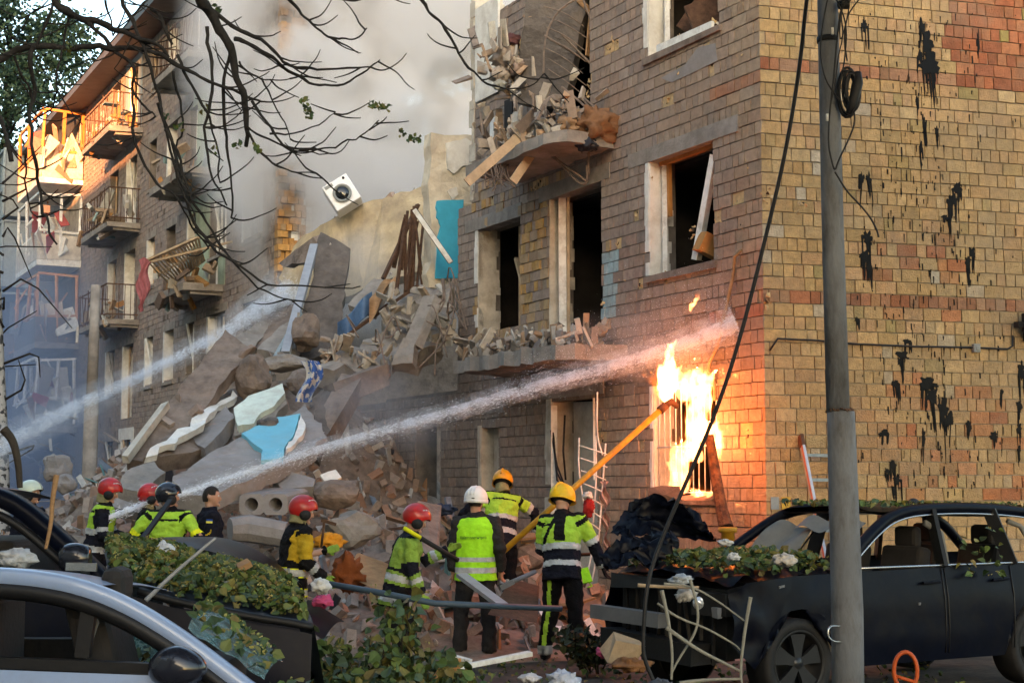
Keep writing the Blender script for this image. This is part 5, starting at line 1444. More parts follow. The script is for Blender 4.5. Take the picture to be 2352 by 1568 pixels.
def make_helmet(kind, hm, H, RH, root):
    a_, b_, c_ = .125, .148, .135
    up = .035
    def shell(u, v, k=1.0, lows=None):
        a = u * 2 * pi; f = -sin(a)
        l0 = lows(f)
        el_ = l0 + (pi / 2 - l0) * v
        return H((cos(a) * cos(el_) * a_ * k, sin(a) * cos(el_) * b_ * k + .008, sin(el_) * c_ * k + up))
    sm = lambda e0, e1, x: max(0, min(1, (x - e0) / (e1 - e0)))
    if kind == 'jet':
        lows = lambda f: radians(-42 + 38 * sm(-.1, .5, f) + 12 * sm(.4, .9, f))
        m = MB(); m.grid(lambda u, v: shell(u, v, 1, lows), 40, 14); m.grid(lambda u, v: shell(u, 1 - v, .93, lows), 40, 14, 1); 
        h = local(m, 'helmet', [M[hm[0]], M['black_rubber']], root)
        m = MB()   # black ear guard and brow visor
        m.grid(lambda u, v: shell(.5 + .72 - u * .44, v * .16, 1.015, lambda f: radians(2)), 20, 3)
        local(m, 'visor', M['black_shell'], h)
        m = MB()
        for k in (1, -1):
            m.lathe(Matrix.Translation(H((k * .105, -.012, -.03))) @ (RH @ Euler((0, k * pi / 2, 0)).to_matrix()).to_4x4(), [(.0, .026), (.045, .02), (.058, .0), (.058, -.03)], 16)
        local(m, 'ear_guard', M['black_rubber'], h)
        m = MB()
        for k in (0, 1):
            q0 = .02 if k == 0 else .27
            for i in range(5):
                u0 = q0 + .21 * i / 5 + .005; 
                def st(u, v, u0=u0):
                    uu = (u0 + .032 * u); a = uu * 2 * pi
                    return shell((a / (2 * pi) + (.5 if k == 0 else .25)) % 1.0, .40 + .06 * v + .12 * sin((u0 - q0 + .032 * u) / .21 * pi), 1.012, lambda f: radians(-10))
                m.grid(st, 3, 2)
        local(m, 'helmet_stripe', M[hm[1]], h)
        m = MB(); m.grid(lambda u, v: shell(.75 if v < .5 else .25, 0, 1) if False else H((.004 * (u - .5) * 2, (b_ * 1.02) * cos(v * pi) + .008, c_ * 1.02 * sin(v * pi) + up)), 2, 20); local(m, 'helmet_ridge', M[hm[2] if len(hm) > 2 else 'black_shell'], h)
    elif kind == 'hard':
        lows = lambda f: radians(-14 + 6 * sm(.2, .9, f))
        m = MB(); m.grid(lambda u, v: shell(u, v, 1, lows), 40, 14); m.grid(lambda u, v: shell(u, 1 - v, .95, lows), 40, 8)
        h = local(m, 'helmet', [M[hm[0]]], root)
        m = MB()
        def rim(u, v):
            a = u * 2 * pi; f = -sin(a); ext = 1.05 + .20 * sm(.55, 1, f); q = lows(f)
            r = [1.0, ext, ext, 1.0][int(round(v * 3))]; dz = [.018, .012, -.018, -.02][int(round(v * 3))]
            p = V((cos(a) * cos(q) * a_ * r, sin(a) * cos(q) * b_ * r + .008, sin(q) * c_ + up + dz)); return H(p)
        m.grid(rim, 40, 3); local(m, 'helmet_rim', M[hm[0]], h)
        m = MB()
        for dx in (-.035, 0, .035): m.tube([H((dx, b_ * cos(radians(t)) * (1 - abs(dx) * .9) + .008, c_ * sin(radians(t)) * (1 - abs(dx) * .8) + up)) for t in range(15, 166, 15)], .007, 6)
        local(m, 'helmet_ridge', M[hm[0]], h)
        m = MB(); m.box(Matrix.Translation(H((-.03, .148 + .006, .005 + up - .01))) @ RH.to_4x4(), (.016, .004, .005)); local(m, 'vent_slot', M['black_rubber'], h)
    else:   # fire brigade shell with a full brim
        lows = lambda f: radians(-20 + 10 * sm(0, .8, f))
        m = MB(); m.grid(lambda u, v: shell(u, v, 1.03, lows), 40, 14); m.grid(lambda u, v: shell(u, 1 - v, .97, lows), 40, 8, 1)
        h = local(m, 'helmet', [M[hm[0]], M['black_rubber']], root)
        m = MB()
        def rim(u, v):
            a = u * 2 * pi; f = -sin(a); q = lows(f); r = 1.02 + .10 * v + .06 * v * sm(.3, 1, abs(f)); 
            return H((cos(a) * cos(q) * a_ * r, sin(a) * cos(q) * b_ * r + .008, sin(q) * c_ + up - .012 * v))
        m.grid(rim, 40, 3); m.grid(lambda u, v: rim(1 - u, v) + V((0, 0, -.006)), 40, 3); local(m, 'helmet_rim', M[hm[0]], h)
        m = MB(); m.tube([H((0, b_ * 1.05 * cos(radians(t)) + .008, c_ * 1.05 * sin(radians(t)) + up)) for t in range(5, 176, 10)], .012, 8); local(m, 'helmet_ridge', M[hm[0]], h)
        m = MB(); etube(m, [H((0, .01, .012)), H((0, .012, -.035))], [(.105, .125), (.085, .10)], RH @ V((1, 0, 0)), 18); local(m, 'helmet_cradle', M['black_rubber'], h)
        if len(hm) > 1:
            m = MB(); m.grid(lambda u, v: shell(.12 + .06 * u, .25 + .45 * v, 1.042, lows), 4, 6); local(m, 'helmet_stripe', M[hm[1]], h)
def feet(x, ytop, Y, tall=1.885, scale=1.0, base=None):
    p = P(x, ytop, Y)
    return V((p.x, p.y, p.z - tall * scale)) if base is None else V((p.x, p.y, base))
HV = ('hivis', 'black_fabric')
def hv_paint(zlow=1.13, line=1.385, armhole=True, arm=.72):
    def f(bone, u, q):
        if bone == 'torso':
            if q.y > .02 and abs(q.z - line) < .011 and abs(q.x) < .15: return 2
            if q.z > 1.475: return 2
            return 1 if q.z > zlow else 0
        if bone[:2] == 'up':
            if armhole and .0 < u < .17 and q.z < 1.47: return 2
            return 1 if u < arm else 0
        return 0
    return f
tor = lambda z0, z1: (lambda b, u, q: b == 'torso' and z0 < q.z < z1)
arm_ = lambda pre, u0, u1: (lambda b, u, q: b[:2] == pre and u0 < u < u1)
Rt = radians
# 1 pale helmet, far left
person('person in a pale green helmet and dark jacket half hidden at the far left edge', feet(70, 1086, 18.6), Rt(75), armL=((.2, .1, -1), (0, -.5, -1)), helmet='jet', helm_mats=('pale_shell', 'pale_shell'), jacket='navy_fabric', glove='black_fabric')
# 2 red helmet, lime shoulders, holding the hose low
p2 = person('person in a red helmet and lime topped jacket second from the left', feet(225, 1078, 18.4), Rt(98), lean=Rt(10), head=(0, Rt(12)), armL=((.15, -.25, -1), (-.1, -1, -.35)), armR=((-.25, -.05, -1), (.2, -.95, -.3)),
       helmet='jet', helm_mats=('red_shell', 'white_shell'), paint=hv_paint(1.17, arm=.05), mats=HV, bands=((tor(1.12, 1.19), 'band_silver'), (tor(.93, 1.0), 'band_silver'), (arm_('up', .72, .9), 'band_silver'), (arm_('fo', .62, .85), 'band_silver')), glove='black_fabric', guard='olive_cloth')
# 3 red helmet behind the black helmet
person('person in a red helmet and black jacket standing just behind the black helmet', feet(343, 1093, 18.7), Rt(100), helmet='jet', helm_mats=('red_shell', 'white_shell'), jacket='black_fabric', bands=((tor(.98, 1.04), 'band_yellow'), (arm_('fo', .1, .3), 'band_yellow')), glove='black_fabric', guard='olive_cloth')
# 4 black helmet, lime back
p4 = person('person in a black helmet and lime shirt seen from behind', feet(388, 1090, 17.5), Rt(172), head=(Rt(-62), 0), armL=((.72, .25, -.75), (-.75, -.4, -.5)), armR=((-.72, .25, -.75), (.75, -.4, -.5)), helmet='jet', helm_mats=('black_shell', 'black_shell', 'band_yellow'),
       paint=hv_paint(1.17, arm=.93), mats=HV, bands=((tor(1.14, 1.20), 'band_yellow'), (tor(.90, .965), 'band_yellow'), (arm_('up', .80, .98), 'band_yellow')), glove='black_fabric', hem=.85)
# 5 bare-headed officer
p5 = person('bareheaded person with short dark hair in a plain navy jacket with a flag patch', feet(482, 1116, 17.7, 1.76), Rt(112), head=(Rt(-18), 0), armL=((.15, .1, -1), (0, -.25, -1)), armR=((-.15, .12, -1), (0, -.3, -1)), jacket='navy_fabric', hair=True)
def sleeve_patch(pp, sd, u, shapes, name, w):
    root, A, T, H = pp; sh, el, wr = A[sd]; c = sh.lerp(el, u); k = 1 if sd == 'L' else -1
    mrot = Matrix.Rotation(root.rotation_euler.z, 3, 'Z'); out = mrot.transposed() @ V((-.1, -1, .05)); d = (el - sh).normalized()
    out = (out - d * out.dot(d)).normalized(); sx = d.cross(out).normalized()
    if (mrot @ sx).x < 0: sx = -sx
    m = MB()
    for i, (x0, x1, z0, z1, mm) in enumerate(shapes):
        m.add([c + out * (.104 - .4 * abs(x) ** 1.5) + sx * x - d * z for x, z in ((x0, z0), (x1, z0), (x1, z1), (x0, z1))], [(0, 1, 2, 3)], mm)
    return m
m = sleeve_patch(p5, 'R', .32, [(-.036, .036, 0, .022, 0), (-.036, .036, .022, .044, 1)], 'flag_patch', .07)
M['flag_blue'] = mat('flag_blue', (.02, .07, .28), .8, .1, 10, .1, 50); M['flag_yellow'] = mat('flag_yellow', (.70, .60, .08), .8, .1, 10, .1, 50)
local(m, 'flag_patch', [M['flag_yellow'], M['flag_blue']], p5[0])
m = sleeve_patch(p5, 'R', .72, [(-.03, .0, -.02, -.005, 0), (-.005, .02, -.008, .008, 0), (.012, .032, .004, .024, 0), (.022, .034, .018, .05, 0)], 'rank_stripe', .07); local(m, 'rank_stripe', [M['mustard']], p5[0])
# 6 red helmet, mustard shoulder
def paint6(b, u, q):
    if b == 'upR' and u > .12 and u < .95 and q.x < -.1: return 1
    if b == 'torso' and q.x < -.13 and 1.14 < q.z < 1.44: return 1
    if b == 'torso' and q.y < -.06 and 1.15 < q.z < 1.4 and q.x > -.13: return 2
    return 0
p6 = person('person in a red helmet and black jacket with a mustard yellow shoulder panel', feet(672, 1121, 15.7, 1.86), Rt(118), lean=Rt(8), head=(Rt(-12), Rt(6)), armL=((.25, -.5, -.9), (-.1, -.9, .2)), armR=((-.3, .05, -1), (.1, -.7, -.55)), helmet='jet', helm_mats=('red_shell', 'white_shell'), jacket='black_fabric', paint=paint6, mats=('mustard', 'lime_patch'),
       bands=((lambda b, u, q: b == 'torso' and (.985 < q.z < .995 or 1.055 < q.z < 1.066), 'band_yellow'), (tor(.993, 1.058), 'band_silver'), (tor(.82, .875), 'band_silver'), (arm_('fo', .25, .5), 'band_silver'), (lambda b, u, q: b == 'torso' and (.808 < q.z < .82 or .875 < q.z < .886), 'band_yellow')), glove='lime_patch', guard='olive_cloth', hem=.74)
# 7 red helmet carrying the hook pole
def paint7(b, u, q):
    if b == 'torso' and q.x < -.06 and 1.13 < q.z < 1.43: return 1
    if b == 'upR' and u < .75: return 1
    return 0
p7 = person('person in a red helmet bent forward carrying a long dark pole at the chest', feet(917, 1147, 15.6, 1.82, .985), Rt(100), .985, lean=Rt(13), head=(0, Rt(10)), armL=((.15, -.6, -.7), (-.2, -.9, .45)), armR=((-.2, .0, -1), (.05, -.35, -.9)), legL=((.05, -.25, -1), (.02, .15, -1)), helmet='jet', helm_mats=('red_shell', 'white_shell'), jacket='navy_fabric', paint=paint7, mats=('lime_patch',),
       bands=((tor(1.0, 1.07), 'band_silver'), (lambda b, u, q: b == 'torso' and (.97 < q.z < 1.0 or 1.07 < q.z < 1.1), 'lime_patch'), (tor(.79, .84), 'band_silver'), (lambda b, u, q: b == 'torso' and (.755 < q.z < .79 or .84 < q.z < .87), 'lime_patch'), (arm_('fo', .3, .5), 'band_silver'), (arm_('fo', .5, .7), 'lime_patch'), (arm_('fo', .15, .3), 'lime_patch')), glove='lime_patch', hem=.74)
# 8 white helmet, bright vest
p8 = person('person in a white hard hat and bright lime vest seen from behind', feet(1093, 1097, 17.2, base=-.01), Rt(172), 1.015, head=(Rt(-14), Rt(4)), armL=((-.0, .1, -1), (.05, -.15, -1)) if False else ((.22, .06, -1), (.02, -.2, -1)), armR=((-.28, .08, -1), (.02, -.45, -1)), legL=((.13, -.02, -1), (.04, .06, -1)), legR=((-.10, -.02, -1), (-.03, .05, -1)), helmet='hard', helm_mats=('white_shell',), jacket='grey_trousers', trousers='grey_trousers', hair=True)
r8, A8, T8, H8 = p8
v = MB()
vr = [(.80, .235, .19), (.9, .222, .182), (1.0, .214, .176), (1.1, .21, .172), (1.2, .215, .172), (1.3, .222, .172), (1.38, .212, .16), (1.44, .185, .135), (1.475, .13, .11)]
etube(v, [T8((0, 0, z)) for z, a, b in vr], [(a, b) for z, a, b in vr], (1, 0, 0), 40)
vm = fused(v, .012, 1)
for q in vm.vertices: q.co += q.normal * (.010 * noise.noise(V((q.co.x * 14, q.co.y * 6, q.co.z * 4))) + .007 * noise.noise(q.co * 22))
vest = give(vm, 'vest', [M['hivis_bright']], r8)
for z0, z1 in ((1.0, 1.055), (.885, .94)): peel(vm, lambda c: z0 < c.z < z1, .005, 'reflective_band', 'band_silver', vest)
cu = bpy.data.curves.new('lettering', 'FONT'); cu.body = 'Київтеплоенерго'; cu.size = .042; cu.align_x = 'CENTER'; cu.extrude = .001
to = bpy.data.objects.new('lettering', cu); lab.collection.objects.link(to)
with bpy.context.temp_override(scene=lab, view_layer=lab.view_layers[0]): dg = bpy.context.evaluated_depsgraph_get()
dg.update()
tme = bpy.data.meshes.new_from_object(to.evaluated_get(dg)); bpy.data.objects.remove(to)
for q in tme.vertices:
    x = q.co.x * .82; y = .186 + q.co.z - 1.1 * x * x
    q.co = V((-x, y, 1.245 + q.co.y + .015 * x))
M['vest_print'] = mat('vest_print', (.02, .10, .03), .8, 0, 10, 0)
give(tme, 'vest_lettering', [M['vest_print']], vest)
# 9 orange helmet, arms spread, behind
p9 = person('person in an orange yellow helmet seen from behind with both arms held out', feet(1150, 1063, 19.3, 1.84), Rt(196), 1.0, lean=Rt(18), side=Rt(-8), head=(Rt(-25), Rt(10)), armL=((.85, -.2, -.55), (.4, -.5, -.75)), armR=((-.85, -.2, -.5), (-.25, -.45, -.9)), helmet='fire', helm_mats=('orange_shell',), paint=hv_paint(1.17, arm=.55), mats=HV,
       bands=((tor(1.13, 1.19), 'band_silver'), (tor(.95, 1.02), 'band_silver'), (arm_('up', .55, .75), 'band_silver'), (arm_('fo', .82, .98), 'band_silver')), glove='black_fabric', guard='olive_cloth')
# 10 yellow helmet in front of the burning window
def paint10(b, u, q):
    if b == 'torso':
        if q.y > 0 and (abs(q.x + .02) < .055 and q.z > 1.18 or q.z > 1.44): return 2
        if q.y > 0 and abs(q.x - (.055 + (1.38 - q.z) * .55)) < .026 and q.z < 1.44: return 2
        if q.y > 0 and abs(q.z - 1.36) < .011 and q.x > .06: return 2
    return hv_paint(1.15, 9, arm=.78)(b, u, q)
def strip10(c, L):
    hp, kn, an = L['L']; d, t = seg_near(c, hp, kn); d2, t2 = seg_near(c, kn, an)
    ax = hp.lerp(kn, t) if d < d2 else kn.lerp(an, t2)
    q = c - ax
    return abs(q.x + .004) < .021 and q.y > .0 and c.x > .0
p10 = person('tall person in a yellow helmet and lime black suit leaning towards the burning window', feet(1290, 1090, 16.8, base=-.02), Rt(160), 1.05, lean=Rt(13), side=Rt(4), head=(Rt(-14), Rt(8)), armL=((.18, -.1, -1), (-.2, -.9, -.35)), armR=((-.45, -.3, -.9), (-.3, -.3, -1)), legL=((.10, -.12, -1), (.10, .16, -1)), legR=((-.10, -.05, -1), (-.02, .08, -1)),
       helmet='fire', helm_mats=('yellow_shell', 'hivis'), paint=paint10, mats=HV, bands=((tor(1.10, 1.165), 'band_silver'), (tor(.93, .99), 'band_silver'), (arm_('up', .78, .97), 'band_silver'), (arm_('fo', .85, .99), 'band_silver')), glove='black_fabric', leg_bands=((strip10, 'hivis'), (lambda c, L: abs(c.z - L['L'][2].z - .02) < .045 and c.x > 0, 'band_silver'), (lambda c, L: abs(c.z - L['R'][2].z - .02) < .045 and c.x < 0, 'band_silver')))
# lime radio pouch at his belt
l = MB(); c = V((-.25, -.02, .86)); l.box(Matrix.Translation(c) @ Euler((.2, .25, .3)).to_matrix().to_4x4(), (.05, .03, .075), taper=.8); l.tube([c + V((-.03, 0, -.07)), c + V((-.07, .02, -.1)), c + V((-.02, .03, -.12))], .008, 6)
local(l, 'radio_pouch', M['hivis_bright'], p10[0], bevel=.008)
# things they hold
l = MB(); a, b = P(1155, 1266, 17.6), P(1522, 937, 18.2); l.tube([a, b], .035, 12); M['yellow_pole'] = mat('yellow_pole', (.52, .27, .02), .5, .2, 6, .15, 40, dirt=(.16, .09, .03), dirt_amt=.6, dirt_scale=5)
pole = thing('hook_pole', a, 'long yellow pole with a rusty hook pointing up at the fire', 'pole')
l.build('pole_shaft', M['yellow_pole'], pole)
l = MB(); d = (b - a).normalized(); l.tube([b - d * .05, b + d * .05], .05, 12); l.tube([b + d * .03, b + d * .09 + V((.04, 0, .02)), b + d * .08 + V((.12, .0, -.04))], [.04, .045, .03], 10); l.build('hook_head', M['rust'], pole)
l = MB(); a, b = P(928, 1212, 15.2), P(1052, 1286, 15.5); l.tube([a, a.lerp(b, .3)], .022, 8, 0); l.tube([a.lerp(b, .3), b], .024, 8, 1)
solo(l, 'carried_pole', [M['band_yellow'], M['black_rubber']], 'black pole with a yellow end carried by the bent red helmet person', 'pole')
l = MB(); l.bar(P(392, 1148, 16.9), P(292, 1285, 15.9), .055, .03); solo(l, 'black_bar', M['black_rubber'], 'black flat bar standing diagonally against the back of the lime shirt', 'bar')
l = MB(); l.tube([P(738, 1255, 15.1), P(745, 1195, 15.0)], .012, 8); l.bar(P(738, 1194, 15.0), P(772, 1204, 15.0), .02, .03); solo(l, 'hand_tool', M['rust'], 'small hammer like hand tool held up in a gloved hand', 'tool')
# ================================================================ vehicles
M['navy_paint'] = mat('navy_paint', (.0016, .0028, .0085), .36, .3, 3, .05, 15, spec=.10, dirt=(.011, .010, .010), dirt_amt=.4, dirt_scale=5)
M['silver_paint'] = mat('silver_paint', (.25, .33, .50), .32, .08, 3, .02, 15, spec=.5, coat=.4, dirt=(.16, .16, .16), dirt_amt=.25, dirt_scale=6)
M['black_trim'] = mat('black_trim', (.008, .008, .009), .5, .2, 6, .1, 30)
M['interior_grey'] = mat('interior_grey', (.16, .16, .15), .85, .15, 6, .15, 30)
M['dark_seat'] = mat('dark_seat', (.022, .020, .019), .85, .2, 6, .2, 30)
M['alloy'] = mat('alloy', (.035, .037, .042), .3, .2, 5, .05, 30, metal=.5)
M['chrome'] = mat('chrome', (.42, .44, .46), .25, .1, 5, .03, 30, metal=.8)
M['bumper_grey'] = mat('bumper_grey', (.13, .14, .155), .5, .15, 5, .1, 30)
def glass_mat():
    m = bpy.data.materials.new('shattered_glass'); m.use_nodes = True; nt = m.node_tree; b = nt.nodes['Principled BSDF']
    vo = nt.nodes.new('ShaderNodeTexVoronoi'); vo.inputs['Scale'].default_value = 34; vo.feature = 'DISTANCE_TO_EDGE'
    tcn = nt.nodes.new('ShaderNodeTexCoord'); nt.links.new(tcn.outputs['Object'], vo.inputs['Vector'])
    r = nt.nodes.new('ShaderNodeMapRange'); r.inputs['From Max'].default_value = .12; nt.links.new(vo.outputs[0], r.inputs[0])
    nz = nt.nodes.new('ShaderNodeTexNoise'); nz.inputs['Scale'].default_value = 7; nt.links.new(tcn.outputs['Object'], nz.inputs['Vector'])
    mx = nt.nodes.new('ShaderNodeMix'); mx.data_type = 'RGBA'; mx.inputs[6].default_value = (.28, .44, .46, 1); mx.inputs[7].default_value = (.07, .19, .21, 1); nt.links.new(r.outputs[0], mx.inputs[0])
    nt.links.new(mx.outputs[2], b.inputs['Base Color']); b.inputs['Roughness'].default_value = .25
    r2 = nt.nodes.new('ShaderNodeMapRange'); r2.inputs['From Min'].default_value = .35; r2.inputs['From Max'].default_value = .65; r2.inputs['To Min'].default_value = .35; r2.inputs['To Max'].default_value = .9; nt.links.new(nz.outputs[0], r2.inputs[0]); nt.links.new(r2.outputs[0], b.inputs['Alpha'])
    bp = nt.nodes.new('ShaderNodeBump'); bp.inputs['Strength'].default_value = .6; nt.links.new(r.outputs[0], bp.inputs['Height']); nt.links.new(bp.outputs[0], b.inputs['Normal'])
    return m
M['shattered_glass'] = glass_mat()
def panel2d(outline, yfun, L, edge=.16, back=.02):
    """a pressed panel cut to an outline in (x,z), bulged by yfun, in car coordinates mapped by L"""
    bm = bmesh.new()
    f = bm.faces.new([bm.verts.new((x, 0, z)) for x, z in outline])
    bmesh.ops.triangulate(bm, faces=[f])
    for _ in range(5):
        lg = [e for e in bm.edges if e.calc_length() > edge]
        if not lg: break
        bmesh.ops.subdivide_edges(bm, edges=lg, cuts=1); bmesh.ops.triangulate(bm, faces=[g for g in bm.faces if len(g.verts) > 3])
    for v in bm.verts: v.co = V((v.co.x, yfun(v.co.x, v.co.z), v.co.z))
    for f in bm.faces: f.smooth = True
    m = MB(); m.mesh(bm, L); bm.free(); return m
def arc(cx, cz, r, a0, a1, n=12): return [(cx + r * cos(radians(a0 + (a1 - a0) * i / n)), cz + r * sin(radians(a0 + (a1 - a0) * i / n))) for i in range(n + 1)]
def wheel(parent, L, cx, cy, cz, r=.37, rim=.262, spokes=5, w=.24, sgn=-1):
    B = L @ Matrix.Translation((cx, cy, cz)) @ Matrix.Rotation(-pi / 2 * sgn, 4, 'X')
    m = MB(); m.lathe(B, [(rim - .01, -.02), (rim + .01, .03), (r - .03, .04), (r, .01), (r, -w + .02), (r - .03, -w)], 36); t = m.build('tyre', M['black_rubber'], parent)
    m = MB(); m.lathe(B, [(rim + .012, .032), (rim, .036), (rim - .015, .02), (rim - .02, -.1), (.0, -.12)], 36, 1)
    m.lathe(B, [(0, .02), (.045, .018), (.055, .0)], 16)
    for i in range(spokes):
        a = 2 * pi * i / spokes + .3
        q = [(.04, .035), (.12, .045), (rim - .008, .085)]
        vs = []
        for rr, hw in q:
            for sg in (-1, 1):
                an = a + sg * hw / rr; vs += [B @ V((rr * cos(an), rr * sin(an), .012)), B @ V((rr * cos(an), rr * sin(an), -.03))]
        m.add(vs, [(0, 2, 6, 4), (4, 6, 10, 8), (0, 4, 5, 1), (4, 8, 9, 5), (2, 3, 7, 6), (6, 7, 11, 10)], 0)
    m.build('rim', [M['alloy'], M['black_trim']], parent); return t
# ---- crushed dark SUV on the right
ang = radians(31); ca = V((cos(ang), sin(ang), 0)); cl = V((-sin(ang), cos(ang), 0))
fw = V((2.36, 13.3, 0)); org = fw - ca * .95 + cl * .82
L = frame_matrix(ca, cl, V((0, 0, 1)), org)
suv = thing('wrecked_car', org + ca * 2.4, 'dark blue off road car with crushed bonnet and no glass behind the concrete pole', 'car')
yb = lambda x, z: -.93 + .12 * max(0, (z - .78)) ** 1.2 * 1.6 + .10 * max(0, .5 - z) + .10 * max(0, .7 - x) ** 1.5 + .012 * noise.noise(V((x * 2.5, z * 3, 0))) + .06 * max(0, 1.5 - x) * noise.noise(V((x * 4, z * 5, 3))) + .025 * max(0, 1.5 - x) * noise.noise(V((x * 11, z * 11, 3)))
side = [(.22, .55), (.45, .34)] + arc(.95, .37, .44, 176, 4) + [(1.45, .30), (3.38, .30)] + arc(3.87, .37, .44, 176, 4) + [(4.4, .36), (4.72, .45), (4.82, .85), (4.72, 1.14), (3.6, 1.13), (2.6, 1.11), (1.5, 1.09), (.9, 1.08), (.4, 1.04), (.24, .95)]
panel2d(side, yb, L).build('near_side', M['navy_paint'], suv)
panel2d(side, lambda x, z: -yb(x, z), L).build('far_side', M['navy_paint'], suv)
for x0, x1 in ((1.52, 2.62), (2.66, 3.5)):   # door gaps and handles
    m = MB(); m.tube([L @ V((x0, yb(x0, z) - .004, z)) for z in (.36, .6, .85, 1.1)], .007, 5); m.tube([L @ V((x1, yb(x1, z) - .004, z)) for z in (.36, .6, .85, 1.1)], .007, 5); m.build('door_gap', M['black_trim'], suv)
    m = MB(); m.bar(L @ V((x1 - .28, -.935, .98)), L @ V((x1 - .06, -.93, .985)), .03, .025); m.build('door_handle', M['navy_paint'], suv, bevel=.006)
def pts(*a): return [L @ V(p) for p in a]
def arcline(p, n=3):
    q = [V(x) for x in p]
    for _ in range(n):
        r = [q[0]]
        for a, b in zip(q[:-1], q[1:]): r += [a.lerp(b, .25), a.lerp(b, .75)]
        q = r + [q[-1]]
    return q
for sgn in (-1, 1):
    m = MB()
    rail_ = arcline([(1.42, sgn * .86, 1.09), (1.9, sgn * .76, 1.42), (2.25, sgn * .70, 1.59), (2.75, sgn * .69, 1.63), (3.5, sgn * .69, 1.62), (4.2, sgn * .70, 1.55), (4.75, sgn * .78, 1.13)])
    m.tube([L @ p for p in rail_], .052, 8)
    m.build('roof_pillar', M['navy_paint'], suv)
    for (x0, x1, w) in ((2.66, 2.70, .13), (3.55, 3.46, .12), (4.25, 4.05, .12)): m = MB(); m.bar(L @ V((x0, sgn * .87, 1.1)), L @ V((x1, sgn * .70, 1.60)), .04, w); m.build('door_pillar', M['black_trim'], suv)
    if sgn < 0:
        m = MB(); m.tube([L @ V((x, -.885, 1.125)) for x in (1.5, 2.2, 2.9, 3.6, 4.2)], .010, 6); m.tube([L @ (p + V((0, -.045, -.05))) for p in rail_[4:-8]], .009, 6); m.build('window_trim', M['chrome'], suv)
m = MB(); m.grid(lambda u, v: L @ V((2.15 + 2.3 * u, -.70 + 1.4 * v, 1.60 + .045 * sin(v * pi) + .035 * sin(u * pi) + .03 * noise.noise(V((u * 4, v * 4, 2))) - .05 * u)), 20, 14)
m.grid(lambda u, v: L @ V((2.15 + 2.3 * u, .70 - 1.4 * v, 1.565 + .03 * sin(v * pi) - .04 * u)), 8, 8, 1); m.build('roof', [M['navy_paint'], M['interior_grey']], suv)
m = MB(); m.grid(lambda u, v: L @ V((.22 + 1.28 * u, -.80 + 1.6 * v, 1.07 + .07 * sin(v * pi) + .05 * noise.noise(V((u * 8, v * 8, 9))) + .13 * noise.noise(V((u * 2.6, v * 3, 5))) - .05 * (1 - u))), 24, 24); m.build('bonnet', M['navy_paint'], suv)
# the torn far half of the bonnet, reared up
m = MB()
def fold(u, v):
    a = P(1402, 1222, 13.7).lerp(P(1645, 1243, 14.3), u); b = P(1462, 1146, 14.0).lerp(P(1600, 1190, 14.5), u)
    p = a.lerp(b, v) if v < 1 else b
    return p + V((.03 * noise.noise(V((u * 12, v * 9, 7))), .25 * sin(u * 3 + v * 2) + .05 * noise.noise(V((u * 11, v * 11, 2))), .05 * noise.noise(V((u * 13, v * 9, 5))) + .06 * noise.noise(V((u * 5, v * 5, 1))) + .10 * sin(u * pi) * v))
m.grid(fold, 20, 14); m.grid(lambda u, v: fold(1 - u, v) + V((.01, .03, .0)), 20, 14)
m.grid(lambda u, v: P(1402 + 35 * v, 1222 + 70 * u, 13.6) + V((.35 * v + .1 * sin(u * 6) + .06 * noise.noise(V((u * 9, v * 12, 1))), -.3 * u + .06 * noise.noise(V((u * 9, v * 9, 3))), .05 * sin(v * 9 + u * 4) + .05 * noise.noise(V((u * 14, v * 12, 6))))), 18, 14); m.build('torn_bonnet', M['navy_paint'], suv)
m = MB(); 
for pl in ([(.0, .75, .72), (.05, -.2, .70)],): m.bar(L @ V(pl[0]), L @ V(pl[1]), .10, .12)
m.build('bumper_beam', M['bumper_grey'], suv)
m = MB(); m.box(L @ Matrix.Translation((.45, 0, .72)), (.16, .74, .3), jt=.04); m.box(L @ Matrix.Translation((.28, .1, .45)), (.2, .7, .1), jt=.04); m.box(L @ Matrix.Translation((.3, .25, .98)), (.12, .5, .05), jt=.03)
for i in range(9): m.bar(L @ V((.26, -.6 + i * .15, .45 + jit(.1))), L @ V((.24 + jit(.05), -.6 + i * .15 + jit(.1), .95)), .03)
m.build('radiator', M['black_trim'], suv)
m = MB(); m.box(L @ Matrix.Translation((.24, -.66, .86)) @ Matrix.Rotation(.4, 4, 'Z'), (.10, .16, .09), jt=.015); h = m.build('headlight', M['black_trim'], suv)
m = MB(); bm = bmesh.new(); bmesh.ops.create_uvsphere(bm, u_segments=14, v_segments=8, radius=.055)
for v in bm.verts: v.co *= 1 + .15 * noise.noise(v.co * 30)
m.mesh(bm, L @ Matrix.Translation((.13, -.60, .87))); bm.free(); M['lens'] = mat('lens', (.62, .64, .66), .12, .3, 20, .3, 40, metal=.6); m.build('headlight_lens', M['lens'], h)
m = MB(); m.box(L @ Matrix.Translation((.18, -.77, .80)), (.03, .035, .04), jt=.01); m.build('indicator_lens', M['bumper_grey'], h)
wheel(suv, L, .95, -.86, .36); wheel(suv, L, 3.87, -.86, .36); wheel(suv, L, .95, .86, .36, sgn=1); wheel(suv, L, 3.87, .86, .36, sgn=1)
m = MB()
for cy in (-.38, .38):
    for cx in (2.35, 3.35):
        m.box(L @ Matrix.Translation((cx, cy, .62)), (.26, .25, .09)); m.box(L @ Matrix.Translation((cx + .3, cy, .95)) @ Matrix.Rotation(.2, 4, 'Y'), (.08, .25, .33)); m.box(L @ Matrix.Translation((cx + .38, cy, 1.36)), (.05, .14, .10))
m.build('seat', M['dark_seat'], suv, bevel=.04)
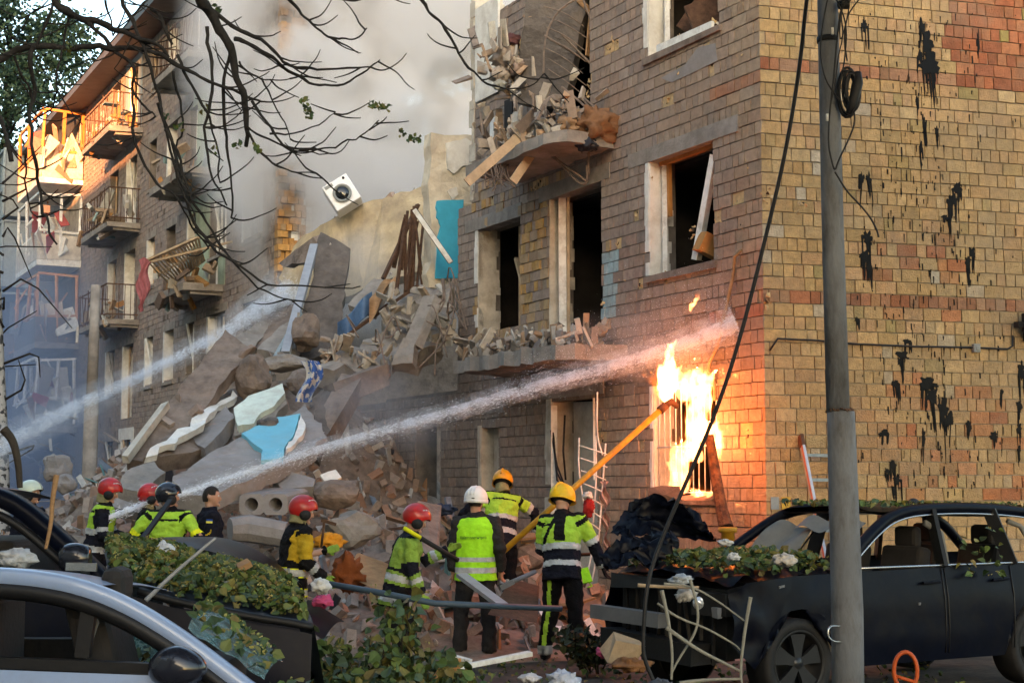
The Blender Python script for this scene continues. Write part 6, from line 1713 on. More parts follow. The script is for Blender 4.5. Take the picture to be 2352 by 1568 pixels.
m = MB(); m.tube([L @ V((2.78, -.80, 1.12)), L @ V((2.80, -.72, 1.4)), L @ V((2.62, -.70, 1.5))], .03, 8); m.tube([L @ V((4.02, -.80, 1.14)), L @ V((3.85, -.72, 1.45)), L @ V((3.7, -.7, 1.5))], .025, 8); m.build('pillar_lining', M['interior_grey'], suv)
m = MB(); m.lathe(L @ Matrix.Translation((2.0, -.38, 1.02)) @ Matrix.Rotation(1.2, 4, 'Y'), [(.175, -.012), (.19, 0), (.175, .012), (.16, 0), (.175, -.012)], 24); m.box(L @ Matrix.Translation((1.75, 0, .98)), (.2, .72, .12)); m.build('dashboard', M['black_trim'], suv)
# grey lining of the roof hanging into the empty windscreen
m = MB(); m.grid(lambda u, v: L @ V((2.02 - .42 * u + .1 * v, .68 - .55 * v, 1.47 - .36 * u + .04 * sin(v * 7 + u * 4))), 12, 12); m.grid(lambda u, v: L @ V((2.1 - .15 * u, .30 - .8 * v, 1.53 - .10 * u + .03 * sin(v * 11))), 8, 14); m.build('roof_lining', M['interior_grey'], suv)
m = MB(); m.tube([L @ V((2.2, .2, 1.5)), L @ V((1.9, .15, 1.25)), L @ V((1.95, .05, 1.1))], .009, 6); m.tube([L @ V((1.5, -.75, 1.1)), L @ V((1.9, -.6, 1.35))], .02, 6); m.build('loose_strip', M['black_trim'], suv)
m = MB(); bm = bmesh.new(); bmesh.ops.create_uvsphere(bm, u_segments=12, v_segments=8, radius=.5); m.mesh(bm, L @ Matrix.Translation((3.3, .1, 1.66)) @ Matrix.Diagonal((.15, .06, .1, 1))); bm.free(); m.build('roof_aerial', M['black_trim'], suv)
# white scratches on the door
m = MB()
for (x, z, h, w) in [(1.62, 1.0, .14, .015), (1.60, .86, .02, .03), (1.35, .93, .03, .02), (.75, 1.0, .02, .03), (2.3, .80, .02, .012)]: m.box(L @ Matrix.Translation((x, yb(x, z) - .004, z)) @ Matrix.Rotation(jit(.3), 4, 'Y'), (w, .004, h / 2), jt=.004)
tag(m.build('paint_scrape', M['bumper_grey'], suv), kind='stuff')

# ---- silver saloon, nearest at the left
SY = 7.6
sil = thing('parked_car', P(60, 1568, SY + .8) * V((1, 1, 0)) if False else V((P(60, 1400, SY + .8).x, SY + .8, 0)), 'silver blue saloon with shattered glass in the left foreground', 'car')
line = [(-260, 1310), (-120, 1299), (0, 1302), (110, 1312), (210, 1335), (310, 1378), (410, 1440), (490, 1498), (570, 1560), (640, 1612)]
crv = arcline([P(x, y, SY) for x, y in line], 2)
m = MB()
n = len(crv); vs = []
for i, p in enumerate(crv):
    t = (crv[min(i + 1, n - 1)] - crv[max(i - 1, 0)]).normalized(); up = V((-t.z, 0, t.x))
    for (o, d) in ((-.075, .0), (-.02, -.03), (.0, .03), (-.01, .10), (-.06, .14)): vs.append(p + up * o + V((0, d, 0)))
fs = [(i * 5 + j, (i + 1) * 5 + j, (i + 1) * 5 + j + 1, i * 5 + j + 1) for i in range(n - 1) for j in range(4)]
m.add(vs, fs, 0, (1, 1, 1), True); m.build('roof_rail', M['silver_paint'], sil)
m = MB(); m.tube([p + V((.0, -.012, -.030)) for p in crv], .008, 6); m.build('rail_seam', M['black_trim'], sil)
k = next(i for i, p in enumerate(crv) if p.x > P(205, 1300, SY).x)
rp_ = crv[:k + 1]
m = MB(); m.grid(lambda u, v: rp_[min(int(round(u * k)), k)] + V((.12 * v * (u > .9), .10 + 1.1 * v, .02 * sin(v * pi) - .01 - .11 * v)), k, 8); m.build('roof', M['silver_paint'], sil)
m = MB(); n2 = [p + V((-.03, .03, -.105)) for p in crv]; m.tube(n2, .045, 8); m.build('window_frame', M['black_trim'], sil)

# door top, beltline, inside
m = MB(); m.grid(lambda u, v: V((-3.2, 0, 0)).lerp(V((-1.55, 0, 0)), u) + V((0, SY - .06 - .05 * sin(v * pi * .7), (1.0 - .06 * u) - .75 * v)), 20, 10); m.build('door', M['silver_paint'], sil)
m = MB(); m.grid(lambda u, v: V((-1.54, 0, 0)).lerp(V((.1, 0, 0)), u) + V((0, SY - .06 - .05 * sin(v * pi * .7), (.80 - .07 * u) - .58 * v)), 20, 10); m.build('front_wing', M['silver_paint'], sil)
m = MB(); m.grid(lambda u, v: V((-1.45 + 1.6 * u, SY + 1.55 * v, .74 - .1 * u - .14 * v + .05 * sin(v * pi))), 20, 10); m.build('bonnet', M['silver_paint'], sil)
m = MB(); m.bar(V((-3.2, SY - .02, 1.035)), V((-1.62, SY - .02, .97)), .06, .05); m.build('window_ledge', M['black_trim'], sil)
m = MB(); m.box(Matrix.Translation((-2.05, SY + .42, 1.02)) @ Matrix.Rotation(-.25, 4, 'Y'), (.10, .24, .33)); m.box(Matrix.Translation((-2.0, SY + .42, 1.34)), (.06, .13, .09)); m.box(Matrix.Translation((-2.9, SY + .8, .9)), (.12, .7, .35)); m.build('seat', M['dark_seat'], sil, bevel=.05)
m = MB(); m.bar(P(205, 1400, SY + .04), P(190, 1508, SY + .04), .05, .07); m.build('door_pillar', M['black_trim'], sil)
m = MB(); m.tube([P(212, 1392, SY + .12), P(222, 1430, SY + .14), P(205, 1480, SY + .12), P(198, 1510, SY + .1)], .012, 6); m.build('seat_belt', M['interior_grey'], sil)
m = MB(); m.prism([P(x, y, SY + 1.5) for x, y in [(232, 1396), (300, 1420), (380, 1462), (440, 1505), (330, 1520), (250, 1500), (222, 1462)]], V((0, .006, 0))); m.build('side_window', M['shattered_glass'], sil)
m = MB(); m.box(Matrix.Translation((-2.4, SY + 1.6, .6)), (.75, .06, .36)); m.box(Matrix.Translation((-1.72, SY + .8, .78)), (.2, .7, .12)); m.build('cabin_lining', M['dark_seat'], sil)
ws = [(388, 1384, 8.9), (470, 1398, 9.1), (560, 1440, 9.1), (650, 1522, 9.0), (600, 1560, 8.2), (500, 1492, 7.9), (430, 1440, 7.9)]
m = MB()
def wsf(u, v):
    a = P(432 + 175 * u, 1442 + 118 * u, 7.75); b = P(470 + 180 * u, 1398 + 120 * u ** 1.4, 9.1)
    return a.lerp(b, v) + V((0, 0, .04 * sin(v * pi) + .03 * noise.noise(V((u * 4, v * 4, 7)))))
m.grid(wsf, 24, 14); m.build('windscreen', M['shattered_glass'], sil)
m = MB()
bm = bmesh.new(); bmesh.ops.create_icosphere(bm, subdivisions=3, radius=1)
for v in bm.verts:
    p = v.co; v.co = V((p.x * .14, p.y * .09, (p.z * .11 if p.z > 0 else p.z * .10)))
    if v.co.x > 0: v.co.z *= 1 - v.co.x * 1.2
for f in bm.faces: f.smooth = True
m.mesh(bm, Matrix.Translation(P(408, 1535, SY - .12))); bm.free(); mir = m.build('wing_mirror', M['black_shell'], sil)
m = MB(); m.bar(P(410, 1560, SY - .1), P(440, 1585, SY + .0), .08, .06); m.build('mirror_foot', M['black_trim'], mir)
wheel(sil, Matrix.Translation((0, SY, 0)), -.75, .0, .31, .31, .2); wheel(sil, Matrix.Translation((0, SY, 0)), -3.4, .0, .31, .31, .2)

# ---- dark tall car behind it, bonnet under leaves
DY = 10.2
dk = thing('parked_car', V((P(300, 1400, DY + 1).x, DY + 1, 0)), 'dark navy tall car whose bonnet lies under fallen linden leaves', 'car')
pl = arcline([P(x, y, DY) for x, y in [(-160, 1108), (-60, 1112), (0, 1122), (60, 1152), (130, 1212), (200, 1276), (262, 1335)]], 2)
m = MB(); n = len(pl); vs = []
for i, p in enumerate(pl):
    t = (pl[min(i + 1, n - 1)] - pl[max(i - 1, 0)]).normalized(); up = V((-t.z, 0, t.x))
    for (o, d) in ((-.11, .0), (-.05, -.035), (.0, .0), (.01, .09), (-.06, .13)): vs.append(p + up * o + V((0, d, 0)))
m.add(vs, [(i * 5 + j, (i + 1) * 5 + j, (i + 1) * 5 + j + 1, i * 5 + j + 1) for i in range(n - 1) for j in range(4)], 0, (1, 1, 1), True); m.build('roof_pillar', M['navy_paint'], dk)
m = MB(); m.tube([p + V((-.05, .02, -.15)) for p in pl], .03, 8); m.build('window_frame', M['black_trim'], dk)

m = MB(); k = n // 3; m.grid(lambda u, v: pl[int(round(u * k))] + V((0, .1 + 1.4 * v, .02 * sin(v * pi) - .10 * v)), k, 8); m.build('roof', M['navy_paint'], dk)
HB = lambda u, v: P(250 + 470 * u, 1335 + 75 * u + 22 * sin(u * pi * .5), DY + .1).lerp(P(235 + 430 * u, 1262 + 78 * u ** 1.5, DY + 1.7), v) + V((0, 0, .05 * sin(v * pi) + .02 * noise.noise(V((u * 4, v * 4, 3)))))
m = MB(); m.grid(HB, 26, 14); m.build('bonnet', M['navy_paint'], dk)
m = MB(); m.tube([HB(i / 20, 0) + V((0, -.03, -.02)) for i in range(3, 21)], .028, 8); m.build('bonnet_edge', M['black_trim'], dk)
m = MB(); m.grid(lambda u, v: (HB(u, 0) + V((0, -.06 - .12 * sin(v * pi * .6), -.06 - .95 * v))), 26, 12); m.build('front_wing', M['navy_paint'], dk)
m = MB(); m.grid(lambda u, v: HB(1, v) + V((.10 * sin(u * pi * .6) + .02, -.1 * (1 - v), -.03 - .9 * u)), 12, 12); m.build('front_bumper', M['navy_paint'], dk)
m = MB(); m.grid(lambda u, v: V((-4.6, 0, 0)).lerp(V((-2.55, 0, 0)), u) + V((0, DY - .05 - .08 * sin(v * pi * .7), 1.28 - .07 * u - .9 * v)), 16, 10); m.build('door', M['navy_paint'], dk)
m = MB(); m.box(Matrix.Translation(P(-20, 1300, DY + .9)), (.35, .6, .2)); m.box(Matrix.Translation((-3.9, DY + 1.72, .9)), (.8, .04, .3)); m.build('cabin_lining', M['dark_seat'], dk, bevel=.06)
m = MB(); bm = bmesh.new(); bmesh.ops.create_icosphere(bm, subdivisions=3, radius=1)
for v in bm.verts:
    p = v.co; v.co = V((max(-.09, min(.10, p.x * .14)), p.y * .08, max(-.08, p.z * .10)))
for f in bm.faces: f.smooth = True
m.mesh(bm, Matrix.Translation(P(172, 1282, DY - .15))); bm.free(); mir = m.build('wing_mirror', M['black_shell'], dk)
m = MB(); m.bar(P(152, 1300, DY - .22), P(222, 1302, DY - .22), .03, .05); m.build('mirror_trim', M['chrome'], mir)
m = MB(); m.bar(P(180, 1306, DY - .1), P(205, 1312, DY), .05, .04); m.build('mirror_foot', M['black_trim'], mir)
wheel(dk, Matrix.Translation((0, DY, 0)), -1.9, .02, .36); wheel(dk, Matrix.Translation((0, DY, 0)), -4.7, .02, .36)

# ---- dark roof of a third car beyond
TY = 13.6
tc_ = thing('parked_car', V((P(430, 1300, TY + .8).x, TY + .8, 0)), 'low dark navy car showing only its roof beyond the leafy bonnet', 'car')
xa, xb = P(250, 1300, TY).x, P(640, 1300, TY).x
def roofp(u, v):
    x = xa + (xb - xa) * u; c = abs(2 * v - 1)
    z = 1.36 - .42 * max(0, (u - .45) / .55) ** 1.9 - .12 * max(0, (.2 - u) / .2) ** 2
    return V((x, TY + .15 + 1.4 * v, z - .07 * c ** 3))
m = MB(); m.grid(roofp, 24, 12); m.build('roof', M['navy_paint'], tc_)
m = MB(); m.grid(lambda u, v: roofp(u, 0) + V((0, -.22 * v, -.45 * v * (1 - .6 * max(0, u - .5)))), 20, 5); m.build('side_window', M['dark_glass'], tc_)
m = MB(); m.grid(lambda u, v: V((xa - .8 + (xb - xa + 1.1) * u, TY - .1 - .06 * sin(v * pi), .80 - .14 * max(0, u - .5) - .55 * v)), 24, 8); m.grid(lambda u, v: V((xb - .35 + .75 * u, TY - .05 + 1.75 * v, .92 - .30 * u - .1 * u * u + .06 * sin(v * pi))), 10, 10); m.build('body', M['navy_paint'], tc_)
wheel(tc_, Matrix.Translation((0, TY, 0)), xa - .1, -.12, .32, .32, .2); wheel(tc_, Matrix.Translation((0, TY, 0)), xb - .2, -.06, .32, .32, .2)
# ================================================================ pole, cables, ladder, leaves, branches and litter
M['pole_concrete'] = mat('pole_concrete', (.15, .16, .178), .85, .22, 3, .35, 40, dirt=(.06, .055, .05), dirt_amt=.8, dirt_scale=6, stretch=(1, 1, .35))
PY = 11.2
pole = thing('utility_pole', V((P(1948, 1500, PY).x, PY, 0)), 'thick grey concrete pole with hanging black cables in front of the gable', 'pole')
def pp(x, y, Y=PY): return P(x, y, Y)
b0 = pp(1949, 1700); b0.z = -.05
m = MB(); m.tube([b0, pp(1946, 1400), pp(1933, 1000), pp(1931, 945)], [.113, .112, .1, .098], 24); m.build('pole_base', M['pole_concrete'], pole)
m = MB(); m.tube([pp(1925, 946), pp(1912, 500), pp(1902, 60), pp(1898, -160)], [.083, .078, .075, .074], 24); m.build('pole_shaft', M['pole_concrete'], pole)
m = MB(); 
for i in range(20): a = 2 * pi * i / 20; m.rock(Matrix.Translation(pp(1928, 943) + V((cos(a) * .088, sin(a) * .088, .005 + jit(.01)))), (.018, .018, .012 + jit(.006)), 0, (1, 1, 1), 8)
m.build('rusty_collar', M['rust'], pole)
m = MB(); m.tube([pp(1901, 98) + V((0, 0, i * .02)) for i in range(3)], .079, 24); m.build('black_band', M['black_rubber'], pole)
m = MB(); m.tube(arcline([pp(1930, 1437, PY - .1), pp(1905, 1436, PY - .17), pp(1900, 1458, PY - .18), pp(1912, 1472, PY - .17), pp(1932, 1473, PY - .1)], 2), .007, 8); m.build('step_hook', M['chrome'], pole)
m = MB(); cc = pp(1952, 205, PY - .14)
for i in range(7):
    r0 = .055 + .006 * i
    m.tube([cc + V(((r0 * cos(a)) * .75 + .02 * sin(i), -.05 + .016 * i, r0 * 2.0 * sin(a) + .01 * cos(i * 2) - .02)) for a in [2 * pi * j / 22 for j in range(23)]], .011, 6)
m.tube([pp(1968, 168, PY - .17), pp(1970, 190, PY - .18), pp(1958, 240, PY - .18), pp(1948, 262, PY - .17)], [.035, .04, .035, .02], 12); m.build('cable_coil', M['cable'], pole)
m = MB()
for q, r in [([(1905, -20), (1896, 20), (1886, 80), (1884, 130), (1894, 180), (1915, 215), (1930, 232)], .006), ([(1940, -20), (1925, 60), (1915, 180), (1905, 260), (1902, 330), (1910, 370), (1918, 395), (1925, 370), (1950, 320), (1965, 280), (1960, 250), (1948, 235)], .007),
             ([(1945, 0), (1930, 30), (1938, 80), (1925, 130), (1918, 200), (1907, 240)], .005), ([(1925, 10), (1940, 40), (1945, 80), (1940, 140), (1935, 165)], .006), ([(1915, -10), (1930, 15), (1950, 5), (1975, -20)], .006), ([(1918, 395), (1945, 440), (1975, 470), (2000, 500), (2015, 530), (2018, 545)], .007),
             ([(1950, 20), (1942, 60), (1930, 100), (1928, 60), (1935, 20)], .005), ([(1990, -20), (1960, 15), (1945, 40), (1938, 90), (1946, 140)], .006)]:
    m.tube(arcline([pp(x, y, PY - .16) for x, y in q], 2), r, 6)
for (x, y) in [(1900, 270), (1912, 72)]: m.tube([pp(x, y - 8, PY - .165), pp(x, y + 8, PY - .165)], .010, 6, 1)
m.tube([pp(1925, 12, PY - .12), pp(1948, 8, PY - .12)], [.03, .045], 10)
m.build('hanging_cable', [M['cable'], M['white_paint']], pole)
m = MB(); m.tube(arcline([P(x, y, Y) for x, y, Y in [(1862, -60, 11.3), (1850, 20, 11.4), (1838, 150, 11.5), (1805, 350, 11.6), (1760, 540, 11.7), (1700, 780, 11.8), (1640, 960, 11.9), (1570, 1120, 12), (1510, 1260, 12), (1484, 1350, 11.9), (1477, 1460, 11.9), (1478, 1510, 11.9), (1500, 1560, 11.9)]], 3), .0155, 8)
solo(m, 'fallen_cable', M['cable'], 'long black cable sagging from above across the corner to the ground', 'cable')
m = MB(); m.tube(arcline([P(x, y, 18.8) for x, y in [(1745, -10), (1720, 10), (1690, 30), (1678, 50), (1682, 58)]], 2), .02, 6); m.tube(arcline([P(x, y, 18.8) for x, y in [(1690, -30), (1680, 20), (1680, 55)]], 2), .02, 6)
solo(m, 'wall_cable', M['cable'], 'short black cable loop stuck in the wall beside the topmost window', 'cable')
# ladder leaning on the gable
lad = thing('ladder', GABLE.pt(.6, 0, .9), 'aluminium ladder leaning against the gable behind the pole', 'ladder')
La = [GABLE.pt(*GABLE.hit(1842, 1018, .08), .08), GABLE.pt(*GABLE.hit(1872, 1168, .45), .45)]; d = (La[1] - La[0]); La.append(La[0] + d * 2.2)
Lb = [GABLE.pt(*GABLE.hit(1925, 1020, .08), .08)]; Lb.append(Lb[0] + d * 2.2)
M['aluminium'] = mat('aluminium', (.45, .46, .48), .4, .12, 6, .05, 30, metal=.6); M['ladder_red'] = mat('ladder_red', (.40, .16, .10), .6, .2, 8, .1, 30)
for a, b in ((La[0], La[2]), (Lb[0], Lb[1])):
    m = MB(); m.bar(a, b, .03, .095); r = m.build('rail', M['aluminium'], lad)
    m = MB(); m.bar(a + V((-.012, -.026, 0)), b + V((-.012, -.026, 0)), .006, .03); m.bar(a + V((.02, -.026, 0)), b + V((.02, -.026, 0)), .006, .02); m.build('rail_stripe', M['ladder_red'], r)
    m = MB(); m.bar(a - d.normalized() * .1, a + d.normalized() * .04, .04, .10); m.build('end_cap', M['rust'], r)
for i in range(6):
    t = .18 + i * .38; m = MB(); m.bar(La[0] + d * t, Lb[0] + d * t, .03, .035); m.build('rung', M['bluegrey_paint'], lad)
# white bed-like rack standing by the door
rk = thing('wire_rack', P(1355, 1330, 18.6), 'white bent wire rack standing against the wall left of the fire', 'rack')
cur = MB()
for q in ([(1330, 1005), (1328, 1080), (1345, 1180), (1352, 1210), (1362, 1260), (1345, 1335)], [(1391, 1018), (1385, 1100), (1376, 1230), (1368, 1290), (1358, 1340)], [(1372, 900), (1370, 1000), (1384, 1045)], [(1368, 1000), (1370, 1100), (1362, 1200)]):
    m = MB(); m.tube(arcline([P(x, y, 18.6) for x, y in q], 2), .011, 6); m.build('rack_post', M['white_paint'], rk)
for i in range(9):
    y = 1022 + i * 29; m = MB(); m.tube(arcline([P(1329 + i * 2.6, y, 18.6), P(1358 + i, y + 9, 18.55), P(1398 - i * 3.2, y + 22, 18.6)], 2), .008, 6); m.build('rack_wire', M['white_paint'], rk)
m = MB(); m.grid(lambda u, v: P(1378 + 14 * v + (18 - 12 * v) * u * (1.1 - .5 * v), 1105 + 168 * v, 18.3) + V((.03 * sin(v * 20 + u * 3), .05 * sin(u * 11), 0)), 12, 24); M['lace'] = mat('lace', (.50, .32, .28), .9, .3, 20, .5, 60)
solo(m, 'lace_curtain', M['lace'], 'pale pink torn lace hanging from the white wire rack', 'curtain')
m = MB(); m.grid(crumple(P(1352, 1165, 18.2), .065, 4.4, 2.0), 20, 14, 0, (.28, .015, .015)); m.grid(crumple(P(1350, 1138, 18.2), .06, 2.4, .8), 20, 14, 0, (.55, .54, .52))
solo(m, 'plastic_bag', M['cloth_tint'], 'red and white plastic bag caught in the wire rack', 'bag')
# charred post and torn sill in front of the fire
m = MB(); q = [P(1630, 1000, 17.9), P(1642, 1080, 17.8), P(1658, 1170, 17.6), P(1668, 1210, 17.5)]; m.tube(q, [.05, .065, .07, .085], 9, smooth=False)
M['charred_wood'] = mat('charred_wood', (.10, .05, .025), .95, .5, 9, .9, 30, dirt=(.012, .01, .01), dirt_amt=.9, dirt_scale=8)
solo(m, 'charred_post', M['charred_wood'], 'charred peeling timber leaning below the burning window', 'post')
m = MB(); m.rock(Matrix.Translation(P(1525, 1132, 18.4)), (.20, .1, .09), 0, (.10, .08, .07), 12); m.rock(Matrix.Translation(P(1600, 1140, 18.5)), (.28, .1, .05), 0, (.34, .20, .15), 12)
solo(m, 'sill_debris', M['concrete_tint'], 'burnt lumps lying on the ledge of the burning window', 'debris')
m = MB(); m.lathe(Matrix.Translation(P(1672, 1250, 16.6)), [(.07, -.2), (.07, .12), (.10, .13), (.10, .18), (0, .18)], 12); solo(m, 'yellow_stub', M['yellow_pole'], 'short yellow pipe stub behind the crushed bonnet', 'pipe')

# ---- leaves
def leafmat():
    m = mat('linden_leaf', (1, 1, 1), .6, .25, 20, .1, 40, tint=True, spec=.3)
    return m
M['leaf'] = leafmat()
LEAFC = [(.07, .115, .03), (.09, .145, .035), (.115, .165, .04), (.045, .08, .026), (.15, .18, .05), (.075, .12, .07), (.19, .175, .045), (.055, .10, .05), (.16, .13, .04)]
LEAFC = [tuple(q * .74 for q in c) for c in LEAFC]
FLOWC = [(.26, .24, .07), (.22, .19, .04), (.30, .26, .10)]
def leaf(mb, p, nrm, size, c):
    n = V(nrm).normalized(); u = n.cross(V((jit(1), jit(1), jit(1)))).normalized(); w = n.cross(u)
    sh = [(0, -.5), (.42, -.32), (.5, .05), (.25, .42), (0, .75), (-.25, .42), (-.5, .05), (-.42, -.32)]
    vs = [p + u * (x * size) + w * (y * size) + n * (abs(x) * size * .35 - .15 * size * y * y) for x, y in sh]
    mb.add(vs, [(0, 1, 2, 3, 4), (0, 4, 5, 6, 7)], 0, c)
def flower(mb, p, c):
    for k in range(3):
        q = p + V((jit(.02), jit(.02), rnd.uniform(0, .025))); mb.rock(Matrix.Translation(q), (.008, .008, .008), 0, c, 6)
def scatter(fn, n, size, name, label, up=1.0, fl=.12, cat='leaves'):
    mb = MB()
    for i in range(n):
        p = fn()
        if p is None: continue
        nr = V((rnd.gauss(0, .6), rnd.gauss(-.2, .6), up * rnd.uniform(.2, 1)))
        if rnd.random() < fl: flower(mb, p, varc(rnd.choice(FLOWC), .2))
        else: leaf(mb, p, nr, size * rnd.uniform(.6, 1.25), varc(rnd.choice(LEAFC), .25))
    return solo(mb, name, M['leaf'], label, cat, kind='stuff')
def onhood():
    u = rnd.uniform(.02, .98); v = rnd.uniform(0, 1) ** .8
    k = .5 + .5 * noise.noise(V((u * 5, v * 4, 8)))
    if u > .45 and v < .08 and rnd.random() < .6: return None
    return HB(u, v) + V((0, 0, rnd.uniform(.0, .06 + .11 * k) * (1 - .3 * u)))
scatter(onhood, 4600, .052, 'fallen_leaves', 'thick layer of linden leaves and blossoms over the dark bonnet at left', fl=.18)
def suvhood():
    x = rnd.uniform(.25, 1.5); y = rnd.uniform(-.75, .8)
    if rnd.random() > .35 + .65 * (.5 + noise.noise(V((x * 3, y * 3, 1)))): return None
    return L @ V((x, y, 1.08 + .07 * sin((y + .8) / 1.6 * pi) + rnd.uniform(.0, .13)))
scatter(suvhood, 1500, .058, 'fallen_leaves', 'linden leaves heaped on the crushed bonnet of the right car', fl=.1)
def suvroof():
    x = rnd.uniform(2.05, 4.2); y = rnd.uniform(-.68, .68); 
    if noise.noise(V((x * 2, y * 2, 4))) < -.15: return None
    return L @ V((x, y, 1.655 - .02 * (x - 2) + rnd.uniform(0, .04)))
scatter(suvroof, 900, .05, 'fallen_leaves', 'thin layer of leaves along the roof of the right car', fl=.1)
scatter(lambda: L @ V((rnd.uniform(2.8, 3.4), -.93 + jit(.05), rnd.uniform(.95, 1.45))), 40, .06, 'fallen_leaves', 'few leaves clinging to the near side of the right car', fl=.2)
scatter(lambda: wsf(rnd.uniform(0, 1), rnd.uniform(0, 1)) + V((0, 0, .03)) if rnd.random() < .8 else P(rnd.uniform(250, 380), rnd.uniform(1440, 1530), 8.3), 150, .05, 'fallen_leaves', 'leaves strewn over the shattered windscreen of the silver car')
# leafy fallen branches along the bottom edge: stems with leaves
def bush(x, y, Y, w, h, n, label, size=.075, z0=0.0, fl=.12, dark=1.0):
    root = thing('fallen_branch', V((P(x, y, Y).x, Y, z0)), label, 'branch', None)
    mb = MB(); st = MB(); c = V((P(x, y, Y).x, Y, z0))
    for i in range(max(6, n // 60)):
        a = rnd.uniform(0, 6.28); r = rnd.uniform(.2, 1)
        tip = c + V((cos(a) * w * r, sin(a) * w * .6 * r, h * rnd.uniform(.3, 1.0) * (1.15 - r * .6)))
        b = c + V((cos(a) * w * .3 * r, sin(a) * w * .2 * r, 0))
        mid = b.lerp(tip, .5) + V((jit(.08), jit(.08), .08))
        q = arcline([b, mid, tip], 1); st.tube(q, [.010 - .006 * k / (len(q) - 1) for k in range(len(q))], 5)
        for k in range(60):
            t = rnd.uniform(.25, 1.05); p = (b.lerp(mid, t * 2) if t < .5 else mid.lerp(tip, t * 2 - 1)) + V((rnd.gauss(0, .075), rnd.gauss(0, .075), rnd.gauss(0, .06)))
            if p.z < z0: p.z = z0 + .02
            if rnd.random() < fl: flower(mb, p, varc(rnd.choice(FLOWC), .2))
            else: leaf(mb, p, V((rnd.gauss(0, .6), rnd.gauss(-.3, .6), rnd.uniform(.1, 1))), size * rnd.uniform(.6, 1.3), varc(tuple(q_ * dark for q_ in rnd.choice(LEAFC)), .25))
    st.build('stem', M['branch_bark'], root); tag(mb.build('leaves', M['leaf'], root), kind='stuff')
    return root
M['branch_bark'] = mat('branch_bark', (.035, .027, .020), .9, .3, 20, .4, 60)
bush(770, 1568, 11.0, .75, .62, 1700, 'leafy linden branch fallen in front of the polystyrene block')
bush(880, 1560, 11.6, .75, 1.0, 2000, 'large leafy linden branch covering the legs of the bent red helmet')
bush(1000, 1580, 11.8, .5, .6, 900, 'leafy branch tip left of the long white pole')
bush(700, 1600, 9.6, .6, .62, 1300, 'low leafy sprays along the bottom edge right of the silver car')
bush(735, 1530, 12.3, .5, .62, 900, 'leafy branch heaped against the front of the dark car')
bush(560, 1600, 9.2, .5, .25, 250, 'few leafy twigs at the foot of the silver windscreen', z0=.35)
bush(1560, 1590, 11.5, .45, .33, 260, 'small leafy sprig below the crushed front of the right car')
bush(1240, 1610, 11.2, .8, .2, 300, 'low dark green twigs on the ground at the bottom centre', dark=.8)
bush(1990, 1620, 10.9, .7, .22, 220, 'green twigs on the ground beside the orange ring')
bush(2260, 1610, 10.6, .6, .28, 240, 'green twigs in the bottom right corner')
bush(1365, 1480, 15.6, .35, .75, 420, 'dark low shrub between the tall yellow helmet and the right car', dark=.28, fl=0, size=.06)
bush(1700, 1600, 11.2, .5, .2, 150, 'sparse leaves under the front wheel of the right car')
scatter(lambda: V((rnd.uniform(-1.5, 4.2), rnd.uniform(9.5, 16.5), rnd.uniform(.0, .05))), 1600, .05, 'fallen_leaves', 'torn leaves sprinkled over the ground between the cars', fl=.05)
# pale bare twigs over the front of the right car
def twig(q, Y, r, label, m='pale_twig'):
    t = MB(); k = len(q); c = arcline([P(x, y, Y) for x, y in q], 2); t.tube(c, [r * (1 - .5 * i / len(c)) for i in range(len(c))], 6); return solo(t, 'twig', M[m], label, 'twig')
M['pale_twig'] = mat('pale_twig', (.24, .235, .20), .9, .2, 20, .2, 50)
twig([(1525, 1340), (1590, 1345), (1650, 1380), (1710, 1425)], 12.2, .012, 'pale twig arching over the broken headlight')
twig([(1510, 1385), (1560, 1420), (1620, 1440), (1690, 1480), (1700, 1492)], 12.1, .012, 'pale twig curving below the broken headlight')
twig([(1724, 1370), (1710, 1450), (1700, 1540), (1705, 1575)], 12.0, .016, 'upright pale twig in front of the right front wheel')
twig([(1530, 1440), (1600, 1490), (1660, 1520), (1700, 1540)], 12.0, .018, 'thick pale twig slanting down to the right front wheel')
twig([(1520, 1355), (1535, 1420), (1545, 1500), (1542, 1560)], 12.0, .017, 'upright pale twig before the bumper beam')
twig([(1585, 1330), (1605, 1400), (1600, 1450), (1560, 1510), (1540, 1550)], 12.1, .014, 'bent pale twig hanging beside the broken headlight')
twig([(1560, 1568), (1620, 1560), (1705, 1558)], 12.0, .018, 'pale stick lying on the ground by the right front wheel')
twig([(1465, 1343), (1540, 1348), (1605, 1348)], 12.3, .017, 'brown stick lying across the crushed bonnet edge', 'pale_wood')
twig([(8, 985), (30, 1010), (42, 1060), (46, 1120)], 6.2, .02, 'black curved stick poking up at the far left edge', 'branch_bark')
twig([(130, 1090), (120, 1150), (118, 1200), (105, 1260)], 9.4, .018, 'brown bare stick standing on the dark car window', 'wood')
twig([(335, 1378), (400, 1315), (495, 1235)], 9.9, .017, 'pale grey rod leaning across the leafy bonnet', 'pale_metal')
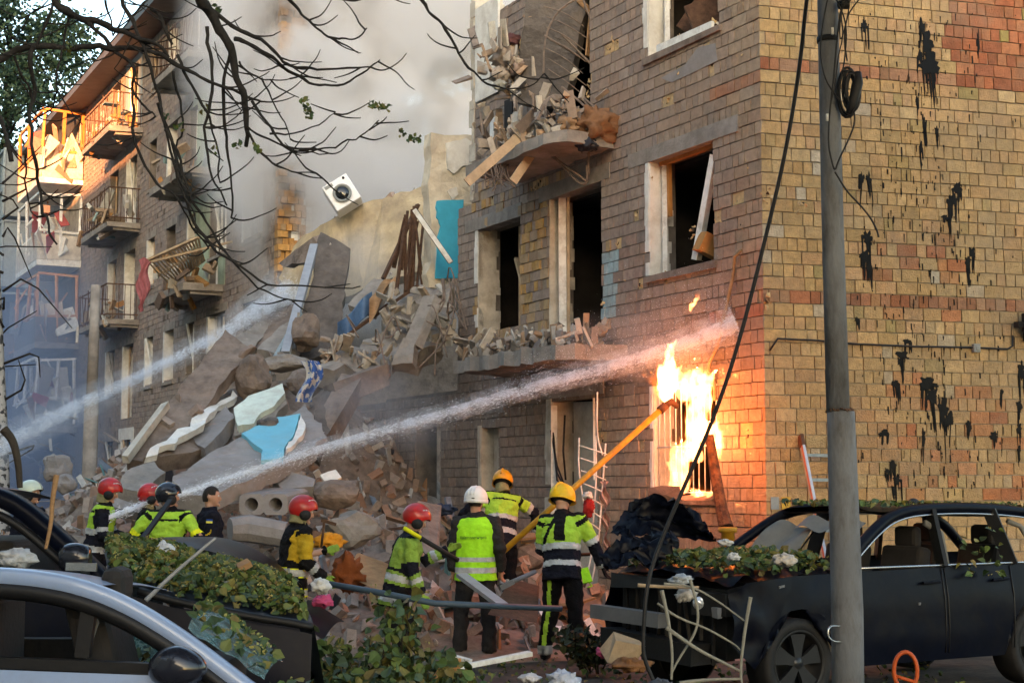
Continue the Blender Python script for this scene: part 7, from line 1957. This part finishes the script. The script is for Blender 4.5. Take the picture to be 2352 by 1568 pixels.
# ---- litter
def cloth(x, y, Y, r, c, name, label, flat=.6, cat=None, seed=1.0):
    t = MB(); t.grid(crumple(P(x, y, Y), r, seed, flat), 26, 16, 0, c); return solo(t, name, M['cloth_tint'], label, cat or 'cloth')
t = MB(); t.box(Matrix.Translation(P(612, 1485, 10.4)) @ Euler((.15, .10, .12)).to_matrix().to_4x4(), (.26, .16, .055), jt=.012); M['polystyrene'] = mat('polystyrene', (.74, .75, .76), .9, .08, 40, .8, 70); solo(t, 'polystyrene_block', M['polystyrene'], 'white polystyrene block lying among leaves beside the dark car', 'block', bevel=.012)
cloth(742, 1380, 14.4, .10, (.50, .07, .17), 'pink_cloth', 'pink crumpled cloth beside the red helmet person', seed=2.2)
cloth(1392, 1497, 14.0, .10, (.50, .07, .17), 'pink_cloth', 'pink crumpled cloth on the ground before the right car', .5, seed=3.1)
cloth(755, 1243, 16.4, .15, (.62, .26, .02), 'orange_bag', 'bright orange rag on the rubble beside the hand tool', seed=4.4)
cloth(798, 1320, 16.6, .17, (.22, .06, .015), 'orange_chair_cover', 'rust orange cloth hanging behind the bent red helmet', 1.2, seed=5.2)
cloth(1685, 1278, 13.0, .055, (.60, .60, .60), 'plastic_bag', 'small white crumpled bag on the leafy crushed bonnet', seed=6.1, cat='bag')
cloth(1800, 1285, 13.0, .095, (.50, .46, .42), 'plastic_bag', 'whitish plastic bag with red print at the windscreen of the right car', .55, seed=7.2, cat='bag')
cloth(1565, 1330, 12.5, .09, (.36, .40, .44), 'plastic_bag', 'grey white plastic sheet crumpled over the right car front edge', .5, seed=8.3, cat='bag')
cloth(1575, 1365, 12.4, .075, (.50, .48, .45), 'white_cloth', 'torn white cloth hanging over the right car front', .8, seed=9.3)
cloth(1665, 1245, 13.2, .06, (.55, .55, .55), 'paper_scrap', 'white scrap among leaves near the far edge of the bonnet', .5, seed=1.3, cat='scrap')
cloth(375, 1282, 11.3, .08, (.55, .57, .60), 'plastic_bag', 'white crumpled plastic on the leafy bonnet at left', 1.3, seed=2.3, cat='bag')
cloth(1290, 1562, 11.9, .12, (.42, .46, .56), 'plastic_bag', 'white blue plastic bag at the bottom edge left of the twigs', .6, seed=3.8, cat='bag')
cloth(1215, 1555, 12.1, .08, (.55, .55, .58), 'paper_scrap', 'white scrap on the ground at the bottom centre', .4, seed=4.8, cat='scrap')
cloth(1520, 1575, 11.4, .12, (.07, .08, .10), 'dark_cloth', 'dark wet cloth at the bottom edge below the right car', .4, seed=5.8)
cloth(735, 1345, 15.0, .09, (.60, .60, .58), 'paper_scrap', 'white crumpled paper right of the mustard shouldered person', .8, seed=6.8, cat='scrap')
cloth(40, 1282, 9.9, .12, (.45, .46, .48), 'plastic_bag', 'grey white crumpled sheet inside the dark car window at left', .5, seed=7.8, cat='bag')
cloth(1010, 1170, 19.6, .2, (.02, .035, .07), 'dark_cloth', 'dark blue cloth lying on the rubble behind the white hard hat', .35, seed=8.8)
cloth(1270, 1270, 17.8, .08, (.5, .45, .4), 'paper_scrap', 'pale scrap hanging left of the tall yellow helmet', 1.0, seed=9.8, cat='scrap')
t = MB(); t.bar(P(1045, 1535, 12.4), P(1218, 1500, 13.2), .05, .04, jt=.008); solo(t, 'white_profile', M['white_paint'], 'long white plastic profile lying on the ground at the bottom centre', 'profile')
t = MB(); t.bar(P(1030, 1505, 13), P(1080, 1518, 12.8), .04, .03, jt=.006); solo(t, 'white_profile', M['white_paint'], 'short white profile piece beside the white hard hat person', 'profile')
t = MB(); t.bar(P(1010, 1568, 11.6), P(1040, 1520, 12.0), .12, .06, jt=.01); solo(t, 'brown_board', M['orange_wood'], 'brown board standing on the ground at the bottom', 'board')
t = MB(); t.box(Matrix.Translation(P(1432, 1490, 13.2)) @ Euler((.4, .3, .4)).to_matrix().to_4x4(), (.13, .09, .1), jt=.02); solo(t, 'broken_box', M['pale_wood'], 'broken pale wooden box in front of the dark shrub', 'box')
cloth(1450, 1525, 12.8, .16, (.22, .10, .04), 'brown_cardboard', 'brown flattened cardboard on the ground by the dark shrub', .35, cat='cardboard', seed=2.9)
t = MB(); t.tube([P(755, 1340, 15.4), P(860, 1358, 15.2), P(1000, 1385, 15.0), P(1290, 1397, 15.4)], .03, 10); M['blue_pipe'] = mat('blue_pipe', (.045, .075, .11), .5, .2, 6, .1, 30); solo(t, 'blue_pipe', M['blue_pipe'], 'long dark blue pipe running low behind the firefighters legs', 'pipe')
t = MB(); t.bar(P(1060, 1320, 16.5), P(1155, 1390, 15.6), .12, .04); solo(t, 'metal_profile', M['pale_metal'], 'grey metal channel lying tilted behind the white hard hat', 'profile')
t = MB(); t.tube([P(1155, 1345, 16.4), P(1230, 1312, 16.6)], .025, 8); t.bar(P(1150, 1350, 16.4), P(1180, 1335, 16.4), .07, .05); solo(t, 'shovel', M['bumper_grey'], 'grey shovel handle between the white hard hat and the tall yellow helmet', 'shovel')
t = MB(); c = P(2080, 1540, 10.2)
t.tube([c + V((.075 * cos(a), .0, .12 * sin(a))) for a in [2 * pi * i / 24 for i in range(25)]], .014, 8, caps=False); t.tube([c + V((-.07, 0, -.03)), c + V((.06, 0, -.07))], .012, 6)
M['orange_ring'] = mat('orange_ring', (.42, .07, .012), .5, .2, 6, .1, 30); solo(t, 'orange_ring', M['orange_ring'], 'orange ring shaped handle standing in the grass beside the pole', 'ring')
t = MB(); t.box(Matrix.Translation(P(560, 1298, 11.2)) @ Euler((.3, -.5, .2)).to_matrix().to_4x4(), (.05, .04, .015), jt=.01); solo(t, 'brick_shard', M['wood'], 'orange brown shard on the far edge of the leafy bonnet', 'shard')
t = MB(); t.prism([P(905, 1270, 17.2), P(960, 1150, 18.6), P(1010, 1160, 18.8), P(1000, 1290, 17)], V((.02, .06, 0))); solo(t, 'plaster_board', M['brown_concrete'], 'large brown board standing tilted in the rubble behind the carried pole', 'board')
t = MB(); t.prism([P(1120, 1410, 16), P(1175, 1330, 17.3), P(1235, 1345, 17.3), P(1230, 1430, 16)], V((.02, .06, 0))); solo(t, 'plaster_board', M['rust'], 'red brown board lying between the white hard hat and the tall yellow helmet', 'board')
t = MB(); t.prism([P(790, 1320, 16.6), P(820, 1270, 17.4), P(900, 1300, 17.6), P(880, 1360, 16.5)], V((.02, .08, 0))); solo(t, 'plaster_board', M['wood'], 'brown board tipped up left of the bent red helmet', 'board')

# ================================================================ trees
M['bark'] = mat('bark', (.022, .019, .017), .95, .4, 12, .6, 40)
brn = thing('tree', V((-2.6, 5.0, 0)), 'dark bare twisted branches of a near tree hanging in from the upper left', 'tree')
BY = 6.2
def branch(q, r0, r1, Y=BY):
    r0 *= .72; r1 *= .62
    c = arcline([P(x, y, Y + .25 * noise.noise(V((x * .01, y * .01, 3)))) for x, y in q], 2)
    mb = MB(); n = len(c)
    for p in c: p += V((noise.noise(p * 9), 0, noise.noise(p * 9 + V((5, 0, 0))))) * .016 + V((noise.noise(p * 25), 0, noise.noise(p * 25 + V((5, 0, 0))))) * .006
    mb.tube(c, [(r0 + (r1 - r0) * i / (n - 1)) * (1 + .35 * noise.noise(p * 22)) for i, p in enumerate(c)], 7)
    mb.build('branch', M['bark'], brn); return c
BR = [([(-60, 160), (0, 138), (34, 118), (81, 101), (151, 108), (208, 109), (269, 105), (302, 108), (353, 121), (386, 138), (430, 158), (470, 185), (524, 202), (600, 240)], .022, .008),
      ([(110, -40), (129, 0), (148, 24), (168, 37), (195, 47), (232, 54), (269, 67), (302, 81), (336, 91), (363, 104), (386, 134)], .026, .012),
      ([(195, 47), (228, 81), (262, 101), (289, 134), (316, 161), (300, 188), (306, 215), (336, 249), (360, 270)], .014, .005),
      ([(279, -10), (302, 44), (322, 87), (339, 134), (356, 188), (366, 228), (376, 269), (386, 316), (396, 370), (413, 437)], .012, .006),
      ([(455, -50), (460, 0), (477, 20), (497, 50), (524, 101), (538, 151), (554, 202), (564, 255), (571, 302), (568, 336)], .034, .013),
      ([(477, 17), (538, 60), (588, 81), (622, 111), (655, 148), (699, 161), (790, 158), (850, 160)], .014, .005),
      ([(538, 90), (571, 97), (622, 128), (659, 161), (692, 188), (739, 195), (800, 190), (850, 162), (872, 138)], .013, .004),
      ([(655, -10), (689, 27), (722, 64), (759, 84), (790, 92), (825, 88), (847, 66)], .010, .004),
      ([(960, -20), (968, 0), (990, 30), (1020, 60), (1045, 110), (1075, 150), (1110, 190), (1140, 205), (1180, 205), (1230, 190), (1252, 172)], .011, .003),
      ([(360, 230), (400, 330), (430, 480), (480, 560), (540, 600), (600, 650), (700, 660), (830, 655)], .012, .004),
      ([(380, 300), (420, 380), (440, 470), (500, 540), (560, 640), (640, 680), (668, 688)], .010, .004),
      ([(81, 104), (71, 144), (77, 202), (71, 269), (74, 336), (91, 420), (101, 487), (111, 524), (130, 560)], .015, .006),
      ([(30, 131), (47, 161), (64, 202), (74, 252)], .009, .005), ([(57, 353), (57, 403), (64, 470), (77, 494), (128, 494), (138, 488)], .006, .003),
      ([(302, 200), (310, 260), (302, 296), (316, 356), (363, 427), (403, 447), (430, 494), (447, 524), (480, 570)], .010, .005),
      ([(571, 302), (598, 353), (638, 380), (672, 396), (735, 404)], .009, .003), ([(578, 235), (615, 282), (638, 323), (675, 346), (739, 339), (790, 333), (840, 310), (868, 275)], .010, .003),
      ([(618, 312), (706, 299), (769, 259)], .006, .003), ([(551, 144), (588, 175), (622, 183), (672, 178)], .007, .003), ([(129, 0), (110, 50), (90, 90), (84, 104)], .01, .007),
      ([(0, 268), (10, 300), (18, 330), (24, 372)], .012, .014), ([(160, 30), (150, 80), (140, 130), (125, 200), (131, 225), (110, 255)], .007, .004), ([(477, 60), (490, 160), (480, 240), (470, 330), (480, 400), (520, 470)], .012, .005),
      ([(524, 120), (510, 220), (520, 330), (535, 420), (530, 500)], .012, .005), ([(410, 130), (440, 210), (480, 260), (500, 330), (505, 420)], .010, .005), ([(396, 160), (410, 240), (430, 300), (400, 340), (410, 420), (440, 440)], .009, .004),
      ([(240, 0), (250, 40), (262, 80)], .008, .004), ([(350, 20), (380, 60), (400, 110)], .012, .007), ([(0, 25), (30, 38), (60, 40), (78, 22)], .004, .002), ([(300, 0), (320, 15), (340, 0)], .005, .003), ([(600, 175), (640, 260), (670, 320)], .006, .003),
      ([(840, 0), (860, -20)], .004, .003), ([(571, 290), (620, 330), (690, 350), (760, 352)], .007, .003)]
tips = []
for q, a, b in BR: tips.append(branch(q, a, b))
for c in tips:
    for k in range(max(3, len(c) // 5)):
        p = c[rnd.randrange(len(c) // 4, len(c))]; a = rnd.uniform(-.9, .9); q = [p.copy()]; d = V((rnd.choice([-1, 1, 1]) * rnd.uniform(.4, 1), jit(.2), rnd.uniform(-1, .3))).normalized()
        for j in range(rnd.randrange(3, 6)):
            d = (d + V((jit(.35), jit(.1), .18 + jit(.25)))).normalized(); q.append(q[-1] + d * rnd.uniform(.02, .05))
        mb = MB(); q = arcline(q, 1); mb.tube(q, [.0042 - .0026 * i / len(q) for i in range(len(q))], 5); mb.build('twig', M['bark'], brn)
mb = MB()
for (x, y) in [(700, 235), (705, 255), (712, 262), (870, 243), (855, 240), (885, 245), (925, 305), (945, 315), (958, 322), (410, 290), (490, 345), (380, 265), (155, 118), (165, 110), (545, 335), (470, 250), (500, 20), (590, 340)]:
    for k in range(9): leaf(mb, P(x + jit(9), y + jit(9), BY), V((jit(1), jit(1), jit(1))), rnd.uniform(.01, .022), varc(rnd.choice(LEAFC), .3))
tag(mb.build('leaves', M['leaf'], brn), kind='stuff')
mb = MB(); mb.tube(arcline([V((-2.6, 5.0, -.1)), V((-2.65, 5.0, 2)), V((-2.55, 5.1, 4)), V((-2.2, 5.6, 5.2))], 2), .16, 12); mb.build('trunk', M['bark'], brn)
mb = MB(); mb.tube(arcline([V((-2.2, 5.6, 5.2)), P(455, -400, BY), P(455, -50, BY)], 2), .045, 8); mb.tube(arcline([V((-2.3, 5.5, 4.9)), P(60, -300, BY), P(110, -40, BY)], 2), .04, 8); mb.tube(arcline([V((-2.55, 5.1, 4)), P(-200, 200, BY), P(-60, 160, BY)], 2), .035, 8); mb.tube(arcline([V((-2.2, 5.6, 5.2)), P(700, -500, BY), P(655, -10, BY)], 2), .018, 8); mb.tube(arcline([V((-2.2, 5.6, 5.2)), P(900, -500, BY), P(960, -20, BY)], 2), .016, 8); mb.build('limb', M['bark'], brn)
# leafy tree at the far left
def far_tree(x, Y, ztop, zlow, r, n, label, size=.3):
    t = thing('tree', V((P(x, 600, Y).x, Y, 0)), label, 'tree'); X0 = P(x, 600, Y).x
    mb = MB(); mb.tube(arcline([V((X0, Y, 0)), V((X0 + .3, Y, zlow)), V((X0 - .2, Y, (zlow + ztop) / 2)), V((X0, Y, ztop - 1))], 2), [.3 - .015 * i for i in range(16)], 8); mb.build('trunk', M['bark'], t)
    lb = MB(); cl = []
    for i in range(26):
        a = rnd.uniform(0, 6.28); q = V((X0 + cos(a) * r * rnd.uniform(.2, 1), Y + sin(a) * r * rnd.uniform(.2, 1), rnd.uniform(zlow, ztop))); cl.append(q)
        lb.tube([V((X0, Y, max(zlow - .5, q.z - 2))), V((X0, Y, q.z - .8)).lerp(q, .5), q], [.09, .06, .03], 5)
    lb.build('limb', M['bark'], t)
    mb = MB()
    for i in range(n):
        q = rnd.choice(cl); p = q + V((rnd.gauss(0, .75), rnd.gauss(0, .75), rnd.gauss(0, .55))); leaf(mb, p, V((jit(1), jit(1), jit(1))), size * rnd.uniform(.5, 1.2), varc(rnd.choice([(.025, .055, .035), (.035, .07, .04), (.02, .045, .03), (.045, .08, .045)]), .3))
    tag(mb.build('crown', M['leaf'], t), kind='stuff')
far_tree(10, 80, 26.5, 15, 3.2, 11000, 'leafy dark green tree rising beyond the wing at the far left', .22)
far_tree(-30, 84, 17, 6, 3, 4000, 'lower leafy tree beyond the wing at the left edge', .24)
far_tree_x = None
bt = thing('tree', V((P(12, 900, 36).x, 36, 0)), 'pale speckled birch trunk at the far left edge', 'tree')
M['birch'] = speckle('birch', (.36, .35, .33), (.05, .05, .05), 7, .55)
mb = MB(); X0 = P(14, 900, 36).x; mb.tube(arcline([V((X0, 36, 0)), V((X0 - .05, 36, 2.2)), V((X0 - .25, 36, 5)), V((X0 - .5, 36, 9))], 2), [.22 - .007 * i for i in range(16)], 10); mb.build('trunk', M['birch'], bt)
for i in range(16):
    a = V((X0 - .03 * i * .5, 36, 2.5 + i * .42)); mb = MB(); q = arcline([a, a + V((jit(.9), jit(.6), .3)), a + V((jit(1.6), jit(.8), jit(1)))], 1); mb.tube(q, [.035 - .005 * k for k in range(len(q))], 5); mb.build('limb', M['bark'], bt)

# added tree, crown kept above the view, to take skylight off the parked cars
shade_tree = thing('tree', V((5.5, 6.0, 0)), 'leafy tree added out of view to shade the parked cars', 'tree')
mb = MB(); mb.tube(arcline([V((7.5, 5.0, -.1)), V((7.4, 5.1, 4)), V((6.6, 5.6, 8))], 2), .2, 10); mb.build('trunk', M['bark'], shade_tree)
mb = MB(); lb = MB()
for i in range(80):
    q = V((rnd.uniform(-8, 13), rnd.uniform(2, 11.3), rnd.uniform(6.9, 8.6))); lb.tube([V((6.6, 5.6, 7.8)), V((6.6, 5.6, 8.3)).lerp(q, .5), q], [.08, .05, .02], 5)
    for k in range(90): leaf(mb, q + V((rnd.gauss(0, 1.0), rnd.gauss(0, .8), rnd.gauss(0, .35))), V((jit(.7), jit(.7), 1)), rnd.uniform(.2, .4), varc(rnd.choice(LEAFC), .3))
lb.build('limb', M['bark'], shade_tree); tag(mb.build('crown', M['leaf'], shade_tree), kind='stuff')
# ================================================================ fire, smoke and water
def volume_mat(name, colour, density, scale=1.2, lo=.42, hi=.62, emit=None, estr=0.0, detail=4, stretch=(1, 1, 1), radial=None, aniso=0.0, seed=0.0):
    m = bpy.data.materials.new(name); m.use_nodes = True; nt = m.node_tree; N = nt.nodes; K = nt.links
    N.remove(N['Principled BSDF']); v = N.new('ShaderNodeVolumePrincipled'); K.new(v.outputs[0], N['Material Output'].inputs['Volume'])
    v.inputs['Color'].default_value = (*colour, 1); v.inputs['Anisotropy'].default_value = aniso
    tcn = N.new('ShaderNodeTexCoord'); mp = N.new('ShaderNodeMapping'); mp.inputs['Scale'].default_value = stretch; mp.inputs['Location'].default_value = (seed, seed, seed); K.new(tcn.outputs['Object'], mp.inputs[0])
    nz = N.new('ShaderNodeTexNoise'); nz.inputs['Scale'].default_value = scale; nz.inputs['Detail'].default_value = detail; nz.inputs['Roughness'].default_value = .6; K.new(mp.outputs[0], nz.inputs['Vector'])
    r = N.new('ShaderNodeMapRange'); r.inputs['From Min'].default_value = lo; r.inputs['From Max'].default_value = hi; K.new(nz.outputs[0], r.inputs[0])
    out = r.outputs[0]
    if radial:
        ln = N.new('ShaderNodeVectorMath'); ln.operation = 'LENGTH'; m2 = N.new('ShaderNodeMapping'); m2.inputs['Scale'].default_value = tuple(1 / q for q in radial); K.new(tcn.outputs['Object'], m2.inputs[0]); K.new(m2.outputs[0], ln.inputs[0])
        f = N.new('ShaderNodeMapRange'); f.interpolation_type = 'SMOOTHSTEP'; f.inputs['From Min'].default_value = 1.0; f.inputs['From Max'].default_value = .45; K.new(ln.outputs['Value'], f.inputs[0])
        mu = N.new('ShaderNodeMath'); mu.operation = 'MULTIPLY'; K.new(out, mu.inputs[0]); K.new(f.outputs[0], mu.inputs[1]); out = mu.outputs[0]
    d = N.new('ShaderNodeMath'); d.operation = 'MULTIPLY'; d.inputs[1].default_value = density; K.new(out, d.inputs[0]); K.new(d.outputs[0], v.inputs['Density'])
    if emit:
        e = N.new('ShaderNodeMath'); e.operation = 'MULTIPLY'; e.inputs[1].default_value = estr; K.new(out, e.inputs[0]); K.new(e.outputs[0], v.inputs['Emission Strength']); v.inputs['Emission Color'].default_value = (*emit, 1)
    return m
def blob(name, c, r, m, label, cat, kind='stuff'):
    bm = bmesh.new(); bmesh.ops.create_icosphere(bm, subdivisions=3, radius=1.02); me = bpy.data.meshes.new(name)
    for v in bm.verts: v.co = V((v.co.x * r[0], v.co.y * r[1], v.co.z * r[2]))
    bm.to_mesh(me); bm.free(); me.materials.append(m); o = bpy.data.objects.new(name, me); col.objects.link(o); o.location = c
    return tag(o, label, cat, None, kind)
# smoke pouring out of the gap
c = P(920, 130, 34.3); blob('smoke', c, (5.2, 2.9, 7.2), volume_mat('grey_smoke', (.86, .86, .88), 7.5, .50, .40, .60, radial=(5.2, 2.9, 7.2), detail=6), 'thick pale grey smoke billowing out of the gap in the block', 'smoke')
c = P(900, 640, 28.0); blob('smoke', c, (1.7, 1.1, 1.25), volume_mat('thin_smoke', (.72, .75, .80), .8, .45, .40, .66, radial=(1.7, 1.1, 1.25), detail=5, seed=3), 'thin blue grey smoke drifting over the collapsed slabs', 'smoke')
c = P(60, 900, 49); blob('smoke', c, (6.5, 8, 6.4), volume_mat('blue_smoke', (.42, .57, .84), .13, .105, .2, .6, radial=(6.5, 8, 6.4), detail=3, seed=7), 'bluish smoke hanging in front of the far end of the wing', 'smoke')
c = P(850, 960, 22.4); blob('smoke', c, (1.6, .8, .9), volume_mat('spray_mist', (.75, .80, .9), .45, 1.0, .38, .66, radial=(1.6, .8, .9), detail=5, seed=5), 'light mist around the foot of the collapse', 'mist')
# fire
fire = thing('fire', FRONT.pt((FIRE[0] + FIRE[1]) / 2, FIRE[2], .15), 'bright orange and white flames shooting from the ground floor window', 'fire')
def fl(x, y, o=.28): s, z = FRONT.hit(x, y, o); return FRONT.pt(s, z, o)
def flame(spine, rad, name, es, seed, vox=.022, halo=True):
    mb = MB()
    if halo: flame(spine, [r * 1.25 for r in rad], 'flame', es * .035, seed + 20, vox * 1.3, False)
    rad = [r * 1.0 for r in rad]
    q = arcline([fl(*p) for p in spine], 2); n = len(q)
    rs = []
    for i in range(n):
        t = i / (n - 1) * (len(rad) - 1); k = min(int(t), len(rad) - 2); rs.append((rad[k] * (1 - (t - k)) + rad[k + 1] * (t - k)) / 190)
    etube(mb, q, [(r, r * .6) for r in rs], FRONT.d, 16)
    for k in range(44):     # licks
        i = rnd.randrange(n); b = q[i] + FRONT.d * jit(rs[i] * .8); d = V((FRONT.d.x * jit(.9), FRONT.d.y * jit(.9), rnd.uniform(.1, 1))).normalized(); l = rs[i] * rnd.uniform(.8, 2.0)
        etube(mb, [b, b + d * l * .5 + V((0, 0, .02)), b + d * l + V((0, 0, l * .3))], [rs[i] * .32, rs[i] * .2, .004], FRONT.d, 8)
    me = fused(mb, vox, 1)
    for v in me.vertices:
        p = v.co; w = V((p.x * 9, p.y * 9, p.z * 6 + seed)); v.co += V((FRONT.d.x, FRONT.d.y, .5)) * (.05 * noise.noise(w) + .035 * noise.noise(w * 2.3)) + V((0, 0, .03 * noise.noise(w * 1.7)))
    m = volume_mat('flame_' + str(int(seed)), (0, 0, 0), 0, 13, .38, .64, (1.0, .31, .095) if halo else (1.0, .17, .012), es * 1.7, 5, (1, 1, .5), seed=seed)
    me.transform(world_of(fire).inverted())
    return give(me, name, [m], fire)
flame([(1538, 920), (1528, 885), (1535, 850), (1545, 825), (1530, 812), (1548, 795), (1555, 778)], [6, 34, 30, 11, 9, 8, 1], 'flame', 27, 1.0, .018)
flame([(1560, 900), (1600, 880), (1615, 900), (1600, 960), (1590, 1010), (1585, 1060)], [22, 36, 32, 34, 26, 14], 'flame', 8, 2.0)
flame([(1595, 1000), (1622, 985), (1645, 1010), (1652, 1055)], [20, 26, 20, 6], 'flame', 14, 3.0)
flame([(1562, 1130), (1558, 1090), (1565, 1050), (1555, 1030), (1600, 1035), (1610, 1060)], [26, 30, 30, 16, 20, 8], 'flame', 6.5, 4.0)
flame([(1582, 712), (1592, 702), (1600, 690), (1606, 676)], [5, 6, 5, 1], 'flame', 20, 5.0, .012)
flame([(1590, 1132), (1615, 1135), (1640, 1130)], [10, 9, 3], 'flame', 14, 6.0, .014)
for (pos, e, r) in (((1618, 990, .85), 15, .25), ((1560, 900, .7), 3, .2)):
    ld = bpy.data.lights.new('fire_light', 'POINT'); ld.energy = e; ld.color = (1.0, .20, .02); ld.shadow_soft_size = r; lo = bpy.data.objects.new('fire_light', ld); col.objects.link(lo)
    lo.parent = fire; lo.location = world_of(fire).inverted() @ fl(*pos)
# water
M['water_drop'] = mat('water_drop', (.86, .89, .93), .35, .03, 5, 0, spec=.5)
def jet(ctrl, wid, n, label, size, dens, powr=1.0, dcol=(.85, .89, .95)):
    pts_ = [P(x, y, Y) for x, y, Y in ctrl]; q = arcline(pts_, 3); k = len(q) - 1
    w = lambda t: (lambda a: wid[int(a)] * (1 - a % 1) + wid[min(int(a) + 1, len(wid) - 1)] * (a % 1))(min(t, .9999) * (len(wid) - 1))
    root = thing('water_jet', q[0], label, 'water jet')
    mb = MB()
    for i in range(n):
        t = rnd.random() ** powr; a = t * k; j = min(int(a), k - 1); p = q[j].lerp(q[j + 1], a - j); d = (q[j + 1] - q[j]).normalized()
        s = w(t)
        g = rnd.gauss(0, .26) if rnd.random() < .6 else rnd.gauss(0, .55)
        up = V((-d.z, 0, d.x)) if abs(d.x) > .3 else V((0, 0, 1)); sd = d.cross(up).normalized()
        p = p + up * (g * s - .25 * s * abs(rnd.gauss(0, .4))) + sd * rnd.gauss(0, .3) * s
        r = size * rnd.uniform(.4, 1.2) * (1 if abs(g) < .4 else .75); l = r * rnd.uniform(2.5, 11); dd = (d + V((jit(.15), jit(.15), jit(.15)))).normalized(); u = up * r; v_ = sd * r
        mb.add([p - dd * l, p + u, p - u * .5 + v_ * .87, p - u * .5 - v_ * .87, p + dd * l], [(0, 2, 1), (0, 3, 2), (0, 1, 3), (4, 1, 2), (4, 2, 3), (4, 3, 1)])
    tag(mb.build('water_drops', M['water_drop'], root), kind='stuff')
    for (f, dn) in ((.36, dens), (.9, dens * .14)):
        mb = MB(); mb.tube(q, [max(.01, w(i / k) * f) for i in range(k + 1)], 12)
        o = mb.build('spray', volume_mat('spray_%s_%d' % (label[:4], int(f * 100)), dcol, dn, 5, .38, .64, detail=5, stretch=(1, 1, 1)), root); o['kind'] = 'stuff'
    return root
jet([(395, 1140, 17.9), (560, 1085, 18.2), (750, 1025, 18.4), (1000, 955, 18.5), (1250, 880, 18.4), (1450, 828, 18.3), (1600, 778, 18.25), (1690, 742, 18.2)], [.05, .09, .13, .15, .17, .19, .23, .30], 15000, 'long jet of water reaching from the crew to the wall above the fire', .0022, 13)
jet([(240, 1190, 18.2), (300, 1168, 18.4), (345, 1150, 18.7)], [.05, .1, .13], 1200, 'short start of a water jet left of the second red helmet', .005, 4.0)
jet([(-60, 1060, 22), (60, 995, 23), (180, 930, 24.2), (300, 875, 25.4), (420, 812, 26.4), (520, 760, 27.2), (600, 705, 28), (665, 670, 28.6)], [.36, .34, .32, .28, .26, .34, .5, .7], 13000, 'broad jet of water coming from the left onto the fallen slabs', .0036, 4.5)
# drops flying off above the long jet
mb = MB()
for i in range(2600):
    t = rnd.random() ** .7; x = 1150 + 540 * t; yb_ = 905 - 165 * t; y = yb_ - abs(rnd.gauss(0, 60)) * (.4 + t); p = P(x + jit(20), y, 18.3 + jit(.3)); r = rnd.uniform(.002, .0042)
    mb.rock(Matrix.Translation(p), (r, r, r), 0, (1, 1, 1), 5)
tag(solo(mb, 'water_spray', M['water_drop'], 'fine drops of spray flying off above the long water jet', 'spray'), kind='stuff')
c = P(1480, 790, 18.5); blob('mist', c, (1.3, .5, .55), volume_mat('wall_mist', (.8, .8, .82), .55, 1.2, .36, .66, radial=(1.3, .5, .55), detail=5, seed=9), 'veil of mist where the long jet strikes the wall', 'mist')
bpy.data.scenes.remove(lab)
